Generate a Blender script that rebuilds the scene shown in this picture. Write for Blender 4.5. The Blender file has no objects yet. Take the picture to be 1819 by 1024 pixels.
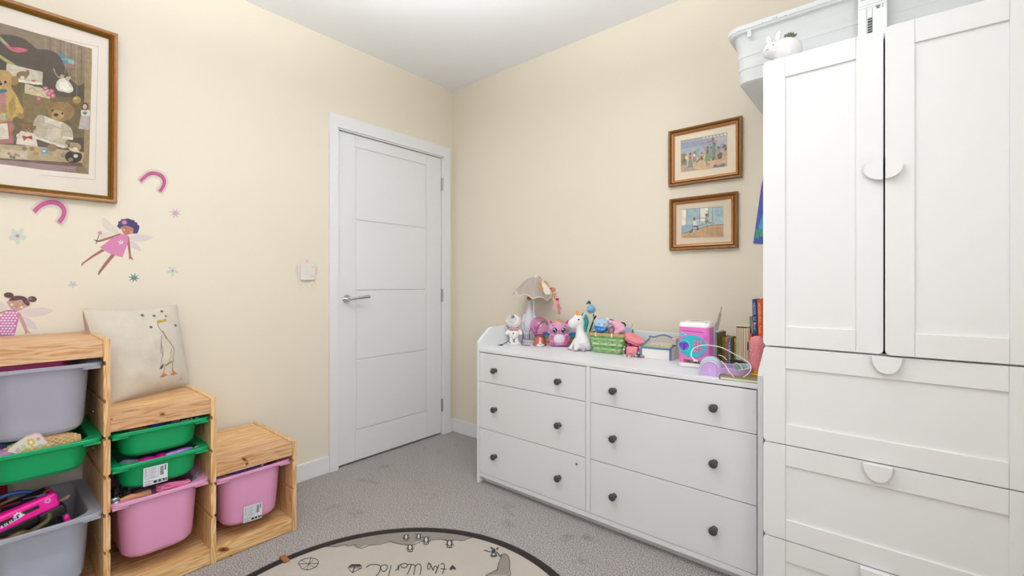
import bpy, bmesh, math, random
from mathutils import Vector, Matrix

# ------------------------------------------------------------------ camera, light, exposure
SC = bpy.context.scene
COL = SC.collection
W, H = 1819, 1024
FPX, PCX, PCY, YAW = 804.0, 909.5, 503.0, math.radians(40.08)
CAM = Vector((2.4894, -2.2767, 1.09))
FWD = Vector((-math.sin(YAW), math.cos(YAW), 0)); RGT = Vector((math.cos(YAW), math.sin(YAW), 0)); UP = Vector((0, 0, 1))
cam = bpy.data.cameras.new('camera'); camo = bpy.data.objects.new('camera', cam); COL.objects.link(camo)
camo.location = CAM; camo.rotation_euler = (math.pi / 2, 0, YAW)
cam.sensor_width = 36; cam.lens = FPX / W * 36; cam.shift_y = (PCY - H / 2) / W; cam.clip_start = 0.02
SC.camera = camo
SC.view_settings.view_transform = 'Standard'; SC.view_settings.look = 'None'
SC.view_settings.gamma = 1.0; SC.view_settings.use_curve_mapping = False
SC.view_settings.exposure = 0.2
FILL_POWER = 85.0          # brightness of the added fill uplighter

wd = bpy.data.worlds.new('daylight'); SC.world = wd; wd.use_nodes = True
bg = wd.node_tree.nodes['Background']; bg.inputs[0].default_value = (0.86, 0.93, 1.0, 1); bg.inputs[1].default_value = 1.0

def area_light(name, loc, rot, sx, sy, power, color):
    l = bpy.data.lights.new(name, 'AREA'); l.shape = 'RECTANGLE'; l.size = sx; l.size_y = sy
    l.energy = power; l.color = color
    o = bpy.data.objects.new(name, l); COL.objects.link(o); o.location = loc; o.rotation_euler = rot
    return o
# daylight arriving through the window in the right-hand wall (room continues behind the camera)
RX, RY, RZ = 3.15, -3.35, 2.508            # room extents: x 0..RX, y RY..0
WY0, WY1, WZ0, WZ1 = -3.10, -1.70, 0.85, 2.15
area_light('window_daylight', (RX + 0.16, (WY0 + WY1) / 2, (WZ0 + WZ1) / 2), (0, math.radians(90), 0), WZ1 - WZ0, WY1 - WY0, 27, (0.90, 0.95, 1.0))

# ------------------------------------------------------------------ helpers
def at(px, py, ax, val):
    """point of the place seen at a pixel of the photograph, on a plane x/y/z = val"""
    r = FWD + RGT * ((px - PCX) / FPX) + UP * ((PCY - py) / FPX)
    i = 'xyz'.index(ax); return CAM + r * ((val - CAM[i]) / r[i])

def lin(h):
    if not isinstance(h, str): return tuple(h)
    h = h.lstrip('#'); c = [int(h[i:i + 2], 16) / 255 for i in (0, 2, 4)]
    return tuple(x / 12.92 if x <= 0.04045 else ((x + 0.055) / 1.055) ** 2.4 for x in c)

MATS = {}
def node(nt, t, **kw):
    n = nt.nodes.new(t)
    for k, v in kw.items(): setattr(n, k, v)
    return n
def mat(name, color, rough=0.5, metal=0.0, var=0.04, vscale=12.0, bump=0.0, bscale=200.0, trans=0.0, ior=1.45, coat=0.0, sheen=0.0, sss=0.0, spec=0.5):
    if name in MATS: return MATS[name]
    m = bpy.data.materials.new(name); m.use_nodes = True; nt = m.node_tree; p = nt.nodes['Principled BSDF']
    c = lin(color); tc = node(nt, 'ShaderNodeTexCoord')
    nz = node(nt, 'ShaderNodeTexNoise'); nz.inputs['Scale'].default_value = vscale; nz.inputs['Detail'].default_value = 3
    nt.links.new(tc.outputs['Object'], nz.inputs['Vector'])
    mx = node(nt, 'ShaderNodeMix', data_type='RGBA')
    nt.links.new(nz.outputs['Fac'], mx.inputs['Factor'])
    mx.inputs['A'].default_value = (*[x * (1 - var) for x in c], 1); mx.inputs['B'].default_value = (*[min(1, x * (1 + var)) for x in c], 1)
    nt.links.new(mx.outputs['Result'], p.inputs['Base Color'])
    p.inputs['Roughness'].default_value = rough; p.inputs['Metallic'].default_value = metal
    p.inputs['Transmission Weight'].default_value = trans; p.inputs['IOR'].default_value = ior
    p.inputs['Coat Weight'].default_value = coat; p.inputs['Sheen Weight'].default_value = sheen
    p.inputs['Specular IOR Level'].default_value = spec
    if bump:
        b = node(nt, 'ShaderNodeBump'); b.inputs['Strength'].default_value = bump; b.inputs['Distance'].default_value = 0.004
        n2 = node(nt, 'ShaderNodeTexNoise'); n2.inputs['Scale'].default_value = bscale; n2.inputs['Detail'].default_value = 2
        nt.links.new(tc.outputs['Object'], n2.inputs['Vector']); nt.links.new(n2.outputs['Fac'], b.inputs['Height'])
        nt.links.new(b.outputs['Normal'], p.inputs['Normal'])
    MATS[name] = m; return m

def print_mat(name, rough=0.6, paint=0.0, pscale=60, coat=0.0):
    """flat print: colours come from the printed shapes themselves (colour attribute)"""
    if name in MATS: return MATS[name]
    m = bpy.data.materials.new(name); m.use_nodes = True; nt = m.node_tree; p = nt.nodes['Principled BSDF']
    a = node(nt, 'ShaderNodeAttribute', attribute_name='ink')
    out = a.outputs['Color']
    if paint:
        tc = node(nt, 'ShaderNodeTexCoord'); nz = node(nt, 'ShaderNodeTexNoise')
        nz.inputs['Scale'].default_value = pscale; nz.inputs['Detail'].default_value = 5
        nt.links.new(tc.outputs['Object'], nz.inputs['Vector'])
        r = node(nt, 'ShaderNodeMapRange'); r.inputs['To Min'].default_value = 1 - paint; r.inputs['To Max'].default_value = 1 + paint
        r.inputs['From Min'].default_value = 0.25; r.inputs['From Max'].default_value = 0.75
        nt.links.new(nz.outputs['Fac'], r.inputs['Value'])
        mx = node(nt, 'ShaderNodeVectorMath', operation='MULTIPLY')
        nt.links.new(out, mx.inputs[0]); nt.links.new(r.outputs['Result'], mx.inputs[1]); out = mx.outputs[0]
    nt.links.new(out, p.inputs['Base Color']); p.inputs['Roughness'].default_value = rough; p.inputs['Coat Weight'].default_value = coat
    MATS[name] = m; return m

# --- mesh building in a bmesh
def B(): return bmesh.new()
def box(bm, x0, x1, y0, y1, z0, z1, bev=0.0, seg=2, M=None):
    r = bmesh.ops.create_cube(bm, size=1.0); vs = r['verts']
    for v in vs:
        v.co = Vector((x0 + (v.co.x + .5) * (x1 - x0), y0 + (v.co.y + .5) * (y1 - y0), z0 + (v.co.z + .5) * (z1 - z0)))
    if bev:
        es = list({e for v in vs for e in v.link_edges})
        rr = bmesh.ops.bevel(bm, geom=es, offset=bev, segments=seg, profile=0.5, affect='EDGES')
        vs = list({v for f in rr['faces'] for v in f.verts} | {v for v in vs if v.is_valid})
    if M is not None: bmesh.ops.transform(bm, matrix=M, verts=vs)
    return bm
def loft(bm, loops, cap0=True, cap1=True, closed=True):
    rings = [[bm.verts.new(p) for p in lp] for lp in loops]
    n = len(rings[0])
    for a, b in zip(rings, rings[1:]):
        for i in range(n if closed else n - 1):
            j = (i + 1) % n
            try: bm.faces.new((a[i], a[j], b[j], b[i]))
            except ValueError: pass
    if cap0: bm.faces.new(list(reversed(rings[0])))
    if cap1: bm.faces.new(rings[-1])
    return bm
def lathe(bm, prof, c=(0, 0, 0), seg=32, M=None, cap0=True, cap1=True):
    c = Vector(c); loops = []
    for r, z in prof:
        lp = [Vector((max(r, 1e-5) * math.cos(2 * math.pi * i / seg), max(r, 1e-5) * math.sin(2 * math.pi * i / seg), z)) for i in range(seg)]
        loops.append([(M @ p if M else p) + c for p in lp])
    return loft(bm, loops, cap0, cap1)
def ell(bm, c, r, rot=None, u=24, v=14):
    M = Matrix.Translation(Vector(c)) @ (rot.to_4x4() if rot else Matrix()) @ Matrix.Diagonal((*r, 1)) if hasattr(r, '__len__') else Matrix.Translation(Vector(c)) @ Matrix.Diagonal((r, r, r, 1))
    bmesh.ops.create_uvsphere(bm, u_segments=u, v_segments=v, radius=1, matrix=M); return bm
def frames(pts):
    out = []; prev = None
    for i, p in enumerate(pts):
        t = (pts[min(i + 1, len(pts) - 1)] - pts[max(i - 1, 0)])
        t = t.normalized() if t.length > 1e-9 else Vector((0, 0, 1))
        if prev is None:
            a = Vector((0, 0, 1)) if abs(t.z) < 0.9 else Vector((1, 0, 0))
            n = t.cross(a).normalized()
        else:
            n = (prev - t * prev.dot(t)); n = n.normalized() if n.length > 1e-6 else t.orthogonal().normalized()
        prev = n; out.append((t, n, t.cross(n)))
    return out
def tube(bm, pts, r, seg=8, cap=True, flat=1.0):
    pts = [Vector(p) for p in pts]; rs = r if hasattr(r, '__len__') else [r] * len(pts)
    loops = []
    for p, (t, n, b), q in zip(pts, frames(pts), rs):
        loops.append([p + n * (q * math.cos(2 * math.pi * k / seg)) + b * (q * flat * math.sin(2 * math.pi * k / seg)) for k in range(seg)])
    return loft(bm, loops, cap, cap)
def spline(pts, n=8, closed=False):
    P = [Vector(p) for p in pts]; out = []; m = len(P)
    rng = range(m) if closed else range(m - 1)
    for i in rng:
        if closed: a, b, c, d = P[(i - 1) % m], P[i], P[(i + 1) % m], P[(i + 2) % m]
        else: a, b, c, d = P[max(i - 1, 0)], P[i], P[i + 1], P[min(i + 2, m - 1)]
        for k in range(n):
            t = k / n
            out.append(0.5 * ((2 * b) + (c - a) * t + (2 * a - 5 * b + 4 * c - d) * t * t + (3 * b - a - 3 * c + d) * t ** 3))
    if not closed: out.append(P[-1])
    return out
def prism(bm, poly, to3, depth):
    """poly: 2-D outline, to3(u,v,w) maps it into space, w = 0..depth"""
    a = [bm.verts.new(to3(u, v, 0)) for u, v in poly]; b = [bm.verts.new(to3(u, v, depth)) for u, v in poly]
    n = len(poly)
    f0 = bm.faces.new(a); f1 = bm.faces.new(list(reversed(b)))
    for i in range(n):
        j = (i + 1) % n; bm.faces.new((a[j], a[i], b[i], b[j]))
    return bm
def rrect(hx, hy, r, n=6):
    r = min(r, hx * .999, hy * .999); out = []
    for cx, cy, a0 in ((hx - r, hy - r, 0), (-hx + r, hy - r, 90), (-hx + r, -hy + r, 180), (hx - r, -hy + r, 270)):
        for k in range(n + 1):
            a = math.radians(a0 + 90 * k / n); out.append((cx + r * math.cos(a), cy + r * math.sin(a)))
    return out
def circ(n, rx, ry=None, cx=0, cy=0, rot=0):
    ry = rx if ry is None else ry; o = []
    for k in range(n):
        a = 2 * math.pi * k / n; x, y = rx * math.cos(a), ry * math.sin(a)
        o.append((cx + x * math.cos(rot) - y * math.sin(rot), cy + x * math.sin(rot) + y * math.cos(rot)))
    return o
def star(cx, cy, r1, r2, n, rot=0, sy=1.0):
    return [(cx + (r1 if k % 2 == 0 else r2) * math.cos(rot + math.pi * k / n), cy + sy * (r1 if k % 2 == 0 else r2) * math.sin(rot + math.pi * k / n)) for k in range(2 * n)]
def stroke(pts, w, closed=False):
    """2-D ribbon polygons along a polyline"""
    out = []; n = len(pts)
    for i in range(n if closed else n - 1):
        (x0, y0), (x1, y1) = pts[i], pts[(i + 1) % n]; L = math.hypot(x1 - x0, y1 - y0)
        if L < 1e-9: continue
        dx, dy = (x1 - x0) / L * w / 2, (y1 - y0) / L * w / 2
        out.append([(x0 - dy - dx * .4, y0 + dx - dy * .4), (x1 - dy + dx * .4, y1 + dx + dy * .4), (x1 + dy + dx * .4, y1 - dx + dy * .4), (x0 + dy - dx * .4, y0 - dx - dy * .4)])
    return out
def sp2(pts, n=6, closed=False):
    return [(p.x, p.y) for p in spline([(x, y, 0) for x, y in pts], n, closed)]

ROOTM = {}
def tag(o, label=None, cat=None, group=None, kind=None):
    if label: o['label'] = label
    if cat: o['category'] = cat
    if group: o['group'] = group
    if kind: o['kind'] = kind
    return o
def thing(name, label, cat, loc=(0, 0, 0), rotz=0.0, group=None, M=None):
    o = bpy.data.objects.new(name, None); COL.objects.link(o); o.empty_display_size = 0.05
    m = M if M is not None else Matrix.Translation(Vector(loc)) @ Matrix.Rotation(rotz, 4, 'Z')
    o.matrix_world = m; ROOTM[o.name] = m
    return tag(o, label, cat, group)
def finish(bm, name, m, smooth=True, angle=28, recalc=True, tri=False):
    if recalc: bmesh.ops.recalc_face_normals(bm, faces=bm.faces[:])
    me = bpy.data.meshes.new(name); bm.to_mesh(me); bm.free()
    if m: me.materials.append(m)
    if smooth:
        for p in me.polygons: p.use_smooth = True
        if angle < 180: me.set_sharp_from_angle(angle=math.radians(angle))
    return me
def weighted(o):
    w = o.modifiers.new('weighted_normals', 'WEIGHTED_NORMAL'); w.mode = 'FACE_AREA'; w.keep_sharp = True; w.weight = 90
def top_of(o):
    while o.parent: o = o.parent
    return o
def part(name, bm, m, parent, world=False, label=None, smooth=True, angle=28, kind=None):
    if world and parent:
        t = top_of(parent)
        if t.name in ROOTM: bmesh.ops.transform(bm, matrix=ROOTM[t.name].inverted(), verts=bm.verts[:])
    o = bpy.data.objects.new(name, finish(bm, name, m, smooth, angle)); COL.objects.link(o)
    o.parent = parent
    if smooth and angle < 180: weighted(o)
    return tag(o, label, None, None, kind)
def single(name, bm, m, label, cat, group=None, kind=None, smooth=True, angle=28, loc=None):
    """a thing that is one mesh; its origin goes to its base"""
    if loc is None:
        xs = [v.co for v in bm.verts]
        loc = Vector(((min(p.x for p in xs) + max(p.x for p in xs)) / 2, (min(p.y for p in xs) + max(p.y for p in xs)) / 2, min(p.z for p in xs)))
    loc = Vector(loc)
    bmesh.ops.translate(bm, vec=-loc, verts=bm.verts[:])
    o = bpy.data.objects.new(name, finish(bm, name, m, smooth, angle)); COL.objects.link(o); o.location = loc
    ROOTM[o.name] = Matrix.Translation(loc)
    if smooth and angle < 180: weighted(o)
    return tag(o, label, cat, group, kind)
def struct(name, bm, m, parent=None, smooth=True, angle=28):
    o = bpy.data.objects.new(name, finish(bm, name, m, smooth, angle)); COL.objects.link(o)
    if parent: o.parent = parent
    else: o['kind'] = 'structure'
    if smooth and angle < 180: weighted(o)
    return o
def remesh(o, vox=0.004, sm=4):
    o.modifiers.clear(); r = o.modifiers.new('r', 'REMESH'); r.mode = 'VOXEL'; r.voxel_size = vox; r.use_smooth_shade = True
    s = o.modifiers.new('s', 'SMOOTH'); s.factor = 0.5; s.iterations = sm
    return o
def ink(name, shapes, to3, m, parent=None, step=0.00012, label=None, cat=None, group=None, world=True, kind=None, base=0.0006):
    """flat print: list of (polygon, colour); later shapes lie on top. to3(u, v, w) -> point"""
    me_v, me_f, cols = [], [], []
    lay = 0
    for poly, col in shapes:
        w = base + lay * step; lay += 1
        i0 = len(me_v)
        for u, v in poly: me_v.append(Vector(to3(u, v, w)))
        me_f.append(list(range(i0, i0 + len(poly)))); cols.append(lin(col))
    root = Vector(sum(me_v, Vector()) / len(me_v)) if parent is None else None
    if parent is None: me_v = [p - root for p in me_v]
    else:
        t = top_of(parent)
        if world and t.name in ROOTM:
            Mi = ROOTM[t.name].inverted(); me_v = [Mi @ p for p in me_v]
    me = bpy.data.meshes.new(name); me.from_pydata([tuple(p) for p in me_v], [], me_f)
    ca = me.color_attributes.new('ink', 'FLOAT_COLOR', 'CORNER')
    for p, c in zip(me.polygons, cols):
        for li in p.loop_indices: ca.data[li].color = (*c, 1)
    me.materials.append(m)
    o = bpy.data.objects.new(name, me); COL.objects.link(o)
    if parent is None: o.location = root; ROOTM[o.name] = Matrix.Translation(root)
    else: o.parent = parent
    return tag(o, label, cat, group, kind)
def glyphs(txt, size=1.0):
    """outline triangles of a line of lettering, 2-D, origin at left baseline; returns (polys, width)"""
    cu = bpy.data.curves.new('lettering', 'FONT'); cu.body = txt; cu.size = size; cu.resolution_u = 3
    o = bpy.data.objects.new('lettering', cu); COL.objects.link(o)
    me = bpy.data.meshes.new_from_object(o.evaluated_get(bpy.context.evaluated_depsgraph_get()))
    polys = [[(me.vertices[i].co.x, me.vertices[i].co.y) for i in p.vertices] for p in me.polygons]
    w = max([q[0] for p in polys for q in p], default=0)
    bpy.data.objects.remove(o); bpy.data.curves.remove(cu); bpy.data.meshes.remove(me)
    return polys, w
rnd = random.Random(7)
def copy_part(o, parent):
    c = o.copy(); COL.objects.link(c); c.parent = parent; return c

# ------------------------------------------------------------------ materials of the room
def wall_paint(name, col):
    m = mat(name, col, 0.75, var=0.015, vscale=3, bump=0.12, bscale=350, spec=0.25); return m
CREAM = wall_paint('cream_wall_paint', '#ebe1cf')
CEILW = wall_paint('white_ceiling_paint', '#f8fafc')
GLOSSW = mat('white_gloss_paint', '#ececed', 0.38, var=0.01)
DOORW = mat('white_door_paint', '#e8e9ea', 0.45, var=0.012)
def carpet():
    m = bpy.data.materials.new('grey_carpet'); m.use_nodes = True; nt = m.node_tree; p = nt.nodes['Principled BSDF']
    tc = node(nt, 'ShaderNodeTexCoord')
    def nz(s, d, dist=0):
        n = node(nt, 'ShaderNodeTexNoise'); n.inputs['Scale'].default_value = s; n.inputs['Detail'].default_value = d; n.inputs['Distortion'].default_value = dist
        nt.links.new(tc.outputs['Object'], n.inputs['Vector']); return n
    fine = nz(210, 3); patch = nz(4.2, 8, .4); patch.inputs['Roughness'].default_value = .68
    r1 = node(nt, 'ShaderNodeValToRGB'); e = r1.color_ramp.elements
    e[0].position = .38; e[0].color = (*lin('#76706e'), 1); e[1].position = .62; e[1].color = (*lin('#cfc8c4'), 1)
    nt.links.new(fine.outputs['Fac'], r1.inputs[0])
    r2 = node(nt, 'ShaderNodeValToRGB'); e = r2.color_ramp.elements
    e[0].position = .30; e[0].color = (.62, .61, .61, 1); e[1].position = .43; e[1].color = (1, 1, 1, 1)
    nt.links.new(patch.outputs['Fac'], r2.inputs[0])
    mx = node(nt, 'ShaderNodeMix', data_type='RGBA', blend_type='MULTIPLY'); mx.inputs['Factor'].default_value = 1
    nt.links.new(r1.outputs[0], mx.inputs['A']); nt.links.new(r2.outputs[0], mx.inputs['B'])
    nt.links.new(mx.outputs['Result'], p.inputs['Base Color']); p.inputs['Roughness'].default_value = 1; p.inputs['Sheen Weight'].default_value = .15
    p.inputs['Specular IOR Level'].default_value = .1
    b = node(nt, 'ShaderNodeBump'); b.inputs['Strength'].default_value = .9; b.inputs['Distance'].default_value = .006
    nt.links.new(fine.outputs['Fac'], b.inputs['Height']); nt.links.new(b.outputs['Normal'], p.inputs['Normal'])
    return m
CARPET = carpet()
CHROME = mat('chrome', '#d8d8da', 0.12, 1.0, var=0.02)
STEEL = mat('brushed_steel', '#a9a9aa', 0.35, 1.0, var=0.05)
GAPSHADE = mat('gap_shade', '#3a3733', 0.9)  # shade inside narrow gaps, put in as a dark colour
WHITEP = mat('white_plastic', '#f2f2f2', 0.35, var=0.01)
BLACKP = mat('black_plastic', '#17171a', 0.4)
PRINT = print_mat('printed_ink'); VINYL = print_mat('vinyl_sticker', 0.55, 0.03, 200)

def pine(axis, seed=0, name='pine'):
    nm = '%s_grain_%s' % (name, axis)
    if nm in MATS: return MATS[nm]
    m = bpy.data.materials.new(nm); m.use_nodes = True; nt = m.node_tree; p = nt.nodes['Principled BSDF']
    tc = node(nt, 'ShaderNodeTexCoord'); oi = node(nt, 'ShaderNodeObjectInfo')
    ad = node(nt, 'ShaderNodeVectorMath', operation='ADD'); sc = node(nt, 'ShaderNodeVectorMath', operation='SCALE'); sc.inputs['Scale'].default_value = 7.0
    cb = node(nt, 'ShaderNodeCombineXYZ')
    for k in range(3): nt.links.new(oi.outputs['Random'], cb.inputs[k])
    nt.links.new(cb.outputs[0], sc.inputs[0]); nt.links.new(tc.outputs['Object'], ad.inputs[0]); nt.links.new(sc.outputs[0], ad.inputs[1])
    mp = node(nt, 'ShaderNodeMapping'); s = [1, 1, 1]; s['xyz'.index(axis)] = 0.07; mp.inputs['Scale'].default_value = s
    nt.links.new(ad.outputs[0], mp.inputs['Vector'])
    n1 = node(nt, 'ShaderNodeTexNoise'); n1.inputs['Scale'].default_value = 38; n1.inputs['Detail'].default_value = 3; n1.inputs['Distortion'].default_value = .7
    n2 = node(nt, 'ShaderNodeTexNoise'); n2.inputs['Scale'].default_value = 220; n2.inputs['Detail'].default_value = 2
    for n in (n1, n2): nt.links.new(mp.outputs[0], n.inputs['Vector'])
    w = node(nt, 'ShaderNodeMath', operation='MULTIPLY'); w.inputs[1].default_value = 7.0; nt.links.new(n1.outputs['Fac'], w.inputs[0])
    sn = node(nt, 'ShaderNodeMath', operation='SINE'); nt.links.new(w.outputs[0], sn.inputs[0])
    # concentric growth rings: sine of stretched noise
    w2 = node(nt, 'ShaderNodeMath', operation='MULTIPLY'); w2.inputs[1].default_value = 42.0; nt.links.new(n1.outputs['Fac'], w2.inputs[0])
    s2 = node(nt, 'ShaderNodeMath', operation='SINE'); nt.links.new(w2.outputs[0], s2.inputs[0])
    mr = node(nt, 'ShaderNodeMapRange'); mr.inputs['From Min'].default_value = -1; mr.inputs['From Max'].default_value = 1
    nt.links.new(s2.outputs[0], mr.inputs['Value'])
    r = node(nt, 'ShaderNodeValToRGB'); e = r.color_ramp.elements
    e[0].position = 0.0; e[0].color = (*lin('#ebc594'), 1); e[1].position = 1.0; e[1].color = (*lin('#d09c60'), 1)
    e.new(.62).color = (*lin('#e0b580'), 1)
    nt.links.new(mr.outputs[0], r.inputs[0])
    fm = node(nt, 'ShaderNodeMix', data_type='RGBA', blend_type='MULTIPLY'); fm.inputs['Factor'].default_value = .35
    rr = node(nt, 'ShaderNodeValToRGB'); rr.color_ramp.elements[0].position = .35; rr.color_ramp.elements[0].color = (.72, .62, .5, 1); rr.color_ramp.elements[1].position = .6; rr.color_ramp.elements[1].color = (1, 1, 1, 1)
    nt.links.new(n2.outputs['Fac'], rr.inputs[0]); nt.links.new(r.outputs[0], fm.inputs['A']); nt.links.new(rr.outputs[0], fm.inputs['B'])
    # knots
    vo = node(nt, 'ShaderNodeTexVoronoi'); vo.inputs['Scale'].default_value = 4.2
    mp2 = node(nt, 'ShaderNodeMapping'); s = [1, 1, 1]; s['xyz'.index(axis)] = 0.42; mp2.inputs['Scale'].default_value = s
    nt.links.new(ad.outputs[0], mp2.inputs['Vector']); nt.links.new(mp2.outputs[0], vo.inputs['Vector'])
    kr = node(nt, 'ShaderNodeValToRGB'); kr.color_ramp.elements[0].position = .035; kr.color_ramp.elements[0].color = (.26, .13, .05, 1)
    kr.color_ramp.elements[1].position = .075; kr.color_ramp.elements[1].color = (1, 1, 1, 1)
    nt.links.new(vo.outputs['Distance'], kr.inputs[0])
    km = node(nt, 'ShaderNodeMix', data_type='RGBA', blend_type='MULTIPLY'); km.inputs['Factor'].default_value = .8
    nt.links.new(fm.outputs['Result'], km.inputs['A']); nt.links.new(kr.outputs[0], km.inputs['B'])
    # per-board tone
    hs = node(nt, 'ShaderNodeHueSaturation'); mv = node(nt, 'ShaderNodeMapRange'); mv.inputs['To Min'].default_value = .82; mv.inputs['To Max'].default_value = 1.1
    nt.links.new(oi.outputs['Random'], mv.inputs['Value']); nt.links.new(mv.outputs[0], hs.inputs['Value'])
    mh = node(nt, 'ShaderNodeMapRange'); mh.inputs['To Min'].default_value = .485; mh.inputs['To Max'].default_value = .505
    nt.links.new(oi.outputs['Random'], mh.inputs['Value']); nt.links.new(mh.outputs[0], hs.inputs['Hue'])
    nt.links.new(km.outputs['Result'], hs.inputs['Color']); nt.links.new(hs.outputs[0], p.inputs['Base Color'])
    p.inputs['Roughness'].default_value = .42
    MATS[nm] = m; return m

# ------------------------------------------------------------------ the room
b = B(); box(b, -0.12, RX + .12, RY - .12, 0.12, -0.1, 0); struct('floor', b, CARPET)
b = B(); box(b, -0.12, RX + .12, RY - .12, 0.12, RZ, RZ + .1); struct('ceiling', b, CEILW)
DY0, DY1, DZ = -0.905, -0.106, 1.992       # door opening in the left wall
b = B(); box(b, -.12, 0, RY - .12, DY0, 0, RZ); box(b, -.12, 0, DY1, .12, 0, RZ); box(b, -.12, 0, DY0, DY1, DZ, RZ); struct('wall_left', b, CREAM)
b = B(); box(b, 0, RX + .12, 0, .12, 0, RZ); struct('wall_back', b, CREAM)
b = B(); box(b, 0, RX + .12, RY - .12, RY, 0, RZ); struct('wall_front', b, CREAM)
b = B(); box(b, RX, RX + .12, RY, WY0, 0, RZ); box(b, RX, RX + .12, WY1, 0, 0, RZ); box(b, RX, RX + .12, WY0, WY1, 0, WZ0); box(b, RX, RX + .12, WY0, WY1, WZ1, RZ); struct('wall_right', b, CREAM)
# window (behind the camera's right shoulder; shows only as light and as a reflection in the picture glass)
wf = B(); fr = .055
box(wf, RX + .05, RX + .11, WY0, WY0 + fr, WZ0, WZ1, .004); box(wf, RX + .05, RX + .11, WY1 - fr, WY1, WZ0, WZ1, .004)
box(wf, RX + .05, RX + .11, WY0 + fr, WY1 - fr, WZ0, WZ0 + fr, .004); box(wf, RX + .05, RX + .11, WY0 + fr, WY1 - fr, WZ1 - fr, WZ1, .004)
box(wf, RX + .05, RX + .11, (WY0 + WY1) / 2 - .035, (WY0 + WY1) / 2 + .035, WZ0 + fr, WZ1 - fr, .004)
win = struct('window_1', wf, GLOSSW)
gm = bpy.data.materials.new('window_glass'); gm.use_nodes = True; nt = gm.node_tree; nt.nodes.clear()
go = node(nt, 'ShaderNodeOutputMaterial'); gt = node(nt, 'ShaderNodeBsdfTransparent'); gg = node(nt, 'ShaderNodeBsdfGlossy'); gg.inputs['Roughness'].default_value = .02
gx = node(nt, 'ShaderNodeMixShader'); gx.inputs[0].default_value = .06
nt.links.new(gt.outputs[0], gx.inputs[1]); nt.links.new(gg.outputs[0], gx.inputs[2]); nt.links.new(gx.outputs[0], go.inputs[0])
for y0, y1 in ((WY0 + fr, (WY0 + WY1) / 2 - .035), ((WY0 + WY1) / 2 + .035, WY1 - fr)):
    b = B(); box(b, RX + .078, RX + .082, y0, y1, WZ0 + fr, WZ1 - fr); part('pane', b, gm, win)
b = B(); box(b, RX - .05, RX + .05, WY0 - .04, WY1 + .04, WZ0 - .03, WZ0, .006); part('window_sill', b, GLOSSW, win)

# skirting
BBH, BBT = .095, .016
b = B(); box(b, 0, BBT, RY, -.963, 0, BBH, .004); box(b, 0, BBT, -.038, 0, 0, BBH, .002); struct('baseboard_left', b, GLOSSW)
b = B(); box(b, BBT, RX, -BBT, 0, 0, BBH, .004); struct('baseboard_back', b, GLOSSW)
b = B(); box(b, RX - BBT, RX, RY, -BBT, 0, BBH, .004); struct('baseboard_right', b, GLOSSW)
b = B(); box(b, BBT, RX - BBT, RY, RY + BBT, 0, BBH, .004); struct('baseboard_front', b, GLOSSW)

# door casing (architrave) with mitred corners, and the lining behind it
tr = B()
yo0, yo1, zo, t = -.963, -.038, 2.073, .018
yi0, yi1, zi = -.911, -.098, 1.999
prism(tr, [(yo0, 0), (yi0, 0), (yi0, zi), (yo0, zo)], lambda u, v, w: Vector((w, u, v)), t)
casing = struct('trim_1', tr, GLOSSW)
tr = B(); prism(tr, [(yo1, 0), (yo1, zo), (yi1, zi), (yi1, 0)], lambda u, v, w: Vector((w, u, v)), t); part('casing', tr, GLOSSW, casing)
tr = B(); prism(tr, [(yo0, zo), (yi0, zi), (yi1, zi), (yo1, zo)], lambda u, v, w: Vector((w, u, v)), t); part('casing', tr, GLOSSW, casing)
tr = B(); box(tr, -.11, .009, yi0 - .002, DY0 + .002, 0, zi); box(tr, -.11, .009, DY1 - .002, yi1 + .002, 0, zi); box(tr, -.11, .009, yi0, yi1, DZ - .002, zi + .002); part('lining', tr, GLOSSW, casing)
tr = B(); box(tr, -.11, -.047, DY0 + .002, DY1 - .002, 0, DZ - .002); part('gap_shade_slab', tr, GAPSHADE, casing)  # slab filling the opening, coloured dark as the shade around the leaf

# door leaf: base slab with a proud frame and four fields, V-grooves between them
ly0, ly1, lz0, lz1 = DY0 + .006, DY1 - .005, .012, DZ - .006
gy0, gy1 = -.788, -.248; gz = [.195, .622, 1.043, 1.470, 1.910]; g = .0048
d = B(); box(d, -.046, -.0068, ly0, ly1, lz0, lz1)
door = struct('door_1', d, DOORW)
def fld(name, y0, y1, z0, z1):
    q = B(); box(q, -.0075, -.001, y0, y1, z0, z1, .0022, 2); return part(name, q, DOORW, door)
fld('stile', ly0, gy0 - g, lz0, lz1); fld('stile', gy1 + g, ly1, lz0, lz1)
fld('rail', gy0 - g, gy1 + g, lz0, gz[0] - g); fld('rail', gy0 - g, gy1 + g, gz[4] + g, lz1)
for k in range(4): fld('panel', gy0 + g, gy1 - g, gz[k] + g, gz[k + 1] - g)
for z in (1.80, 1.0, .21):
    q = B(); lathe(q, [(.007, -.046), (.007, .046)], (.004, DY1 + .001, z), 14); 
    for zz in (-.03, -.01, .012, .032): lathe(q, [(.0078, zz - .0015), (.0078, zz + .0015)], (.004, DY1 + .001, z), 14)
    box(q, -.004, .0035, DY1 - .006, DY1 + .009, z - .046, z + .046, .001, 1)
    part('hinge', q, STEEL, door)
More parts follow.
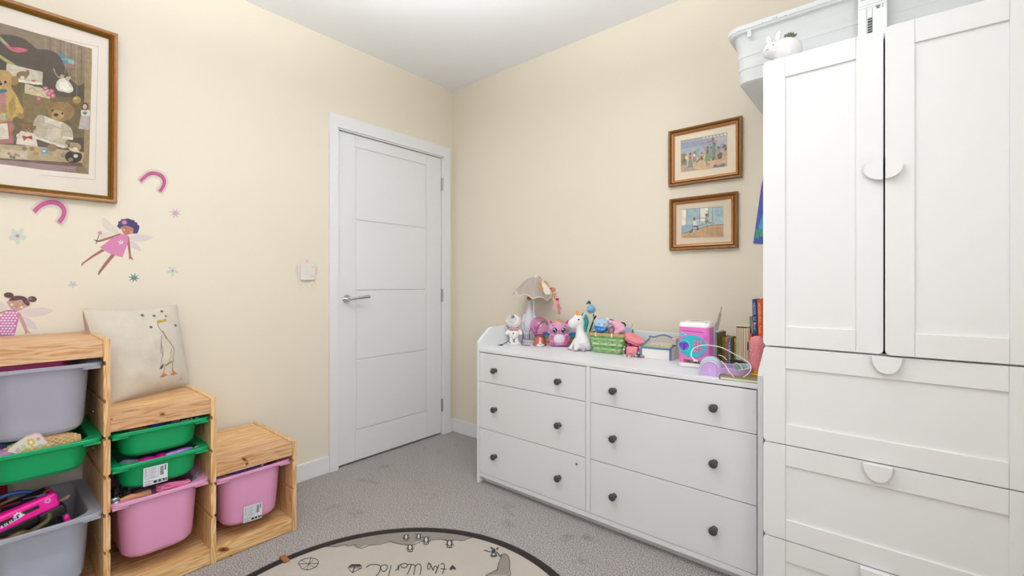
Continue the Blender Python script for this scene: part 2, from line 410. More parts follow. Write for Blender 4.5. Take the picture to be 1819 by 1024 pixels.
# lever handle
RX90 = Matrix.Rotation(math.radians(90), 4, 'Y')
q = B(); lathe(q, [(.026, 0), (.026, .005), (.023, .0085), (.0, .0085)], (-.001, -.851, .996), 32, RX90)
hd = part('rosette', q, CHROME, door)
q = B(); tube(q, spline([(.006, -.851, .996), (.04, -.851, .996), (.052, -.846, .997), (.055, -.83, .998), (.055, -.79, 1.002)], 6), [.010] * 13 + [.0085] * 6 + [.008] * 6, 14)
part('lever_neck', q, CHROME, hd)
q = B(); tube(q, [(.055, -.80, 1.001), (.055, -.73, 1.009)], [.0085, .0115], 14); part('lever_grip', q, CHROME, hd)
q = B(); box(q, -.030, -.012, DY0 + .0005, DY0 + .0045, .945, 1.045); part('latch_plate', q, STEEL, door)

# ------------------------------------------------------------------ rug
RUGC, RUGR = Vector((1.334, -1.525, 0)), .672
def rug_fabric():
    m = mat('rug_canvas', '#bfb6ac', .95, var=.05, vscale=9, bump=.5, bscale=420, spec=.1); return m
rug = thing('round_rug', 'round cream play rug with black binding and line drawings on the carpet', 'rug', RUGC)
b = B(); lathe(b, [(.0, .001), (RUGR - .004, .001), (RUGR - .004, .011), (RUGR - .03, .0125), (.0, .0125)], (0, 0, 0), 128); part('canvas', b, rug_fabric(), rug)
b = B(); lathe(b, [(RUGR - .033, .0120), (RUGR - .033, .0150), (RUGR - .015, .0168), (RUGR, .013), (RUGR + .004, .006), (RUGR, .0005), (RUGR - .03, .0008), (RUGR - .033, .0120)], (0, 0, 0), 160, cap0=False, cap1=False)
part('binding', b, mat('black_rug_binding', '#2b2423', .8, var=.15, vscale=60, bump=.5, bscale=300), rug)
a = Vector((.635 - .0, -1.425, 0)) ; dr = (at(507, 996, 'z', .014) - RUGC); dr.z = 0; dr.normalize()
b = B(); M = Matrix.Translation(dr * (RUGR - .012)) @ Matrix.Rotation(math.atan2(dr.y, dr.x), 4, 'Z')
box(b, -.03, .022, -.011, .011, .002, .0195, .002, 2, M); part('leather_tag', b, mat('tan_leather', '#9a6238', .6, var=.1, vscale=40), rug)
INKC = '#3b3a38'
def fl(px, py, w=0): p = at(px, py, 'z', .0126); p.z += w; return p
def C(ox, oy, s): return lambda pts: [(ox + x / s, oy + y / s) for x, y in pts]
r0, r1, r2 = C(420, 900, 3.0317), C(560, 930, 7.579), C(780, 940, 8.268)
S = []
def line(pts, w, crop, n=5, closed=False, col=INKC):
    for q in stroke(sp2(crop(pts), n, closed) if n else crop(pts), w, closed): S.append((q, col))
# the word "World" and "the" in handwriting (upside down from here)
line([(685, 602), (720, 570), (770, 558), (830, 560), (875, 580), (870, 640), (850, 680), (820, 712)], 1.5, r1)
line([(878, 600), (900, 645), (935, 650), (965, 615), (970, 575), (935, 562), (895, 575), (880, 605)], 1.5, r1)
line([(1020, 568), (1005, 640), (985, 712)], 1.5, r1)
line([(1080, 640), (1100, 625), (1115, 600), (1120, 572), (1128, 600), (1115, 640)], 1.5, r1); line([(1118, 575), (1150, 560)], 1.4, r1, 0)
line([(1150, 555), (1160, 590), (1195, 605), (1230, 590), (1240, 560), (1215, 545), (1185, 548), (1155, 560)], 1.5, r1)
line([(1240, 560), (1290, 560), (1275, 610), (1240, 690)], 1.5, r1); line([(1290, 560), (1330, 565), (1345, 590), (1325, 695)], 1.5, r1)
line([(1345, 590), (1375, 555), (1410, 560), (1425, 600), (1410, 697)], 1.5, r1)
line([(1515, 545), (1530, 540), (1555, 560), (1550, 600), (1530, 625), (1510, 605), (1515, 570), (1545, 555), (1590, 640)], 1.5, r1)
line([(1590, 640), (1595, 600), (1620, 580), (1640, 610), (1615, 680)], 1.5, r1); line([(1620, 680), (1665, 560)], 1.5, r1, 0)
line([(1690, 560), (1720, 545), (1738, 570), (1735, 620), (1712, 685)], 1.5, r1); line([(1690, 615), (1765, 622)], 1.5, r1, 0)
# boat
S.append((r1([(440, 592), (490, 555), (600, 555), (638, 588)]), INKC))
line([(445, 612), (500, 672), (625, 605)], 1.0, r1, 0); line([(440, 600), (630, 608)], 1.0, r1, 0); line([(545, 560), (500, 672)], 1.8, r1, 0)
# compass
line([(345, 325), (335, 305), (365, 285), (410, 280), (440, 295), (430, 325), (390, 342), (355, 338)], 1.0, r0, 4, True)
line([(330, 312), (445, 308)], .8, r0, 0); line([(378, 345), (402, 275)], .8, r0, 0); line([(350, 292), (420, 330)], .6, r0, 0); line([(362, 336), (415, 288)], .6, r0, 0)
# heart
S.append((r2([(150, 600), (155, 585), (195, 532), (245, 580), (248, 598), (228, 605), (200, 590), (175, 612)]), INKC))
# coast with hatching, two landmasses
coast = [(160, 318), (270, 322), (400, 292), (440, 312), (545, 290), (560, 320), (620, 345), (690, 320), (720, 298), (860, 292), (1010, 245), (1080, 270), (1230, 298), (1340, 290), (1440, 240), (1560, 230), (1680, 215), (1800, 240)]
coast_px = r1(coast) + r2([(130, 175), (240, 165), (360, 178), (420, 145), (500, 125)])
for q in stroke(coast_px, .8): S.append((q, INKC))
def edge_y(x):   # inner edge of the binding as seen at column x
    lo, hi = 935, 1024
    for _ in range(24):
        mid = (lo + hi) / 2; p = at(x, mid, 'z', .0126)
        if (p.xy - RUGC.xy).length > RUGR - .032: lo = mid
        else: hi = mid
    return hi
def interp(px):
    for (x0, y0), (x1, y1) in zip(coast_px, coast_px[1:]):
        if x0 <= px <= x1: return y0 + (y1 - y0) * (px - x0) / max(x1 - x0, 1e-6)
    return None
x = coast_px[0][0] + 2
while x < coast_px[-1][0]:
    y0, y1 = edge_y(x), interp(x)
    if y1 and y1 - y0 > 1.2:
        yy = y0
        while yy < y1:
            e = min(yy + 1.3, y1); S.append(([(x - (yy - y0) * .35, yy), (x + .9 - (yy - y0) * .35, yy), (x + .9 - (e - y0) * .35, e), (x - (e - y0) * .35, e)], INKC)); yy += 2.0
    x += 2.1
# penguins
for cx, cy, s in ((721.5, 956, 1.0), (743.5, 955, 1.0), (757, 961, 1.2), (728.5, 974.5, 1.15), (798.5, 967, 1.2)):
    S.append((circ(16, 4.2 * s, 5.2 * s, cx, cy), INKC)); S.append((circ(14, 2.2 * s, 3.6 * s, cx, cy - .6), '#c8c1ba'))
    S.append((circ(10, 2.6 * s, 1.7 * s, cx - 1.6 * s, cy + 4.6 * s), INKC)); S.append((circ(10, 2.6 * s, 1.7 * s, cx + 1.6 * s, cy + 4.6 * s), INKC))
    S.append((circ(8, 1.4 * s, .8 * s, cx - 1.6 * s, cy + 4.6 * s), '#c8c1ba')); S.append((circ(8, 1.4 * s, .8 * s, cx + 1.6 * s, cy + 4.6 * s), '#c8c1ba'))
    for k in (-1, 1):
        for q in stroke([(cx + k * 3 * s, cy - 3 * s), (cx + k * 5.5 * s, cy - 5.5 * s)], 1.0): S.append((q, INKC))
        for q in stroke([(cx + k * 4 * s, cy + 1 * s), (cx + k * 6.2 * s, cy + 2 * s)], .9): S.append((q, INKC))
# monkey and the hatched land below it
S.append((r2(circ(16, 28, 34, 802, 330)), INKC)); S.append((r2([(755, 412), (770, 365), (800, 355), (835, 365), (855, 410), (805, 418)]), INKC)); S.append((r2(circ(12, 22, 14, 803, 385)), '#c8c1ba'))
S.append((r2(circ(10, 20, 12, 772, 288, .4)), INKC)); S.append((r2(circ(10, 22, 12, 855, 298, -.5)), INKC))
line([(662, 332), (690, 325), (725, 342), (775, 343)], 1.0, r2); line([(840, 350), (870, 375), (885, 405), (915, 415)], 1.8, r2)
land = r2(sp2([(905, 405), (920, 385), (950, 378), (990, 385), (1030, 440), (1042, 510), (1036, 600), (1028, 700), (700, 700), (740, 665), (820, 625), (852, 600), (870, 530), (890, 470), (915, 435)], 4, True))
for q in stroke(land, .8, True): S.append((q, INKC))
def inside(p, poly):
    c = False; j = len(poly) - 1
    for i in range(len(poly)):
        if (poly[i][1] > p[1]) != (poly[j][1] > p[1]) and p[0] < (poly[j][0] - poly[i][0]) * (p[1] - poly[i][1]) / (poly[j][1] - poly[i][1]) + poly[i][0]: c = not c
        j = i
    return c
yy = 986; k = 0
while yy < 1024:
    x = 866 + (k % 2) * 1.5
    while x < 906:
        if inside((x, yy), land): S.append(([(x - .95, yy - .55), (x + .95, yy - .1), (x + .95, yy + .75), (x - .95, yy + .3)], INKC))
        x += 3.0
    yy += 2.0; k += 1
ink('drawings', S, fl, print_mat('rug_ink', .9, .1, 300), rug, step=.0000015, base=.0003)

# ------------------------------------------------------------------ stepped pine toy storage
TX0, TX1 = .034, .474
unit = thing('toy_storage_unit', 'stepped pine storage unit with grooved sides holding coloured bins', 'storage unit', (.254, -1.84, 0))
PZ, PY, PX_ = pine('z'), pine('y'), pine('x')
panels = [(-1.378, -1.360, .392, (1, 0)), (-1.688, -1.670, .645, (1, 1)), (-1.999, -1.981, .902, (1, 1)), (-2.310, -2.292, .902, (0, 1))]
NZ = [.184, .309, .437, .567, .692, .820]
def side_panel(y0, y1, zt, sides):
    # cross-section with grooves cut into the inner faces, swept front to back
    lowtop = {-1.688: .392, -1.999: .645}.get(y0, zt)
    tl = zt if sides[0] else 0; trr = (lowtop if sides[0] else zt) if sides[1] else 0
    prof = [(0, 0, 0)]
    for z in NZ:
        if z + .02 > zt: continue
        l, r = (.0062 if z + .02 < tl else 0), (.0062 if z + .02 < trr else 0)
        prof += [(z - .0068, 0, 0), (z - .0060, l, r), (z + .0055, l, r), (z + .0095, 0, 0)]
    prof += [(zt - .002, 0, 0), (zt, .002, .002)]
    q = B(); loops = []
    for z, l, r in prof:
        loops.append([Vector((TX1, y0 + l, z)), Vector((TX1, y1 - r, z)), Vector((TX0, y1 - r, z)), Vector((TX0, y0 + l, z))])
    loft(q, loops)
    return part('side_panel', q, PZ, unit, True, smooth=False)
for a in panels: side_panel(*a)
cols = [(-1.670, -1.378, .392), (-1.981, -1.688, .645), (-2.292, -1.999, .902)]
for y0, y1, zt in cols:
    nst = 6; wst = (TX1 - .022 - TX0) / nst
    for k in range(nst):
        q = B(); box(q, TX0 + k * wst + .0003, TX0 + (k + 1) * wst - .0003, y0, y1, zt - .024, zt - .004, .0006, 1); part('top_plank', q, PY, unit, True)
    q = B(); box(q, TX1 - .022, TX1 - .002, y0, y1, zt - .060, zt - .004, .002, 2); part('front_rail', q, PY, unit, True)
    q = B(); box(q, TX0 + .002, TX0 + .02, y0, y1, zt - .075, zt - .026, .002, 2); part('back_rail', q, PY, unit, True)
    for k in range(4):
        wst = (TX1 - .024 - TX0) / 4
        q = B(); box(q, TX0 + k * wst + .0003, TX0 + (k + 1) * wst - .0003, y0, y1, .036, .054, .0006, 1); part('base_plank', q, PY, unit, True)
# one long base rail in front of the panels' feet between the outer two
for y0, y1, zt in cols:
    q = B(); box(q, TX1 - .024, TX1 - .003, y0, y1, 0.002, .058, .002, 2); part('base_rail', q, PY, unit, True)
for y, z in ((-2.002, .50), (-2.002, .63), (-1.691, .36), (-2.002, .24)):
    q = B(); lathe(q, [(.004, 0), (.004, .002), (0, .003)], (.30, y, z), 12, Matrix.Rotation(math.radians(90), 4, 'X')); part('screw', q, STEEL, unit, True)

# knots in the front rails
def knot3(u, v, w): p = at(u, v, 'x', TX1 - .002); p.x += w; return p
S = []
for x, y, rx, ry, a in ((434, 816.5, 4.6, 2.6, .5), (438.5, 824.5, 2.6, 2.0, -.8), (439.5, 820.5, 1.0, .8, 0), (288.5, 736.5, 4.2, 2.2, -.1), (198.5, 745.5, 1.6, 1.0, 0), (397, 977, 8.5, 3.4, -.1), (410, 988, 2.0, 1.2, 0)):
    S += [(circ(18, rx * 1.35, ry * 1.4, x, y, a), '#b9834a'), (circ(18, rx, ry, x, y, a), '#8a5426'), (circ(14, rx * .5, ry * .5, x, y, a), '#5a3216')]
ink('wood_knots', S, knot3, print_mat('knot_wood', .5, .2, 200), unit, step=.00003, base=.0003, kind='stuff')

# ------------------------------------------------------------------ plastic bins
def plastic_translucent(name, col, clear=.26, tl=.5):
    m = bpy.data.materials.new(name); m.use_nodes = True; nt = m.node_tree; nt.nodes.clear()
    o = node(nt, 'ShaderNodeOutputMaterial'); p = node(nt, 'ShaderNodeBsdfPrincipled'); p.inputs['Base Color'].default_value = (*lin(col), 1); p.inputs['Roughness'].default_value = .35
    t = node(nt, 'ShaderNodeBsdfTranslucent'); t.inputs[0].default_value = (*lin(col), 1)
    tp = node(nt, 'ShaderNodeBsdfTransparent'); m1 = node(nt, 'ShaderNodeMixShader'); m1.inputs[0].default_value = tl; m2 = node(nt, 'ShaderNodeMixShader'); m2.inputs[0].default_value = clear
    nz = node(nt, 'ShaderNodeTexNoise'); nz.inputs['Scale'].default_value = 900; bp = node(nt, 'ShaderNodeBump'); bp.inputs['Strength'].default_value = .08
    nt.links.new(nz.outputs['Fac'], bp.inputs['Height']); nt.links.new(bp.outputs[0], p.inputs['Normal'])
    nt.links.new(p.outputs[0], m1.inputs[1]); nt.links.new(t.outputs[0], m1.inputs[2]); nt.links.new(m1.outputs[0], m2.inputs[1]); nt.links.new(tp.outputs[0], m2.inputs[2]); nt.links.new(m2.outputs[0], o.inputs[0])
    return m
GREY_T = plastic_translucent('frosted_grey_plastic', '#dfe2ee')
GREEN = mat('green_plastic', '#06a05f', .38, var=.01, bump=.03, bscale=900)
PINK = mat('pink_plastic', '#e4a0c6', .42, var=.01, bump=.03, bscale=900)
def make_bin(name, label, yc, zr, h, m, xf=.470, group='plastic storage bins'):
    """zr = height of the rim, h = bin height, xf = front of the rim"""
    D = .414; t = thing(name, label, 'bin', (xf - D / 2, yc, zr - h), group=group)
    hw, hd = .1195, D / 2 - .012            # half size of the body at the top
    rw, rd = .149, D / 2                    # rim
    tp = .010 if h > .15 else .006
    br = .045 if h > .15 else .04
    def lp(hx, hy, r, z, n=8): return [Vector((x, y, z)) for x, y in rrect(hx, hy, r, n)]
    L = [lp(hd - tp - br * .75, hw - tp - br * .75, .04, .0), lp(hd - tp - br * .32, hw - tp - br * .32, .055, br * .09), lp(hd - tp - br * .09, hw - tp - br * .09, .062, br * .36), lp(hd - tp, hw - tp, .065, br * .85),
         lp(hd, hw, .065, h - .014), lp(rd - .002, rw - .002, .035, h - .0135), lp(rd, rw, .036, h - .011), lp(rd, rw, .036, h - .002), lp(rd - .002, rw - .002, .035, h),
         lp(hd - .001, hw - .001, .064, h - .0015), lp(hd - .004, hw - .004, .062, h - .006), lp(hd - tp - .003, hw - tp - .003, .062, br * .85), lp(hd - tp - br * .35, hw - tp - br * .35, .05, br * .09 + .003), lp(hd - tp - br * .8, hw - tp - br * .8, .04, .003)]
    q = B(); loft(q, L); part('body', q, m, t, angle=28)
    for s in (-1, 1):
        q = B(); box(q, hd - .03, rd - .004, s * (hw + .022) - .0 if s < 0 else hw - .022, s * (hw - .022) if s < 0 else hw + .022, h - .021, h - .0125, .002, 2); part('rim_tab', q, m, t)
    return t
GY = [(-1.670 - 1.378) / 2, (-1.981 - 1.688) / 2, (-2.292 - 1.999) / 2]
bin_hi = make_bin('storage_bin', 'deep frosted grey bin under the top shelf, uppermost of the left stack', GY[2], .826, .225, GREY_T)
bin_gl = make_bin('storage_bin', 'wide green tray under the upper frosted grey bin, holding woven seagrass', GY[2], .574, .10, GREEN)
bin_lo = make_bin('storage_bin', 'deep frosted grey bin nearest the floor holding a pink and black case', GY[2], .326, .225, GREY_T, .474)
bin_g1 = make_bin('storage_bin', 'shallow green tray directly below the cushion shelf', GY[1], .573, .10, GREEN)
bin_g2 = make_bin('storage_bin', 'shallow green tray with white barcode sticker, above the doll bin', GY[1], .460, .10, GREEN)
bin_pm = make_bin('storage_bin', 'deep pink bin with dolls on top in the middle column', GY[1], .333, .225, PINK)
bin_pl = make_bin('storage_bin', 'deep pink bin with barcode sticker under the lowest pine step', GY[0], .318, .225, PINK)
# stickers on the bin fronts
def product_label(parent, quad, xf):
    """quad: pixel corners TL TR BR BL of the sticker on the bin's front"""
    P4 = [at(px, py, 'x', xf) for px, py in quad]
    def to3(u, v, w):
        p = (P4[0] * (1 - u) + P4[1] * u) * (1 - v) + (P4[3] * (1 - u) + P4[2] * u) * v
        return p + Vector((.0006 + w, 0, 0))
    S = [([(0, 0), (1, 0), (1, 1), (0, 1)], '#dfe2e6')]
    def r(u0, v0, u1, v1, c='#5b6068'): S.append(([(u0, v0), (u1, v0), (u1, v1), (u0, v1)], c))
    r(.22, .03, .23, .62); r(.62, .06, .63, .62); r(.04, .62, .6, .635)
    for k in range(14): r(.68 + .012 * (k % 2), .1 + .035 * k, .84 - .01 * (k % 3), .12 + .035 * k, '#33363c')
    for k in range(6): r(.87, .06 + k * .05, .93, .095 + k * .05, '#1e2024')
    r(.42, .80, .97, .93, '#1f2226'); r(.55, .83, .62, .9, '#dfe2e6'); r(.72, .83, .8, .9, '#dfe2e6'); r(.87, .83, .92, .9, '#dfe2e6')
    for k in range(9): r(.05, .08 + k * .055, .18 - .03 * (k % 3), .1 + k * .055, '#8b9097')
    for k in range(10): r(.27, .08 + k * .055, .57 - .05 * (k % 4), .1 + k * .055, '#a3a8af')
    for k in range(5): r(.06 + .07 * k, .74, .10 + .07 * k, .79 - .02 * (k % 2), '#44484e')
    for k in range(3): r(.06, .86 + .04 * k, .36 - .05 * k, .875 + .04 * k, '#7a7f86')
    return ink('label', S, to3, PRINT, parent, step=.00004, base=0)
product_label(bin_g2, [(254.5, 833), (298, 822.5), (297.5, 854), (254, 866)], .4622)
product_label(bin_pl, [(433, 901.5), (466, 892), (465, 920), (432, 930.5)], .4555)
# card tucked inside the lower frosted bin, printed side out
cq = [at(7, 1015, 'x', .452), at(146, 971, 'x', .452), at(146, 1024, 'x', .452), at(7, 1080, 'x', .452)]
def card3(u, v, w): p = (cq[0] * (1 - u) + cq[1] * u) * (1 - v) + (cq[3] * (1 - u) + cq[2] * u) * v; d_ = max(0, abs(p.y - GY[2]) - .0545); return Vector((.4455 - 1.15 * (.065 - math.sqrt(max(0, .065 ** 2 - d_ ** 2))) - (.30 - p.z) * .03 + w, p.y, p.z))
S = [([(k / 12, 0), ((k + 1) / 12, 0), ((k + 1) / 12, 1), (k / 12, 1)], '#f2f1f3') for k in range(12)]
for (u, v, a, bb, c) in ((.13, .3, .08, .22, '#a9b4c8'), (.4, .05, .14, .1, '#d9b3c0'), (.38, .28, .12, .1, '#d9b3c0'), (.82, .12, .13, .25, '#b9cfc0'), (.85, .6, .07, .2, '#b4c6d2'), (.95, .1, .04, .2, '#e2cbb0')): S.append((circ(18, a, bb, u, v), c))
for u, c in ((.55, '#9fb4bd'), (.72, '#a9b4c8'), (.85, '#c3bfd2')): S.append(([(u - .1, .95), (u, .2), (u + .1, .95)], c))
cd = ink('picture_card', S, card3, PRINT, None, step=.00005, label='white printed card showing through the front of the lower grey bin', cat='card', base=0)

# ------------------------------------------------------------------ dresser
DW = mat('white_foil_furniture', '#e9eaec', .42, var=.01)
DW2 = mat('white_drawer_fronts', '#e6e7e9', .45, var=.01)
dx0, dx1, dyf, dyb, dzt = .746, 2.143, -.504, -.045, .733
dresser = thing('chest_of_drawers', 'wide white chest of six drawers with dark round knobs', 'dresser', ((dx0 + dx1) / 2, (dyf + dyb) / 2, 0))
for x0, x1 in ((dx0, dx0 + .018), (dx1 - .018, dx1)):
    q = B(); prism(q, [(dyf, 0), (dyf, .764), (dyf + .018, .785), (dyf + .085, .835), (dyf + .105, .842), (dyb, .842), (dyb, 0)], lambda u, v, w: Vector((x0 + w, u, v)), x1 - x0)
    bmesh.ops.bevel(q, geom=[e for e in q.edges], offset=.0012, segments=1, affect='EDGES'); part('side_panel', q, DW, dresser, True)
q = B(); box(q, dx0 + .018, dx1 - .018, dyf + .001, dyb - .016, dzt - .018, dzt, .0012, 1); part('worktop', q, DW, dresser, True)
q = B(); box(q, dx0 + .018, dx1 - .018, dyb - .014, dyb, .05, .842, .001, 1); part('back_panel', q, DW, dresser, True)
mx0, mx1 = 1.431, 1.453
q = B(); box(q, mx0, mx1, dyf + .001, dyb - .02, .06, dzt - .019, .001, 1); part('divider', q, DW, dresser, True)
q = B(); box(q, dx0 + .018, dx1 - .018, dyf + .002, dyb - .02, .036, .058, .001, 1); part('base_board', q, DW, dresser, True)
q = B(); box(q, dx0 + .018, dx1 - .018, dyf + .04, dyf + .055, 0, .036); part('plinth', q, DW, dresser, True)
q = B(); box(q, dx0 + .019, mx0 - .001, dyf + .03, dyb - .03, .062, dzt - .022); box(q, mx1 + .001, dx1 - .019, dyf + .03, dyb - .03, .062, dzt - .022); part('carcass', q, GAPSHADE, dresser, True)  # dark fill behind the drawers, gap shade painted in as colour
KN = mat('dark_grey_knob', '#4a4b4d', .35, var=.05)
R90X = Matrix.Rotation(math.radians(90), 4, 'X')
for x0, x1 in ((dx0 + .0205, mx0 - .002), (mx1 + .002, dx1 - .0205)):
    for z0, z1 in ((.0605, .3005), (.3035, .5535), (.5565, .7105)):
        q = B(); box(q, x0, x1, dyf + .0005, dyf + .018, z0, z1, .001, 1)
        dr = part('drawer', q, DW2, dresser, True)
        for kx in (x0 + .118, x1 - .140):
            q = B(); lathe(q, [(.0, 0), (.0115, 0), (.0075, .004), (.0068, .012), (.0145, .018), (.0158, .022), (.0145, .027), (.009, .0295), (0, .03)], (kx, dyf + .0005, (z0 + z1) / 2 - .006), 24, R90X)
            part('knob', q, KN, dr, True)
# chipped hole on the lower left front
q = B(); lathe(q, [(0, 0), (.006, 0), (.0045, .0008), (0, .0008)], (1.383, dyf + .0003, .261), 12, R90X); part('chipped_spot', q, mat('bare_chipboard', '#9a7450', .9, var=.3, vscale=300), dresser, True)
q = B(); lathe(q, [(0, 0), (.0022, 0), (0, .0012)], (1.3835, dyf - .0003, .261), 8, R90X); part('chipped_spot', q, mat('dark_chip', '#5a4330', .9), dresser, True)

# ------------------------------------------------------------------ wardrobe
wx0, wx1, wyf, wyb, wzt = 2.167, 2.772, -.627, -.05, 1.806
WM = mat('white_lacquer', '#efefef', .36, var=.008)
ward = thing('wardrobe', 'tall white wardrobe with two framed doors above wide drawers', 'wardrobe', ((wx0 + wx1) / 2, (wyf + wyb) / 2, 0))
q = B(); box(q, wx0 + .002, wx0 + .018, wyf + .021, wyb, 0, wzt - .004); box(q, wx1 - .018, wx1 - .002, wyf + .021, wyb, 0, wzt - .004); box(q, wx0 + .018, wx1 - .018, wyf + .021, wyb, wzt - .02, wzt - .004); box(q, wx0 + .018, wx1 - .018, wyb - .01, wyb, .02, wzt - .02); box(q, wx0 + .018, wx1 - .018, wyf + .024, wyb, .875, .888); box(q, wx0 + .018, wx1 - .018, wyf + .024, wyb, 0.0, .02)
part('carcass', q, WM, ward, True)
q = B(); box(q, wx0 + .02, wx1 - .02, wyf + .03, wyf + .034, .025, wzt - .03); part('inner_shade_board', q, GAPSHADE, ward, True)  # dark sheet behind the fronts, shade of the gaps put into its colour
def frame_front(name, x0, x1, z0, z1, M=None, sw=.062, rw=.064, cr=.012):
    """framed front: back plate, two full-height stiles, two rails, recessed panel"""
    hx, hz = (x1 - x0) / 2, (z1 - z0) / 2; cx, cz = (x0 + x1) / 2, (z0 + z1) / 2
    def T(q):
        if M is not None: bmesh.ops.transform(q, matrix=M, verts=q.verts[:])
        return q
    q = B(); prism(q, [(cx + a, cz + c) for a, c in rrect(hx - .0006, hz - .0006, cr, 6)], lambda u, v, w: Vector((u, wyf + .008 + w, v)), .012)
    f = part(name, T(q), WM, ward, True)
    rr = [(cx + a, cz + c) for a, c in rrect(hx, hz, cr, 6)]
    for s in (0, 1):
        e = x0 + sw if s == 0 else x1 - sw
        poly = [(u, v) for u, v in rr if (u < cx if s == 0 else u > cx)]
        if s == 0: poly = poly + [(e, z0), (e, z1)]
        else:
            i = next(k for k, p in enumerate(poly) if p[1] < cz); poly = [(e, z1), (e, z0)] + poly[i:] + poly[:i] if False else poly[i:] + poly[:i] + [(e, z1), (e, z0)]
        q = B(); prism(q, poly, lambda u, v, w: Vector((u, wyf + w, v)), .016)
        bmesh.ops.bevel(q, geom=[e_ for e_ in q.edges if all(abs(v.co.y - wyf) < 1e-5 for v in e_.verts)], offset=.0012, segments=2, affect='EDGES')
        part('stile', T(q), WM, f, True)
    for a, c in ((z0, z0 + rw), (z1 - rw, z1)):
        q = B(); box(q, x0 + sw + .0003, x1 - sw - .0003, wyf + .0003, wyf + .016, a, c, .0012, 2); part('rail', T(q), WM, f, True)
    q = B(); box(q, x0 + sw - .004, x1 - sw + .004, wyf + .0062, wyf + .0085, z0 + rw - .004, z1 - rw + .004); part('panel', T(q), WM, f, True)
    return f
def half_disc(horizontal, cx, cz, rx, rz, side=1, M=None):
    """half-round pull: a half disc standing off the front, folded over the front's edge"""
    q = B(); n = 24
    if horizontal: pts = [(cx + rx * math.cos(a), cz - rz * math.sin(a)) for a in [math.pi * k / n for k in range(n + 1)]]
    else: pts = [(cx - side * rx * math.sin(a), cz + rz * math.cos(a)) for a in [math.pi * k / n for k in range(n + 1)]]
    prism(q, pts, lambda u, v, w: Vector((u, wyf - .016 + w, v)), .004)
    bmesh.ops.bevel(q, geom=[e for e in q.edges if all(v.co.y < wyf - .0155 for v in e.verts)], offset=.001, segments=2, affect='EDGES')
    if horizontal: box(q, cx - rx, cx + rx, wyf - .0155, wyf + .006, cz - .003, cz + .0008, .0008, 1)
    else:
        x0, x1 = (cx - .003, cx + .0008) if side > 0 else (cx - .0008, cx + .003); box(q, x0, x1, wyf - .0155, wyf + .006, cz - rz, cz + rz, .0008, 1)
    if M is not None: bmesh.ops.transform(q, matrix=M, verts=q.verts[:])
    return q
xm = 2.4705
def hinge_M(x, ang): return Matrix.Translation((x, wyf + .02, 0)) @ Matrix.Rotation(ang, 4, 'Z') @ Matrix.Translation((-x, -wyf - .02, 0))
ML = hinge_M(wx0, 0.0); MR = hinge_M(wx1, math.radians(2.2))
f = frame_front('door', wx0, xm - .0015, .8885, wzt, ML); part('handle', half_disc(False, xm - .0025, 1.411, .042, .0315, 1, ML), WM, f, True)
f = frame_front('door', xm + .0015, wx1, .8885, wzt, MR); part('handle', half_disc(False, xm + .0025, 1.411, .036, .0315, -1, MR), WM, f, True)
for z0, z1, hx in ((.5795, .8835, 2.476), (.2775, .5765, 2.457), (.006, .2745, 2.45)):
    f = frame_front('drawer', wx0 + .0005, wx1, z0, z1); part('handle', half_disc(True, hx, z1 - .001, .0325, .047), WM, f, True)

# ------------------------------------------------------------------ box on the wardrobe
CLEAR = plastic_translucent('frosted_clear_plastic', '#fcfdfd', .04, .5)
sbx = thing('storage_box', 'large frosted white storage box with lid lying across the wardrobe top', 'box', (2.43, -.27, wzt - .003))
def rl(hx, hy, r, z, cx=2.425, cy=-.285): return [Vector((cx + x, cy + y, z)) for x, y in rrect(hx, hy, r, 6)]
q = B(); z0 = wzt - .002
L = [rl(.345, .205, .03, z0), rl(.362, .222, .035, z0 + .004)]
for k in range(3):
    zz = z0 + .045 + .042 * k; e = .0022 * (k + 1)
    L += [rl(.362 + e, .222 + e, .036, zz), rl(.3645 + e, .2245 + e, .036, zz + .003)]
L += [rl(.378, .238, .04, z0 + .168), rl(.392, .248, .045, z0 + .169), rl(.392, .248, .045, z0 + .180), rl(.376, .236, .04, z0 + .181), rl(.36, .22, .035, z0 + .006)]
loft(q, L); part('body', q, CLEAR, sbx, True, angle=25)
q = B(); L = [rl(.389, .246, .045, z0 + .176), rl(.397, .254, .048, z0 + .177), rl(.399, .256, .05, z0 + .190), rl(.388, .246, .044, z0 + .1935), rl(.37, .23, .04, z0 + .189)]
loft(q, L); part('lid', q, CLEAR, sbx, True, angle=25)
for x in (2.10, 2.62):
    q = B(); box(q, x, x + .012, -.285 - .252, -.285 - .240, z0 + .146, z0 + .172, .002, 2); part('catch', q, CLEAR, sbx, True)
S = []
for (a, c, e, g2) in ((1355, 44.5, 1362, 42.5), (1368.5, 35.5, 1383, 31.5), (1395, 27, 1397, 26)):
    pass
yl = -.285 - .2535
def lab3(u, v, w): p = at(u, v, 'y', yl); p.y -= w; return p
for x0, x1, yy in ((1354, 1355.5, 40), (1368, 1382, 33.5), (1394.5, 1396, 27.5)):
    n = max(1, int((x1 - x0) / 3))
    for k in range(n): xa = x0 + (x1 - x0) * k / n; ya = yy - (xa - x0) * .28; S.append(([(xa, ya), (xa + 1.6, ya - .4), (xa + 1.6, ya + .8), (xa, ya + 1.2)], '#2b2b2b'))
ink('moulded_lettering', S, lab3, PRINT, sbx, base=.0008)
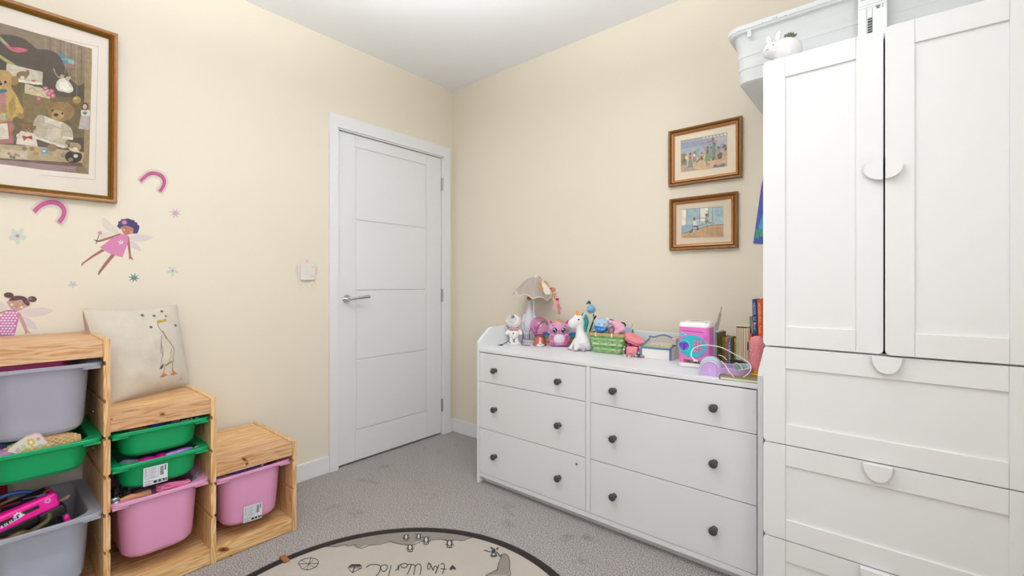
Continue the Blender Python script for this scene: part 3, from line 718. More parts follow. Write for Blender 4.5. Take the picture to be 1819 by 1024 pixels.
# paper label strip running down the front of the box
lx0, lx1 = 2.408, 2.476
def strip3(u, v, w): return Vector((lx0 + (lx1 - lx0) * u, yl - .0015 - w, z0 + .19 - v * .16))
q = B(); box(q, lx0, lx1, yl - .0015, yl - .0005, z0 + .02, z0 + .19); part('label_strip', q, mat('paper_white', '#eef0f0', .6, var=.01), sbx, True)
S = []
def r(u0, v0, u1, v1, c='#7d8184'): S.append(([(u0, v0), (u1, v0), (u1, v1), (u0, v1)], c))
for k in range(9): r(.08, .06 + .028 * k, .95 - .06 * (k % 3), .072 + .028 * k, '#9a9da0')
r(.7, .33, .95, .36, '#55595c'); r(.04, .40, .98, .404); r(.04, .45, .98, .454, '#9a9da0')
for k in range(6): r(.34, .66 + .05 * k, .5, .70 + .05 * k, '#3b3d3f' if k % 2 else '#55585a')
r(.3, .47, .31, .99); r(.5, .47, .51, .99); r(.62, .47, .78, .49, '#55595c'); r(.85, .46, .87, .53, '#8a8d90'); r(.65, .5, .75, .52, '#55595c')
ink('label_print', S, strip3, PRINT, sbx, step=.00003, base=.0003)
# second clear box end resting on the lid, further back
b2 = thing('storage_box', 'small clear plastic box standing on the lid of the large box', 'box', (2.60, -.22, z0 + .194))
def rl2(hx, hy, r, z): return [Vector((2.545 + x, -.2 + y, z)) for x, y in rrect(hx, hy, r, 6)]
q = B(); loft(q, [rl2(.16, .11, .02, z0 + .1945), rl2(.17, .12, .025, z0 + .20), rl2(.18, .13, .03, z0 + .30), rl2(.187, .137, .03, z0 + .301), rl2(.187, .137, .03, z0 + .308), rl2(.178, .128, .03, z0 + .308), rl2(.167, .117, .025, z0 + .2)]); part('body', q, CLEAR, b2, True, angle=25)
q = B(); loft(q, [rl2(.19, .14, .03, z0 + .3085), rl2(.192, .142, .03, z0 + .318), rl2(.18, .13, .03, z0 + .322)]); part('lid', q, CLEAR, b2, True)

# rabbit planter
bn = thing('rabbit_planter', 'white glazed ceramic rabbit planter with small succulent on the wardrobe', 'planter', (2.213, -.583, wzt - .004), math.radians(20))
CER = mat('white_glazed_ceramic', '#eeeceb', .14, var=.01, coat=.5)
q = B(); ell(q, (.012, 0, .042), (.046, .036, .042)); ell(q, (-.030, -.004, .048), (.026, .026, .027))
o = remesh(part('body', q, CER, bn), .003, 6)
for y, rz in ((-.012, .25), (.014, -.25)):
    q = B(); ell(q, (-.034 + (.022 if y < 0 else 0), y, .088), (.008, .005, .018), Matrix.Rotation(rz, 3, 'Y'), 16, 10); part('ear', q, CER, bn)
for ex, ey in ((-.030, -.0290), (-.052, -.012)):
    q = B(); ell(q, (ex, ey, .055), .0018, None, 10, 6); part('eye', q, BLACKP, bn)
q = B(); tube(q, [(-.050, -.021, .045), (-.046, -.0245, .0435), (-.043, -.0265, .046)], .0007, 6); part('mouth', q, BLACKP, bn)
SUC = mat('succulent_green', '#7d8672', .6, var=.25, vscale=60)
q = B()
for k in range(16):
    a = k * 2.4; r_ = .004 + .0009 * k
    tube(q, [(.022 + r_ * math.cos(a) * .4, r_ * math.sin(a) * .4, .080), (.022 + r_ * math.cos(a), r_ * math.sin(a), .092 - .0003 * k), (.022 + 1.35 * r_ * math.cos(a), 1.35 * r_ * math.sin(a), .100 - .0007 * k)], [.003, .0042, .0006], 6)
part('succulent', q, SUC, bn)

# ------------------------------------------------------------------ pictures
def glass_sheet():
    if 'picture_glass' in MATS: return MATS['picture_glass']
    m = bpy.data.materials.new('picture_glass'); m.use_nodes = True; nt = m.node_tree; nt.nodes.clear()
    o = node(nt, 'ShaderNodeOutputMaterial'); t = node(nt, 'ShaderNodeBsdfTransparent'); g = node(nt, 'ShaderNodeBsdfGlossy'); g.inputs['Roughness'].default_value = .03
    fr = node(nt, 'ShaderNodeFresnel'); fr.inputs[0].default_value = 1.13; x = node(nt, 'ShaderNodeMixShader')
    nt.links.new(fr.outputs[0], x.inputs[0]); nt.links.new(t.outputs[0], x.inputs[1]); nt.links.new(g.outputs[0], x.inputs[2]); nt.links.new(x.outputs[0], o.inputs[0])
    MATS['picture_glass'] = m; return m
FRW = mat('brown_frame_wood', '#84551c', .42, var=.22, vscale=45, coat=.2)
FRC = mat('copper_frame_slip', '#d09868', .3, .5, var=.12, vscale=90)
FRG = mat('gold_frame_edge', '#8a6a26', .35, .5, var=.2, vscale=200)
FRO = mat('orange_pine_frame', '#97601c', .35, var=.12, vscale=40, coat=.3)
def framed(name, label, to3, w, h, fw, mats, slip=0.0, dep=.02):
    """to3(u,v,n): u right, v up in metres from the lower-left corner, n out of the wall"""
    O = to3(0, 0, 0); X = (to3(1, 0, 0) - O); Y = (to3(0, 1, 0) - O); N = (to3(0, 0, 1) - O)
    M = Matrix.Translation(O) @ Matrix((X, Y, N)).transposed().to_4x4()
    t = thing(name, label, 'picture', M=M)
    def ring(nm, o0, o1, prof, m):
        # four mitred mouldings; prof: list of (offset 0..1 across the width, height)
        cs = [(0, 0), (w, 0), (w, h), (0, h)]; ins = [(1, 1), (-1, 1), (-1, -1), (1, -1)]
        for k in range(4):
            q = B(); loops = []
            for (c, i) in ((cs[k], ins[k]), (cs[(k + 1) % 4], ins[(k + 1) % 4])):
                loops.append([Vector((c[0] + i[0] * (o0 + (o1 - o0) * a), c[1] + i[1] * (o0 + (o1 - o0) * a), z)) for a, z in prof])
            loft(q, loops, True, True, True); part(nm, q, m, t, angle=50)
    ring('moulding', 0, fw, [(0, 0), (0, dep * .8), (.08, dep), (.3, dep * 1.02), (.62, dep * .92), (.7, dep * .72), (.8, dep * .8), (.93, dep * .72), (1, dep * .55), (1, 0)], mats[0])
    if slip: ring('slip', fw, fw + slip, [(0, 0), (0, dep * .6), (.2, dep * .75), (.45, dep * .7), (.5, dep * .5), (.65, dep * .62), (.85, dep * .5), (1, dep * .34), (1, 0)], mats[1])
    i = fw + slip
    q = B(); box(q, i * .7, w - i * .7, i * .7, h - i * .7, 0.0006, .003); part('mount', q, mats[2], t)
    q = B(); box(q, i - .002, w - i + .002, i - .002, h - i + .002, .0062, .0072); part('glass', q, glass_sheet(), t)
    return t
MOUNT1 = mat('cream_mount_board', '#f2e3ca', .85, var=.02); MOUNT2 = mat('pale_mount_board', '#e4d5bd', .85, var=.02); MOUNT0 = mat('ivory_mount_board', '#e9ddd0', .85, var=.02)
# --- upper watercolour
def wall_frame(x0, z0): return lambda u, v, n: Vector((x0 + u, -.003 - n, z0 + v))
WATER = print_mat('watercolour', .8, .16, 55)
A1 = wall_frame(1.6215, 1.5755)
f1 = framed('framed_watercolour', 'upper framed watercolour of a dance class, brown and copper frame', A1, .340, .280, .016, (FRW, FRC, MOUNT1), .012)
p1 = C(1185, 200, 7.585)
def pic3(yp): return lambda u, v, w: (lambda p: Vector((p.x, p.y - w, p.z)))(at(u, v, 'y', yp))
S = []
def pg(pts, col, crop): S.append((crop(pts), col))
def el(cx, cy, rx, ry, col, crop, rot=0): S.append((crop(circ(18, rx, ry, cx, cy, rot)), col))
def ln(pts, w, col, crop, n=0):
    for q in stroke(sp2(crop(pts), n) if n else crop(pts), w): S.append((q, col))
pg([(183, 385), (810, 270), (810, 722), (186, 806)], '#d9b58d', p1)
pg([(183, 385), (810, 270), (806, 520), (500, 560), (186, 575)], '#a9b0c4', p1)
pg([(186, 420), (500, 360), (640, 345), (560, 430), (330, 470), (188, 500)], '#8d9ab8', p1); pg([(640, 350), (806, 300), (806, 400), (700, 420)], '#b7b9c2', p1)
pg([(186, 560), (260, 556), (262, 690), (190, 720)], '#8a6a50', p1); pg([(500, 560), (806, 520), (808, 640), (600, 640)], '#cda57c', p1); pg([(188, 710), (420, 770), (186, 806)], '#b9a08a', p1)
for k in range(7):
    x = 470 + 48 * k; y = 330 - 8.6 * k; pg([(x, y), (x + 38, y - 7), (x + 38, y + 22 + k), (x, y + 8 + 3 * k)], '#f1ead9', p1); ln([(x, y), (x + 3, y + 14 + 3 * k)], .6, '#3d342c', p1)
pg([(380, 490), (436, 478), (436, 600), (380, 605)], '#83b0ad', p1); pg([(550, 425), (610, 415), (610, 520), (550, 530)], '#7fa9bd', p1)
def dancer(x, y, s, top, skirt, skin='#b07c58', hair='#4a2f20', arms=()):
    pg([(x - 20 * s, y), (x + 18 * s, y), (x + 42 * s, y + 100 * s), (x - 40 * s, y + 104 * s)], skirt, p1); pg([(x - 18 * s, y - 55 * s), (x + 18 * s, y - 55 * s), (x + 16 * s, y + 6 * s), (x - 18 * s, y + 6 * s)], top, p1)
    el(x, y - 72 * s, 15 * s, 18 * s, skin, p1); el(x + 2 * s, y - 82 * s, 17 * s, 13 * s, hair, p1)
    for a in arms: ln([(x + a[0] * s, y + a[1] * s), (x + a[2] * s, y + a[3] * s)], 1.2, skin, p1)
dancer(312, 640, 1.0, '#a05a5c', '#5f9180', arms=((-20, -40, -46, -10),))
el(228, 660, 38, 40, '#5e6650', p1); el(240, 690, 30, 26, '#7d6b58', p1); el(262, 610, 18, 24, '#e6ddd6', p1)
dancer(370, 590, .72, '#e8e2d8', '#7788a4'); ln([(345, 550), (395, 560)], 1.4, '#3a2c25', p1)
ln([(470, 600), (400, 670)], 1.8, '#33312f', p1); ln([(470, 585), (470, 640)], 2.4, '#33312f', p1); el(468, 548, 11, 13, '#4a2f20', p1); ln([(475, 590), (512, 545)], 1.1, '#b07c58', p1)
dancer(545, 555, 1.0, '#7d4f4d', '#5f9a70', arms=((-15, -45, -55, -100),)); dancer(592, 540, .8, '#8ea48d', '#6aa184')
ln([(528, 660), (535, 700)], 1.8, '#4a3a30', p1); el(550, 696, 36, 11, '#a88a6d', p1)
pg([(610, 440), (655, 440), (650, 640), (615, 645)], '#6c7a80', p1); el(618, 358, 16, 18, '#4a2f20', p1); ln([(520, 405), (676, 380)], 1.5, '#a9775a', p1); pg([(598, 370), (640, 370), (636, 430), (604, 430)], '#96735f', p1); el(640, 425, 18, 18, '#5b3d2d', p1)
ln([(625, 600), (618, 645)], 2.6, '#3b3431', p1); dancer(690, 540, .85, '#7aa58d', '#86b39b', arms=((15, -50, 60, -130), (-15, -50, -40, -20)))
el(775, 450, 24, 22, '#4f463c', p1); el(788, 495, 18, 18, '#6b6257', p1); ln([(745, 470), (800, 465)], 2.0, '#4f463c', p1)
pg([(640, 700), (690, 640), (735, 680), (760, 705)], '#d8a67c', p1); pg([(612, 742), (640, 698), (690, 720), (760, 684), (785, 690), (782, 722)], '#4f63a5', p1)
el(708, 590, 34, 38, '#5a3323', p1); el(725, 560, 22, 20, '#6a3f2b', p1); el(672, 600, 12, 26, '#c98f68', p1)
S.append((p1([(183, 385), (810, 270), (810, 274), (183, 389)]), '#6b5a48'))
def pale(S, k=.2): return [(p, tuple(a + (b_ - a) * k for a, b_ in zip(lin(c), lin('#efe2cc')))) for p, c in S]
ink('watercolour', pale(S), pic3(-.0075), WATER, f1, step=.00002, base=0)
# --- lower watercolour
A2 = wall_frame(1.627, 1.2525)
f2 = framed('framed_watercolour', 'lower framed watercolour of a ballerina and a seated figure', A2, .317, .260, .018, (FRW, FRC, MOUNT2), .012)
p2 = C(1185, 335, 8.903); S = []
pg([(230, 332), (888, 288), (888, 765), (225, 780)], '#c89a6c', p2)
pg([(230, 332), (888, 288), (888, 572), (690, 580), (515, 632), (232, 720)], '#a4c6cf', p2); pg([(320, 330), (515, 320), (515, 470), (320, 540)], '#8fb8c6', p2); pg([(232, 600), (400, 560), (420, 640), (232, 715)], '#7da9bf', p2); pg([(740, 300), (880, 292), (880, 420), (760, 450)], '#8fb7c4', p2)
pg([(230, 336), (305, 332), (303, 572), (232, 585)], '#f3efe7', p2); pg([(524, 316), (650, 304), (650, 505), (524, 525)], '#f6f2ea', p2)
ln([(308, 332), (306, 575)], .9, '#3a3533', p2); ln([(520, 316), (518, 530)], .9, '#3a3533', p2); ln([(655, 302), (655, 470)], .9, '#3a3533', p2); ln([(720, 298), (716, 530)], .9, '#3a3533', p2)
ln([(232, 720), (515, 632), (690, 580), (888, 572)], .9, '#4a4038', p2); ln([(500, 588), (620, 560)], .7, '#4a4038', p2); ln([(232, 332), (888, 288)], .6, '#5a5047', p2)
pg([(660, 640), (860, 600), (885, 740), (700, 760)], '#b98a5c', p2)
el(432, 488, 20, 26, '#b98560', p2); el(430, 478, 21, 17, '#2e2623', p2); pg([(392, 522), (450, 515), (480, 570), (420, 592), (396, 580)], '#efe9e0', p2); pg([(415, 588), (490, 585), (505, 665), (475, 668), (465, 612), (420, 612)], '#4a4947', p2); el(492, 675, 20, 9, '#efe9e0', p2); ln([(440, 612), (444, 672)], 1.0, '#8fb0bb', p2); ln([(398, 525), (405, 600)], 1.0, '#2e2623', p2)
pg([(330, 690), (360, 668), (400, 640), (420, 650), (408, 690), (370, 708)], '#3c3f45', p2); el(420, 675, 16, 14, '#d7cfc5', p2)
pg([(598, 455), (640, 445), (648, 505), (602, 525)], '#8f9a96', p2); pg([(596, 520), (650, 505), (660, 532), (605, 545)], '#4a4444', p2); el(622, 425, 20, 26, '#b07a58', p2); el(626, 415, 22, 18, '#3a2620', p2)
ln([(600, 465), (482, 480)], 1.5, '#b5805c', p2); ln([(640, 450), (652, 400), (640, 365), (615, 358)], 1.4, '#b5805c', p2); ln([(640, 540), (690, 548), (750, 552)], 1.8, '#a87458', p2); ln([(625, 540), (638, 590), (630, 706)], 1.7, '#a87458', p2)
ink('watercolour', pale(S), pic3(-.0075), WATER, f2, step=.00002, base=0)

# --- big framed print of old toy bears on the left wall (tipped slightly forward at the top)
tilt = math.radians(2.0)
by0, bz0, bw, bh = -2.76, 1.421, .866, .697
def A0(u, v, n): return Vector((.004 + n * math.cos(tilt) + v * math.sin(tilt), by0 + u, bz0 + v * math.cos(tilt) - n * math.sin(tilt)))
f0 = framed('framed_print', 'large framed vintage print of toy bears with a golden brown frame', A0, bw, bh, .020, (FRO, FRG, MOUNT0), .008, .022)
def bear3(u, v, w):   # onto the tilted plane of the mount
    p = at(u, v, 'x', .02)
    for _ in range(4):
        s = (p.z - bz0); p = at(u, v, 'x', .004 + .0033 + s * math.tan(tilt))
    p.x += w; return p
cb = C(0, 60, 3.795); S = []
PAINT = print_mat('painted_print', .6, .22, 70)
def ext(pts): return pts
# paper colour and the ruled line
for q in stroke(cb([(-700, -200), (662, 88), (640, 985), (-700, 870)]), .5): S.append((q, '#8d7c6d'))
pg([(-900, -330), (622, 102), (598, 948), (-900, 800)], '#8a7355', cb)
pg([(-900, -330), (622, 102), (618, 260), (-900, -120)], '#8d7860', cb)
for k in range(9): pg([(300 + 35 * k, 15 + 10 * k), (310 + 35 * k, 18 + 10 * k), (306 + 35 * k, 330), (298 + 35 * k, 330)], '#7b6750' if k % 2 else '#9a866b', cb)
pg([(572, 110), (622, 102), (598, 948), (558, 880)], '#9b845f', cb)
# dark arched recess
pg(sp2([(-900, 200), (-300, 60), (-100, 20), (40, 5), (130, 22), (200, 60), (250, 102), (330, 108), (400, 150), (440, 230), (480, 310), (530, 350), (568, 330)], 5) + [(565, 880), (-900, 800)], '#57493c', cb)
pg([(-900, 430), (160, 330), (330, 420), (480, 430), (566, 460), (562, 700), (-900, 760)], '#70603f', cb); pg([(150, 400), (330, 430), (300, 600), (160, 600)], '#82704a', cb)
pg([(-900, 690), (250, 760), (566, 800), (560, 885), (-900, 800)], '#b09a72', cb); pg([(-900, 790), (556, 872), (556, 895), (-900, 815)], '#6a5440', cb)
pg([(-900, 800), (0, 850), (515, 900), (512, 930), (-900, 865)], '#9a7d7a', cb)
# feathered bird and sprig
pg(sp2([(20, 60), (70, 88), (120, 92), (180, 105), (180, 118), (130, 128), (80, 115), (40, 85)], 4, True), '#c0616d', cb); pg([(0, 15), (30, 45), (70, 85), (30, 70), (0, 45)], '#9aa07c', cb); pg([(0, 140), (60, 180), (115, 215), (60, 205), (0, 165)], '#a7a263', cb)
# cards
pg([(45, 200), (288, 258), (285, 350), (40, 300)], '#c9bda6', cb); el(150, 280, 40, 28, '#8a6b53', cb); el(185, 265, 14, 20, '#8a6b53', cb); el(150, 296, 16, 12, '#d9cdb8', cb); pg([(130, 310), (285, 335), (285, 350), (120, 325)], '#e3dccb', cb); el(225, 318, 14, 7, '#b06a5a', cb)
pg([(168, 336), (340, 380), (335, 440), (165, 400)], '#c8b996', cb); ln([(190, 380), (220, 365), (250, 390), (290, 385), (310, 400)], .7, '#6a5a44', cb, 4)
for x, y in ((305, 368), (345, 388), (330, 405), (355, 418), (262, 438)): el(x, y, 20, 17, '#b5636a', cb); el(x, y, 9, 8, '#d9929a', cb)
for x in (240, 270, 300): el(x, 350, 14, 8, '#4d5a3e', cb)
# blue bird / flower ornament, fairy, bauble
for x, y, a in ((430, 165, '#6f9a9c'), (460, 185, '#7ca6aa'), (445, 195, '#5d8587'), (480, 190, '#86aeb1'), (470, 215, '#a06a62'), (420, 150, '#5d8587')): el(x, y, 22, 16, a, cb, .5)
ln([(440, 235), (436, 290)], .4, '#b9ad93', cb); ln([(520, 320), (516, 425)], .4, '#b9ad93', cb); el(517, 447, 29, 25, '#a9894a', cb); el(508, 438, 11, 9, '#d3b56f', cb)
pg(sp2([(395, 310), (440, 300), (475, 335), (495, 380), (465, 400), (430, 392), (395, 385), (375, 355)], 4, True), '#d5cfbc', cb); el(417, 290, 14, 15, '#c3a27c', cb); el(458, 302, 22, 14, '#b3aa95', cb, -.5); ln([(400, 300), (370, 265), (362, 235)], 1.2, '#c9b894', cb); pg([(400, 325), (450, 330), (480, 375), (440, 385), (400, 372)], '#e4dfcf', cb)
# doll at the right
el(572, 490, 24, 26, '#54392d', cb); el(572, 492, 15, 18, '#d1ad8c', cb); pg([(545, 515), (605, 515), (606, 560), (548, 560)], '#cfc7bb', cb); pg([(545, 555), (604, 555), (602, 650), (528, 640)], '#b7a9a4', cb); el(572, 535, 16, 10, '#6b8a68', cb)
# yellow-coated bear at the left
el(-60, 480, 170, 210, '#a98d4d', cb); pg([(30, 360), (75, 360), (118, 430), (160, 520), (150, 545), (60, 575), (40, 500)], '#c0a05a', cb); pg([(95, 420), (110, 515), (70, 570), (55, 470)], '#a6884a', cb); el(140, 555, 24, 18, '#a5824f', cb)
pg([(-90, 400), (40, 395), (45, 510), (-90, 520)], '#b07d78', cb); el(0, 385, 50, 16, '#476d85', cb)
el(15, 310, 78, 66, '#b8955c', cb); el(100, 318, 26, 32, '#a17d4c', cb); el(-20, 340, 44, 34, '#cbaa72', cb); el(36, 326, 9, 9, '#2c2118', cb); el(-4, 322, 9, 9, '#2c2118', cb); el(2, 340, 14, 10, '#3a2a20', cb)
# bear in the white dress
el(410, 525, 92, 68, '#94764a', cb); el(330, 478, 34, 28, '#8a6c42', cb); el(468, 508, 24, 26, '#8a6c42', cb); el(390, 548, 44, 34, '#b0915f', cb); el(352, 518, 7, 7, '#241a12', cb); el(420, 538, 7, 7, '#241a12', cb); el(377, 548, 16, 10, '#2d2018', cb)
pg(sp2([(310, 560), (380, 590), (430, 600), (480, 640), (492, 710), (450, 720), (455, 770), (380, 760), (290, 720), (230, 680), (225, 600), (260, 550)], 4, True), '#b7aa92', cb)
pg([(300, 555), (420, 600), (410, 640), (300, 610)], '#d3c9b4', cb); pg([(330, 620), (410, 640), (400, 740), (300, 700)], '#c7bca6', cb); ln([(300, 600), (410, 640)], 1.0, '#a0756a', cb); pg([(425, 690), (490, 700), (492, 718), (418, 708)], '#ddd5c3', cb); pg([(240, 690), (440, 760), (430, 775), (230, 705)], '#d8cfbc', cb)
el(350, 770, 34, 26, '#8d7047', cb); el(458, 735, 18, 14, '#8d7047', cb)
# small bear with a red bow
el(192, 640, 40, 34, '#8a6846', cb); el(158, 618, 13, 14, '#8a6846', cb); el(232, 634, 13, 14, '#8a6846', cb); el(192, 652, 16, 12, '#b08d62', cb); el(180, 640, 4, 4, '#20170f', cb); el(205, 642, 4, 4, '#20170f', cb); el(192, 650, 5, 4, '#20170f', cb)
pg([(140, 655), (235, 672), (255, 762), (108, 745), (118, 690)], '#d8cbb9', cb); pg([(148, 685), (180, 695), (215, 688), (220, 715), (185, 705), (160, 725)], '#a5473b', cb); el(122, 690, 12, 16, '#d8cbb9', cb); el(165, 775, 16, 13, '#8a6846', cb); el(215, 778, 16, 13, '#8a6846', cb)
# mouse doll, cat doll, beads, flower card
pg([(-40, 600), (80, 590), (92, 740), (-60, 745)], '#a46a62', cb); pg([(-30, 610), (50, 605), (60, 710), (-40, 715)], '#d5c8b4', cb); el(25, 562, 32, 26, '#b8a489', cb); el(78, 630, 18, 30, '#b07868', cb); el(45, 560, 8, 14, '#9c876c', cb)
el(495, 830, 58, 42, '#38312d', cb); el(505, 768, 40, 34, '#a58b68', cb); el(482, 745, 9, 14, '#a58b68', cb); el(538, 765, 9, 14, '#a58b68', cb); el(505, 780, 18, 14, '#d9cbb0', cb); pg([(450, 765), (480, 790), (540, 805), (530, 790)], '#c9bda6', cb); el(425, 820, 16, 18, '#927550', cb); el(475, 850, 18, 14, '#927550', cb); el(510, 825, 16, 12, '#cfc4b0', cb)
el(302, 797, 27, 17, '#6d8fa8', cb); el(296, 792, 10, 6, '#c8d6de', cb); el(243, 808, 20, 13, '#a8803f', cb)
pg([(5, 778), (184, 792), (182, 850), (5, 838)], '#c3b496', cb)
for x, y, c in ((60, 810, '#a26a6a'), (85, 800, '#c79a95'), (105, 815, '#7d8a5c'), (125, 822, '#b07876'), (75, 830, '#6c7a50'), (145, 825, '#d0b0a0'), (95, 835, '#96605f')): el(x, y, 13, 10, c, cb)
for k in range(14): ln([(190 + 22 * k, 872 + 3 * k), (204 + 22 * k, 868 + 3 * k)], .5, '#c9b3b0', cb)
# the part of the print that runs out of the photograph: another bear and toys, same manner
el(-420, 560, 120, 90, '#94764a', cb); el(-420, 700, 140, 110, '#7c6a8a', cb); el(-500, 480, 34, 34, '#8a6c42', cb); el(-340, 490, 34, 34, '#8a6c42', cb); el(-420, 590, 46, 34, '#b0915f', cb); el(-650, 690, 80, 90, '#a46a62', cb); el(-650, 590, 50, 46, '#b8955c', cb); el(-230, 720, 60, 70, '#6f8a8c', cb); el(-230, 640, 40, 36, '#a58b68', cb)
# keep everything within the sheet
def clip_shape(poly):
    out = []
    for u, v in poly:
        p = bear3(u, v, 0); out.append((p.y, p.z))
    return out
S2 = []
def cut(poly, axis, lim, keep_less):
    out = []; n = len(poly)
    for i in range(n):
        a, c = poly[i], poly[(i + 1) % n]; ia = (a[axis] <= lim) == keep_less; ic = (c[axis] <= lim) == keep_less
        if ia: out.append(a)
        if ia != ic:
            tt = (lim - a[axis]) / (c[axis] - a[axis]); out.append((a[0] + (c[0] - a[0]) * tt, a[1] + (c[1] - a[1]) * tt))
    return out
for k, (poly, c) in enumerate(S):
    yz = clip_shape(poly)
    big = k < 3
    y0, y1, z0_, z1_ = (by0 + .07, -1.951, 1.50, 2.055) if big else (by0 + .085, -1.972, 1.522, 2.038)
    for ax, lim, kl in ((0, y1, True), (0, y0, False), (1, z1_, True), (1, z0_, False)):
        if len(yz) >= 3: yz = cut(yz, ax, lim, kl)
    if len(yz) >= 3: S2.append((yz, c))
ink('picture_print', S2, lambda u, v, w: Vector((.0073 + (v - bz0) * math.tan(tilt) + w, u, v)), PAINT, f0, step=.000012, base=0)

# ------------------------------------------------------------------ blue child's painting pinned beside the wardrobe
yb = -.004
S = [([(1338, 432.5), (1352.5, 330), (1359, 300), (1372, 434)], '#4b5bb0')]
S.append(([(1352.5, 330), (1356, 322), (1360, 380), (1351, 345)], '#6a4fa0')); S.append(([(1354, 383), (1347, 404), (1352, 418), (1362, 420), (1362, 380)], '#5b9fc8'))
S.append(([(1341, 423), (1343, 407), (1350, 407), (1348, 424)], '#3f9f87')); S.append(([(1349, 421), (1351, 407), (1360, 407), (1360, 421)], '#4aa088'))
ps = [at(u, v, 'y', yb) for u, v in S[0][0]]
pb = B(); prism(pb, [(p.x, p.z) for p in ps], lambda u, v, w: Vector((u, yb + .0005 + w, v)), .0012)
pt = single('painted_pennant', pb, mat('blue_paper', '#4b5bb0', .8), 'blue painted paper pennant with green squares on the wall beside the wardrobe', 'painting')
ink('painted_shapes', S, lambda u, v, w: (lambda p: Vector((p.x, p.y - w, p.z)))(at(u, v, 'y', yb)), PRINT, pt, base=.0002, step=.00006)

# ------------------------------------------------------------------ wall stickers
def wl(u, v, w): p = at(u, v, 'x', 0.0); p.x += w; return p
ca, cf, cg, cw = C(0, 280, 3.0118), C(140, 380, 8.536), C(0, 510, 10.236), C(0, 400, 5.35)
def sticker(name, label, cat, parts, group=None):
    t = None
    pts = [q for _, sh in parts for poly, _ in sh for q in poly]
    c = wl(sum(p[0] for p in pts) / len(pts), max(p[1] for p in pts), 0)
    t = thing(name, label, cat, c, group=group)
    lay = 0
    for nm, sh in parts:
        ink(nm, sh, wl, VINYL, t, step=.00003, base=.0005 + lay * .00003); lay += len(sh)
    return t
# fairy with dark curls
PINKD, SKIN1, WING = '#d582ad', '#a4685a', '#dccfc2'
hair = []
for k in range(26):
    a = k / 26 * 2 * math.pi; hair.append((750 + 168 * math.cos(a) + (k % 2) * 10, 200 + 115 * math.sin(a) + .22 * 168 * math.cos(a)))
fairy_hair = [(640, 245), (578, 190), (600, 150), (595, 120), (630, 110), (650, 80), (690, 82), (735, 70), (770, 78), (800, 92), (835, 95), (850, 125), (885, 135), (890, 165), (920, 185), (915, 225), (905, 255), (885, 300), (850, 300), (815, 300), (835, 250), (820, 215), (760, 190), (700, 180), (640, 200), (632, 235)]
sticker('fairy_sticker', 'fairy wall sticker with dark curls, pink dress and star wand', 'wall sticker', [
    ('wing', [(cf(sp2([(360, 68), (430, 90), (520, 180), (600, 265), (560, 300), (470, 270), (385, 185)], 5, True)), WING), (cf(sp2([(330, 360), (345, 310), (400, 290), (500, 305), (470, 330), (400, 365)], 5, True)), '#dbd3c2'),
              (cf(sp2([(740, 370), (850, 322), (980, 318), (1125, 355), (1000, 410), (880, 415)], 5, True)), '#d9cdca'), (cf(sp2([(775, 410), (850, 435), (920, 505), (945, 568), (860, 540), (795, 505)], 5, True)), '#d8cbc9')]),
    ('leg', [(cf([(350, 535), (395, 560), (210, 665), (70, 760), (48, 795), (35, 785), (45, 752), (190, 640)]), SKIN1), (cf([(497, 612), (548, 630), (440, 760), (325, 900), (305, 932), (290, 925), (295, 880), (390, 745)]), SKIN1)]),
    ('arm', [(cf([(660, 302), (610, 300), (480, 345), (290, 405), (225, 390), (222, 400), (260, 415), (270, 432), (330, 425), (500, 375), (600, 335)]), '#9c6a5a'), (cf([(745, 340), (760, 350), (775, 450), (792, 640), (826, 700), (815, 706), (785, 680), (762, 690), (760, 620), (735, 460)]), SKIN1)]),
    ('dress', [(cf(sp2([(650, 318), (700, 312), (748, 335)], 3) + [(745, 430), (715, 520), (660, 662), (500, 615), (320, 510), (450, 410), (540, 345)]), PINKD), (cf(star(638, 432, 62, 22, 5, -1.75, .8)), '#d4dcdc'), (cf(circ(10, 12, 9, 635, 428)), PINKD)]
        + [] ),
    ('head', [(cf(sp2([(640, 205), (700, 178), (790, 190), (835, 225), (820, 290), (760, 312), (745, 320), (700, 315), (660, 270)], 4, True)), '#b67a66'), (cf(circ(12, 28, 22, 678, 245)), '#d98a86'), (cf(circ(12, 28, 22, 795, 275)), '#d98a86'), (cf(circ(8, 7, 9, 712, 226)), '#3a2a3a'), (cf(circ(8, 7, 9, 808, 250)), '#3a2a3a')] + [(q, '#3a2a3a') for q in stroke(cf([(738, 268), (755, 272), (765, 260)]), .5)]),
    ('hair', [(cf(fairy_hair), '#44396b'), (cf(star(690, 132, 60, 24, 8, .2, .8)), '#e08ab4')]),
    ('wand', [(q, '#3c3338') for q in stroke(cf([(258, 455), (310, 310)]), 1.2)] + [(cf(star(318, 288, 50, 20, 8, .2, .75)), PINKD)]),
])
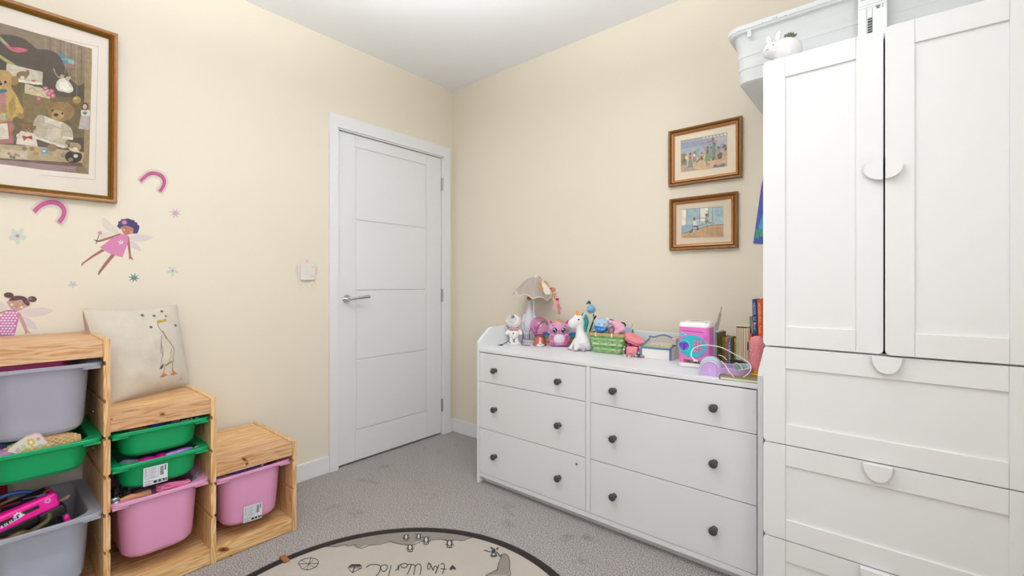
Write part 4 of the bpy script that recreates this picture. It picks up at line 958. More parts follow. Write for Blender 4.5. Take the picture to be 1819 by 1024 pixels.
# fairy with two hair buns
BR, SK2, WG2 = '#5f3a40', '#c39a8e', '#dacdcb'
dots = []
for y in range(470, 880, 48):
    for x in range(20, 330, 62):
        xx = x + (28 if (y // 48) % 2 else 0) + .1 * (700 - y) * .3; lim = 345 - (y - 470) * .18
        if xx + 22 < lim and (y > 500 or xx > 80): dots.append((cg(circ(12, 25, 17, xx, y, -.35)), '#eadbe8'))
sticker('fairy_sticker', 'fairy wall sticker with two brown hair buns and dotted dress', 'wall sticker', [
    ('wing', [(cg(sp2([(-150, 330), (0, 265), (90, 320), (150, 385), (90, 425), (0, 430)], 5, True)), WG2), (cg(sp2([(360, 445), (480, 405), (620, 385), (780, 378), (890, 400), (968, 432), (850, 495), (700, 540), (560, 548), (430, 520)], 5, True)), WG2), (cg(sp2([(400, 545), (500, 560), (590, 620), (645, 690), (668, 765), (600, 760), (500, 730), (430, 640)], 5, True)), '#d6c9d2'), (cg(sp2([(340, 560), (380, 620), (400, 680), (360, 650)], 4, True)), '#d9d0d0')]),
    ('arm', [(cg([(-200, 520), (0, 455), (100, 425), (170, 415), (150, 450), (60, 480), (0, 500), (-200, 570)]), '#bd9484'), (cg(sp2([(330, 455), (380, 490), (420, 580), (470, 690), (510, 800)], 4) + [(570, 845), (540, 850), (500, 835), (480, 860), (455, 855), (455, 820), (400, 700), (345, 570)]), SK2)]),
    ('dress', [(cg(sp2([(160, 415), (220, 425), (290, 430), (345, 465)], 4) + [(350, 520), (330, 620), (290, 780), (255, 900), (255, 1010), (-250, 1010), (-120, 700), (0, 545), (80, 470)]), '#cb6cad')] + dots),
    ('head', [(cg(sp2([(130, 290), (160, 255), (380, 240), (470, 330), (515, 345), (450, 375), (400, 405), (300, 430), (220, 415), (170, 340)], 4, True)), SK2), (cg(star(212, 322, 40, 16, 8, 0, .75)), '#eee4e2'), (cg(star(395, 370, 40, 16, 8, 0, .75)), '#eee4e2')] + [(cg(circ(8, 10, 9, 237, 283)), '#3c2a2c'), (cg(circ(8, 10, 9, 415, 327)), '#3c2a2c')] + [(q, '#5a3c3c') for q in stroke(cg([(335, 300), (312, 335)]), .7) + stroke(cg([(270, 352), (295, 368), (325, 362)]), .7)]),
    ('hair', [(cg(circ(24, 88, 50, 160, 150, .08)), BR), (cg(circ(24, 82, 52, 585, 222, .08)), BR), (cg(sp2([(160, 250), (200, 205), (270, 165), (350, 162), (440, 178), (510, 235), (540, 300), (525, 340), (485, 335), (430, 290), (385, 230), (280, 250)], 4, True)), BR)] + [(q, '#d8cfd0') for q in stroke(sp2(cg([(465, 290), (500, 235), (540, 190), (570, 205), (545, 225), (510, 220)]), 4), .35) + stroke(sp2(cg([(515, 290), (515, 240), (560, 215), (595, 250)]), 4), .35)]),
])
# rainbows
def rainbow(label, outer_pts, scale_c, wpx, wl_):
    mid = sp2(outer_pts, 8)
    sh = [(q, '#d6ccbe') for q in stroke(mid, wpx)] + [(q, '#d2659c') for q in stroke(mid, wl_)]
    for k in range(2, len(mid) - 2, 2):
        for s in (-1, 1):
            (x0, y0), (x1, y1) = mid[k - 1], mid[k + 1]; L = math.hypot(x1 - x0, y1 - y0)
            sh.append((circ(6, .95, .95, mid[k][0] - (y1 - y0) / L * s * wl_ * .25, mid[k][1] + (x1 - x0) / L * s * wl_ * .25), '#a83a72'))
    return sticker('rainbow_sticker', label, 'wall sticker', [('arch', sh)], 'rainbow wall stickers')
rainbow('pink rainbow wall sticker to the right of the framed bear print', ca([(752, 125), (790, 92), (825, 84), (862, 98), (878, 125), (872, 155), (855, 180)]), 1, 13.5, 6.0)
rainbow('pink rainbow wall sticker below the framed bear print', ca([(185, 287), (220, 256), (265, 240), (310, 246), (340, 275), (340, 310), (318, 345)]), 1, 17.5, 8.0)
# flowers and stars
def flower(label, cx, cy, r, sy=.85, petal='#cbd3c6', heart='#b9789c', hr=.2, rot=.3):
    sh = []
    for k in range(5):
        a = rot + 2 * math.pi * k / 5; sh.append((circ(14, r * .46, r * .27, cx + r * .55 * math.cos(a), cy + sy * r * .55 * math.sin(a), math.atan2(sy * math.sin(a), math.cos(a))), petal))
    sh.append((circ(12, r * hr, r * hr * .8, cx, cy), heart))
    return sticker('flower_sticker', label, 'wall sticker', [('petals', sh)], 'flower wall stickers')
flower('pale green flower wall sticker above the fairy with hair buns', 31, 419.5, 16.5)
flower('pale green flower wall sticker to the right of the teal star', 306.5, 481.5, 10.5)
flower('tiny grey flower wall sticker between the two fairies', 129.5, 505.5, 8, .7, '#c9c9c2', '#8f8a92', .12)
sticker('star_sticker', 'teal eight-pointed star wall sticker above the cushion', 'wall sticker', [('star', [(star(238, 494, 12, 4.2, 8, .2, .8), '#6f8f8e')])], 'star wall stickers')
sticker('star_sticker', 'pale pink star wall sticker under the higher rainbow', 'wall sticker', [('star', [(star(311.5, 379, 11.5, 3.8, 8, .3, .9), '#d8a9bd')])], 'star wall stickers')
# light switch with a pale surround sticker
sw = thing('light_switch', 'square white rocker light switch with pale pink circle sticker near the door', 'switch', wl(545.5, 500, 0))
p = wl(545.8, 484.5, 0)
q = B(); box(q, 0.0012, .011, p.y - .041, p.y + .041, p.z - .043, p.z + .043, .004, 3); part('plate', q, mat('switch_plastic', '#e8e2da', .4), sw, True)
q = B(); box(q, .010, .0135, p.y - .010, p.y + .012, p.z - .013, p.z + .013, .0015, 2); part('rocker', q, mat('switch_plastic', '#e8e2da', .4), sw, True)
cs = C(500, 440, 8.5333)
sh = [(cs(circ(40, 172, 172, 380, 352)), '#e3d4cd'), (cs(circ(40, 164, 166, 380, 352)), '#ecdccb'), (cs(circ(12, 24, 30, 388, 212)), '#e2c6c4'), (cs([(512, 285), (545, 300), (550, 360), (530, 420), (512, 430)]), '#e3c9c8'), (cs([(215, 300), (250, 260), (255, 440), (225, 410)]), '#e2cfc8'), (cs([(310, 520), (450, 515), (430, 530), (330, 530)]), '#e3c9c0')]
for x, y, r_ in ((250, 520, 9), (255, 550, 8), (297, 568, 13), (275, 597, 8), (275, 640, 8), (502, 528, 9), (465, 578, 13), (513, 570, 9), (492, 610, 8), (480, 650, 7), (402, 605, 6), (372, 570, 5)): sh.append((cs(star(x, y, r_, r_ * .5, 5, .3)), '#c9b152'))
ink('surround_sticker', sh, wl, VINYL, sw, step=.00003, base=.0004)
sh = []
for x, y in ((470, 300), (460, 435), (485, 445)): sh.append((cs(star(x, y, 14, 6, 6)), '#b9bcc0'))
ink('plate_motif', sh, lambda u, v, w: (lambda p: Vector((p.x + w, p.y, p.z)))(at(u, v, 'x', .011)), VINYL, sw, base=.0003)

# ------------------------------------------------------------------ cushion
CQ = [(206, 718), (352, 684), (328, 536), (163, 543)]     # BL BR TR TL in the photograph
c3 = [at(*CQ[0], 'z', .647), at(*CQ[1], 'x', .165), at(*CQ[2], 'x', .075), at(*CQ[3], 'x', .205)]
cn = ((c3[1] - c3[0]).cross(c3[3] - c3[0])).normalized()
if cn.dot(CAM - c3[0]) < 0: cn = -cn
def cush(u, v, side=1.0):
    # knife-edge pillow: edges drawn in slightly between the corners
    iu = u + .03 * math.sin(math.pi * v) * (1 - 2 * u); iv = v + .03 * math.sin(math.pi * u) * (1 - 2 * v)
    p = (c3[0] * (1 - iu) + c3[1] * iu) * (1 - iv) + (c3[3] * (1 - iu) + c3[2] * iu) * iv
    a = max(0, 1 - abs(2 * u - 1) ** 2.4) ** .55 * max(0, 1 - abs(2 * v - 1) ** 2.4) ** .55
    th = .072 * a * (1.12 - .3 * v) if side > 0 else -.045 * a - .034 * (1 - u) ** .6 * math.sin(math.pi * min(1, max(0, v))) ** .6
    wr = .0045 * math.sin(9 * v + 5 * u + 1) * math.sin(7 * u - 2 * v) * a + .0035 * math.sin(24 * v + 9 * u) * a * (1 - v) ** 1.5 + .003 * math.sin(19 * u - 14 * v) * a * (1 - u)
    return p + cn * (th - .045 + (wr if side > 0 else 0))
q = B(); N = 36
def grid(q, side):
    vs = [[q.verts.new(cush(i / N, j / N, side)) for i in range(N + 1)] for j in range(N + 1)]
    for j in range(N):
        for i in range(N): q.faces.new((vs[j][i], vs[j][i + 1], vs[j + 1][i + 1], vs[j + 1][i]))
LINEN = mat('natural_linen', '#d9cfc0', .92, var=.07, vscale=30, bump=.5, bscale=700, sheen=.2, spec=.15)
grid(q, 1); cushion = None
cloc = c3[0].copy()
cushion = thing('cushion', 'linen cushion printed with a white goose and bees on the pine step', 'cushion', (.25, -1.82, .645))
part('front_cover', q, LINEN, cushion, True, angle=180)
q = B(); grid(q, -1); part('back_cover', q, mat('woven_pinkish_backing', '#c3ab9c', .95, var=.15, vscale=120, bump=.4, bscale=500), cushion, True, angle=180)
q = B(); gl = [[cush(0, i / 20, 1), cush(0, i / 20, 1).lerp(cush(0, i / 20, -1), .5) + (c3[0] - c3[1]).normalized() * .006 * math.sin(math.pi * i / 20), cush(0, i / 20, -1)] for i in range(21)]; loft(q, gl, False, False, False); part('side_gusset', q, MATS['woven_pinkish_backing'], cushion, True, angle=180)
edge = [cush(i / 20, 0) for i in range(20)] + [cush(1, i / 20) for i in range(20)] + [cush(1 - i / 20, 1) for i in range(20)] + [cush(0, 1 - i / 20) for i in range(21)]
q = B(); tube(q, edge, .0022, 6); part('seam', q, LINEN, cushion, True)
# goose print: photograph -> cushion surface
def homog(src):
    import itertools
    # solve unit-square -> src, then invert
    (x0, y0), (x1, y1), (x2, y2), (x3, y3) = src
    sx, sy = x0 - x1 + x2 - x3, y0 - y1 + y2 - y3
    dx1, dy1, dx2, dy2 = x1 - x2, y1 - y2, x3 - x2, y3 - y2
    den = dx1 * dy2 - dx2 * dy1; g_ = (sx * dy2 - dx2 * sy) / den; h_ = (dx1 * sy - sx * dy1) / den
    return Matrix(((x1 - x0 + g_ * x1, x3 - x0 + h_ * x3, x0), (y1 - y0 + g_ * y1, y3 - y0 + h_ * y3, y0), (g_, h_, 1))).inverted()
HM = homog(CQ)
def onc(u, v, w):
    r_ = HM @ Vector((u, v, 1)); a, b_ = r_.x / r_.z, r_.y / r_.z
    return cush(min(1, max(0, a)), min(1, max(0, b_))) + cn * (w + .0006)
cc = C(160, 530, 5.12); S = []
def cl(pts, w, col='#4a4134', n=5):
    for q_ in stroke(sp2(cc(pts), n), w): S.append((q_, col))
cl([(607, 225), (605, 260), (615, 300), (640, 335), (665, 390), (700, 425), (735, 470), (750, 505), (735, 560), (735, 610), (720, 622)], .75)
cl([(640, 320), (660, 370), (675, 395)], 1.9, '#b9935a'); cl([(622, 365), (615, 440), (612, 480), (606, 530), (624, 560), (612, 600), (620, 640), (640, 645)], .7)
cl([(612, 450), (628, 490), (624, 560)], .6); cl([(722, 490), (705, 550)], 1.5, '#d0a046'); cl([(712, 560), (690, 600), (660, 650)], 1.5, '#d8b775'); cl([(650, 640), (640, 720)], .9, '#7a6440'); cl([(722, 625), (740, 705)], .9, '#7a6440'); cl([(660, 655), (690, 630), (712, 615)], 1.8, '#7d6b4c')
S.append((cc([(605, 208), (640, 204), (690, 192), (692, 208), (650, 220), (612, 230)]), '#d8a42c'))
for q_ in stroke(cc([(605, 208), (640, 204), (690, 192), (692, 208), (650, 220), (612, 230)]), .45, True): S.append((q_, '#6b5120'))
S.append((cc([(600, 685), (612, 655), (635, 645), (630, 675), (612, 690)]), '#6a604c'))
for x, y in ((642, 735), (745, 712)):
    S.append((cc([(x - 4, y - 20), (x - 30, y + 25), (x - 8, y + 12), (x, y + 26), (x + 8, y + 8), (x + 40, y + 4), (x + 6, y - 14)]), '#d67a2c'))
    for q_ in stroke(cc([(x - 30, y + 25), (x - 8, y + 12), (x, y + 26), (x + 8, y + 8), (x + 40, y + 4)]), .4): S.append((q_, '#5a3a1a'))
for x, y, s in ((487, 140, 1), (590, 150, .9), (676, 100, .9), (697, 160, .7), (535, 276, .9), (785, 260, .9)):
    S.append((cc(circ(12, 15 * s, 12 * s, x, y, .3)), '#5a543f')); S.append((cc(circ(8, 7 * s, 5 * s, x + 2, y + 2)), '#9a8a52'))
    for a in (.4, 1.6, 2.8, 4.0, 5.2):
        for q_ in stroke(cc([(x, y), (x + 21 * s * math.cos(a), y + 19 * s * math.sin(a))]), .5): S.append((q_, '#5a543f'))
cl([(808, 765), (830, 748), (835, 760), (850, 738)], .5, '#54506a'); cl([(520, 745), (525, 775)], .6, '#d9c99a', 2); cl([(830, 722), (860, 710)], .8, '#dccb92', 2)
ink('goose_print', S, onc, print_mat('cushion_ink', .9), cushion, step=.000008, base=.0002)

# ------------------------------------------------------------------ what lies in the bins
def cloth(name, col, rough=.85, **k): return mat(name, col, rough, var=k.pop('var', .12), vscale=k.pop('vscale', 40), bump=.5, bscale=260, sheen=.2, **k)
def lump(name, label, cat, m, blobs, vox=.005, sm=4, group=None):
    """a soft thing: overlapping rounded folds merged into one skin. blobs: (point, radii, rot)"""
    q = B()
    for bl in blobs: ell(q, bl[0], bl[1], bl[2] if len(bl) > 2 else None, 18, 12)
    o = single(name, q, m, label, cat, group, angle=180)
    return remesh(o, vox, sm)
def X(px, py, x): return at(px, py, 'x', x)
def Y(px, py, y): return at(px, py, 'y', y)
rz = lambda a, ax: Matrix.Rotation(math.radians(a), 3, ax)
# upper frosted bin
q = B(); box(q, .10, .40, -2.27, -2.075, .62, .848, .02, 4); single('toy_case', q, mat('magenta_plastic', '#b01765', .4), 'magenta plastic case just showing above the upper frosted bin', 'case')
q = B(); box(q, .33, .425, -2.235, -2.05, .612, .655, .012, 3); single('pencil_box', q, mat('pastel_stripe', '#e6b8b8', .6, var=.3, vscale=30), 'pastel box faintly visible through the upper frosted bin', 'box')
# green tray on the left
q = B(); p0, p1_ = Vector((.425, -2.215, .572)), Vector((.425, -2.055, .574))
n_, mseg = 19, 13
for i in range(n_):
    t_ = i / (n_ - 1); c_ = p0.lerp(p1_, t_); rr = .027 * (1 - .55 * abs(2 * t_ - 1) ** 4)
    for k in range(mseg):
        a = 2 * math.pi * (k + .5 * (i % 2)) / mseg
        ell(q, c_ + Vector((rr * math.cos(a), 0, rr * math.sin(a))), (.0062, .0072, .0040), Matrix.Rotation(-a + math.pi / 2, 3, 'Y') @ Matrix.Rotation(.6 * (1 if i % 2 else -1), 3, 'Z'), 8, 6)
sg = thing('woven_mat', 'rolled woven seagrass mat lying in the left green tray', 'mat', (.425, -2.135, .545))
q2 = B(); ell(q2, (p0 + p1_) / 2, (.0235, .088, .0235)); part('core', q2, mat('seagrass_dark', '#8a6a42', .9), sg, True)
part('weave', q, mat('seagrass', '#c2a070', .85, var=.25, vscale=60), sg, True, kind='stuff')
fp = [(12, 803), (28, 790), (48, 775), (62, 770), (72, 772), (92, 795), (60, 812)]
q = B(); f3 = [X(px, py, .452) for px, py in fp]
prism(q, [(p.y, p.z) for p in f3], lambda u, v, w: Vector((.452 - w, u, v)), .02); bmesh.ops.bevel(q, geom=q.edges[:], offset=.003, segments=2, affect='EDGES')
po = single('floral_pouch', q, cloth('pale_cotton', '#d9cfc2'), 'floral cotton pouch with pink edging poking out of the left green tray', 'pouch')
S = [(fp, '#d8d2c4')] + [(p_, '#dba3bb') for p_ in stroke(fp[2:6], 2.6)]
for x, y, r_, c in ((55, 786, 8, '#d9b85a'), (42, 795, 6, '#b8c4a0'), (72, 795, 7, '#9dc0b0'), (68, 780, 4, '#d98fa6'), (32, 800, 5, '#c9a0b8'), (57, 801, 5, '#8fb2a6'), (81, 797, 4, '#d9b85a')):
    for k in range(5): S.append((circ(8, r_ * .42, r_ * .42, x + r_ * .55 * math.cos(k * 1.256), y + r_ * .5 * math.sin(k * 1.256)), c))
S.append((circ(10, 3, 2.6, 55, 786), '#f1ede4'))
ink('flower_print', S, lambda u, v, w: X(u, v, .452) + Vector((w, 0, 0)), PRINT, po, step=.00004, base=.0006)
lump('cloth_scrap', 'lilac cloth beside the floral pouch in the left green tray', 'cloth', cloth('lilac_cloth', '#a87aa6'), [(X(8, 806, .43), (.03, .03, .012)), (X(22, 800, .42), (.02, .02, .012))])
lump('small_toy', 'teal toy half hidden behind the floral pouch', 'toy', mat('teal_plastic', '#1f7f8a', .4), [(X(10, 796, .39), (.015, .02, .012)), (X(2, 794, .38), (.014, .018, .014))])
lump('small_toy', 'purple soft toy at the left end of the left green tray', 'toy', cloth('deep_purple_cloth', '#5b3a6a'), [(X(25, 793, .39), (.014, .03, .010)), (X(-14, 800, .40), (.02, .03, .014))])
# lower frosted bin: pink and black case
A_ = X(-40, 948, .425); Bp = X(103, 885, .405)
ax_ = (Bp - A_).normalized(); up_ = (Vector((-.05, 0, 1)) - ax_ * Vector((-.05, 0, 1)).dot(ax_)).normalized(); si_ = ax_.cross(up_)
if si_.x < 0: si_ = -si_
MC = Matrix.Translation(A_) @ Matrix((ax_, si_, up_)).transposed().to_4x4(); LC = (Bp - A_).length
pc = thing('doll_case', 'hot pink and black toy case with stickers in the lower frosted bin', 'case', M=MC)
HP = mat('hot_pink_plastic', '#f0189a', .35)
q = B(); box(q, 0, LC, -.10, .012, -.026, .024, .010, 4); part('pink_shell', q, HP, pc)
q = B(); box(q, .004, LC - .004, -.095, .006, -.10, -.020, .012, 3); part('black_body', q, mat('glossy_black', '#0e0d10', .15), pc)
q = B(); box(q, LC - .055, LC + .010, -.04, .016, -.058, -.022, .010, 3); part('latch', q, BLACKP, pc)
q = B(); tube(q, spline([(.03, .012, -.045), (LC * .4, .022, -.06), (LC * .75, .022, -.05), (LC - .03, .016, -.03)], 6), .008, 8); part('strap', q, mat('olive_strap', '#4a4220', .5, var=.3), pc)
q = B(); ell(q, (.06, .005, -.06), (.035, .012, .016)); part('buckle', q, mat('dark_bronze', '#5a4a2a', .4, .5), pc)
def cs3(u, v, w): return Vector((u, .0122 + w, v))
S = [([(LC * .05, -.006), (LC * .74, -.002), (LC * .74, .009), (LC * .05, .006)], '#151317')]
for u, v, r_, c in ((LC * .2, .0, .008, '#dfe6dc'), (LC * .47, .004, .012, '#e7e3e6'), (LC * .86, .009, .010, '#e79bd0')): S.append((star(u, v, r_, r_ * .6, 8), c)); S.append((circ(10, r_ * .4, r_ * .35, u, v), '#6c8f66' if r_ < .009 else '#9a6ab0'))
S.append(([(LC * .24, -.013), (LC * .5, -.006), (LC * .56, -.001), (LC * .5, .003), (LC * .26, -.005)], '#e9e7ea'))
for k in range(7): u = LC * (.27 + .03 * k); S.append(([(u, -.011 + .001 * k), (u + .004, -.011 + .001 * k), (u + .004, -.004 + .001 * k), (u, -.004 + .001 * k)], ('#3a3f46', '#6fa9c0', '#222226', '#d08a5a')[k % 4]))
ink('stickers', S, cs3, PRINT, pc, world=False, step=.00004, base=.0004)
S = [([(.01, -.09), (LC - .012, -.09), (LC - .012, -.012), (LC * .45, -.012), (.01, -.03)], '#2a2026'), (star(LC - .03, -.02, .014, .009, 8), '#7fb4d0'), (circ(12, .012, .010, LC - .012, -.04), '#d08a3a'), ([(LC * .62, -.06), (LC * .8, -.03), (LC * .8, -.024), (LC * .62, -.052)], '#e6e2e4'), ([(LC * .3, -.07), (LC * .55, -.03), (LC * .6, -.05), (LC * .36, -.08)], '#c9356a'), ([(LC * .2, -.06), (LC * .3, -.03), (LC * .35, -.05)], '#d9b84a')]
ink('stickers', S, lambda u, v, w: Vector((u, v, .0242 + w)), PRINT, pc, world=False, step=.00004, base=.0004)
q = B(); tube(q, [X(100, 893, .33), X(118, 884, .33), X(124, 880, .33)], [.008, .0125, .004], 12, flat=.55); single('wooden_spoon', q, mat('beech_wood', '#cbb094', .6, var=.1), 'pale wooden spoon tip beside the pink and black case', 'spoon')
q = B(); c_ = X(22, 902, .30); tube(q, [c_ + Vector((0, .062 * math.cos(a), .045 * math.sin(a))) for a in [math.pi * 2 * k / 28 for k in range(29)]], .007, 8, cap=False); single('toy_hoop', q, mat('blue_plastic', '#3a5fb0', .4), 'blue plastic hoop standing behind the pink and black case', 'hoop')
q = B(); ell(q, X(26, 904, .285), (.012, .05, .036)); single('play_ball', q, mat('tan_rubber', '#b08a66', .6, var=.1), 'tan ball inside the blue hoop in the lower frosted bin', 'ball')
lump('cloth_scrap', 'dusty blue cloth behind the pink and black case', 'cloth', cloth('dusty_blue_cloth', '#6f8fbf'), [(X(55, 890, .27), (.012, .02, .02)), (X(62, 896, .27), (.014, .03, .02))])
lump('small_toy', 'small hot pink toy at the right end of the black case', 'toy', HP, [(X(118, 920, .42), (.008, .008, .012)), (X(121, 926, .42), (.007, .007, .008))], .003)
q = B(); box(q, .062, .085, -2.29, -2.20, .11, .385, .002, 2, None); single('red_book', q, mat('red_card', '#a31226', .5), 'red book standing at the back of the lower frosted bin', 'book')
# upper green tray
def row(bin_y, x): pass
lump('cloth_scrap', 'royal blue cloth at the left of the upper green tray', 'cloth', cloth('royal_blue_cloth', '#1d5c9e'), [(X(222, 770, .41), (.03, .016, .020)), (X(226, 776, .38), (.03, .02, .02))])
lump('cloth_scrap', 'gold sequin cloth in the upper green tray', 'cloth', mat('gold_weave', '#a08658', .6, .2, var=.35, vscale=220, bump=.5), [(X(238, 768, .41), (.03, .03, .022)), (X(256, 766, .41), (.03, .018, .02))])
lump('cloth_scrap', 'dark blue scarf across the middle of the upper green tray', 'cloth', cloth('navy_cloth', '#1a4f8c'), [(X(278, 758, .41), (.03, .028, .024)), (X(300, 757, .38), (.03, .022, .022))])
lump('cloth_scrap', 'lilac scarf end beside the dark printed cloth', 'cloth', cloth('lilac_scarf', '#b07ab4'), [(X(296, 760, .43), (.016, .022, .014)), (X(312, 753, .40), (.02, .02, .02))])
o = lump('cloth_scrap', 'dark cloth printed with white letters in the upper green tray', 'cloth', cloth('black_green_cloth', '#17302f'), [(X(332, 751, .42), (.025, .022, .024)), (X(345, 750, .41), (.02, .015, .022))])
S = []
for k, (x, y) in enumerate(((323, 749.5), (327, 749), (330, 748.5), (333, 747), (336, 747.5), (339, 746), (347, 744), (350, 743))):
    for q_ in stroke([(x, y + 2), (x + 1.5, y - 2)], .9) + stroke([(x - .5, y - 1), (x + 2.5, y - 1.5)], .7): S.append((q_, '#e6eef2' if k < 6 else '#9bb0cf'))
ink('white_letters', S, lambda u, v, w: X(u, v, .447) + Vector((w, 0, 0)), PRINT, o, base=.0)
# lower green tray
lump('cloth_scrap', 'folded denim cloth at the left of the lower green tray', 'cloth', cloth('denim', '#5d6a80', var=.25), [(X(224, 825, .42), (.035, .022, .014)), (X(236, 823, .42), (.03, .02, .012))])
lump('soft_pouch', 'shiny magenta pouch in the lower green tray', 'pouch', mat('magenta_vinyl', '#c9168f', .25), [(X(258, 820, .43), (.03, .03, .015), rz(8, 'X')), (X(285, 812, .42), (.03, .022, .015), rz(12, 'X'))])
q = B(); tube(q, spline([X(288, 815, .43), X(305, 809, .43), X(325, 803, .43), X(342, 797, .43)], 5), [.008, .013, .015, .014, .015, .016, .015, .014, .015, .016, .015, .014, .012, .010, .008, .006], 12); 
um = single('folded_umbrella', q, mat('purple_foil', '#9a6fc2', .28, .2, var=.5, vscale=45), 'rolled shiny purple umbrella in the lower green tray', 'umbrella')
q = B(); tube(q, [X(341, 800, .44), X(350, 795, .44)], [.006, .0045], 8); tube(q, [X(350, 795, .44), X(353, 793, .44)], [.0044, .001], 8); single('pencil', q, mat('pencil_pink', '#e0409a', .4), 'pink pencil tip at the end of the purple umbrella', 'pencil')
# middle pink bin: dolls
q = B()
for k in range(60):
    a, h_ = rnd.random() * 6.28, rnd.random(); ell(q, X(216, 877, .40) + Vector((rnd.uniform(-.03, .03), rnd.uniform(-.022, .03), rnd.uniform(-.016, .022))), rnd.uniform(.006, .010), None, 8, 6)
d1 = thing('fashion_doll', 'doll with black curly hair and silver shoes lying in the middle pink bin', 'doll', X(230, 890, .42))
part('hair', q, mat('black_curls', '#1c1714', .6, var=.4, vscale=200), d1, True, kind='stuff')
SKD = mat('doll_skin', '#c98d68', .42, var=.03)
for a, c_, r0_ in (((212, 890), (266, 876), .0125), ((214, 895), (262, 887), .010)):
    q = B(); P0, P1 = X(*a, .445), X(*c_, .43); tube(q, spline([P0, P0.lerp(P1, .35) + Vector((0, 0, .002)), P0.lerp(P1, .55), P1], 5), [r0_ * f_ for f_ in (.5, .52, .58, .68, .76, .82, .84, .82, .78, .78, .82, .88, .95, 1.0, 1.05, 1.08)], 12); part('leg', q, SKD, d1, True)
for a in ((204, 888), (207, 894)):
    q = B(); ell(q, X(*a, .44), (.008, .014, .0075)); part('shoe', q, mat('silver_shoe', '#9aa9b4', .25, .7, var=.3, vscale=200), d1, True)
q = B(); ell(q, X(268, 878, .425), (.02, .022, .016), rz(15, 'X')); ell(q, X(252, 876, .40), (.02, .03, .012)); remesh(part('dress', q, cloth('plum_satin', '#6b2a5c', .5, var=.4, vscale=120), d1, True), .004, 3)
d2 = thing('fashion_doll', 'doll with pink and blonde hair lying in the middle pink bin', 'doll', X(310, 870, .42))
HB, HPk = mat('blonde_hair', '#d9c48c', .45, var=.25, vscale=260), mat('pink_hair', '#dc6f9c', .45, var=.3, vscale=260)
for nm, base_, n0, m_ in (('blonde_hair', [(274, 880), (288, 876), (303, 871)], 12, HB), ('pink_hair', [(280, 870), (298, 865), (316, 862), (336, 858)], 26, HPk)):
    q = B()
    for k in range(n0):
        pts = [X(u, v, .44 - .003 * (k % 4)) + Vector((rnd.uniform(-.008, .006), rnd.uniform(-.004, .004), rnd.uniform(-.011, .011))) for u, v in base_]
        tube(q, spline(pts, 4), .0042, 6)
    part(nm, q, m_, d2, True)
q = B(); tube(q, spline([X(340, 865, .43), X(350, 858, .42), X(357, 848, .41), X(362, 840, .41)], 4), [.006, .0062, .006, .0056, .0055, .005, .0045, .004, .0036, .003, .0026, .0022, .0018], 10); part('arm', q, SKD, d2, True)
q = B(); ell(q, X(328, 860, .38), (.02, .03, .016)); single('gold_toy', q, mat('gold_plastic', '#b8842a', .3, .3), 'rounded golden toy behind the pink doll hair', 'toy')
q = B(); tube(q, [X(341, 859, .40), X(347, 848, .39), X(351, 841, .38)], [.006, .0068, .0066], 12); ell(q, X(351, 841, .38), .0066, None, 12, 8); single('hairbrush_handle', q, mat('grey_plastic', '#7d8794', .35), 'grey handle standing up at the right of the middle pink bin', 'brush')
# lower pink bin
o = lump('patterned_cloth', 'purple patterned cloth showing above the lowest pink bin', 'cloth', cloth('purple_cloth', '#5a3fa6', .7), [(X(412, 843, .42), (.03, .024, .020)), (X(430, 839, .42), (.03, .034, .022)), (X(455, 832, .42), (.03, .03, .022)), (X(466, 829, .42), (.02, .018, .02))])
S = []
for x, y, c, r_ in ((411, 850, '#d0359a', 3), (422, 843, '#d0359a', 4), (424, 847, '#d0359a', 3), (466, 827, '#c9a53a', 4)): S.append((star(x, y, r_, r_ * .5, 5, .3), c))
for k in range(9): x = 434 + 3 * k; S += [(q_, '#b9aee0') for q_ in stroke([(x, 842 - .9 * k), (x + 1.5, 837 - .9 * k), (x + 2.4, 840 - .9 * k)], .6)]
ink('cloth_print', S, lambda u, v, w: X(u, v, .449) + Vector((w, 0, 0)), PRINT, o, base=0)
lump('cloth_scrap', 'dark magenta cloth at the right of the lowest pink bin', 'cloth', cloth('dark_magenta_cloth', '#7a1548'), [(X(482, 824, .40), (.03, .018, .02)), (X(487, 824, .36), (.03, .016, .02))])

# ------------------------------------------------------------------ toys on the dresser
ZT = dzt + .0005
def face_cam(x, y, turn=0): return math.atan2(CAM.y - y, CAM.x - x) + math.pi / 2 + math.radians(turn)
SOFTW = mat('soft_white_vinyl', '#f1eeea', .4, var=.02); PINKP = mat('baby_pink_plastic', '#f0a9bd', .4)
# astronaut
t = thing('astronaut_lamp', 'small white astronaut night light with pink collar on a round base', 'night light', (.806, -.258, ZT), face_cam(.806, -.258))
q = B(); lathe(q, [(0, 0), (.038, 0), (.040, .002), (.040, .010), (.037, .013), (0, .013)]); part('base', q, SOFTW, t)
for s in (-1, 1):
    q = B(); lathe(q, [(.0125, .0125), (.0125, .018), (.0105, .024), (.0115, .040)], (s * .0155, 0, 0), 20); part('leg', q, SOFTW, t)
    q = B(); tube(q, spline([(s * .026, 0, .082), (s * .038, -.004, .068), (s * .043, -.008, .056)], 4), [.009, .0098, .0102, .0104, .0106, .0104, .010, .0095, .006], 12); part('arm', q, SOFTW, t)
    q = B(); lathe(q, [(.014, 0), (.015, .004), (.012, .008), (0, .009)], (s * .040, 0, .132), 20, Matrix.Rotation(s * math.radians(90), 4, 'Y')); part('ear_cap', q, mat('cream_plastic', '#f3e6d0', .4) if s < 0 else PINKP, t)
q = B(); ell(q, (0, 0, .060), (.033, .029, .030)); part('body', q, SOFTW, t)
q = B(); ell(q, (0, 0, .132), (.042, .040, .042), None, 32, 20); hd = part('helmet', q, SOFTW, t)
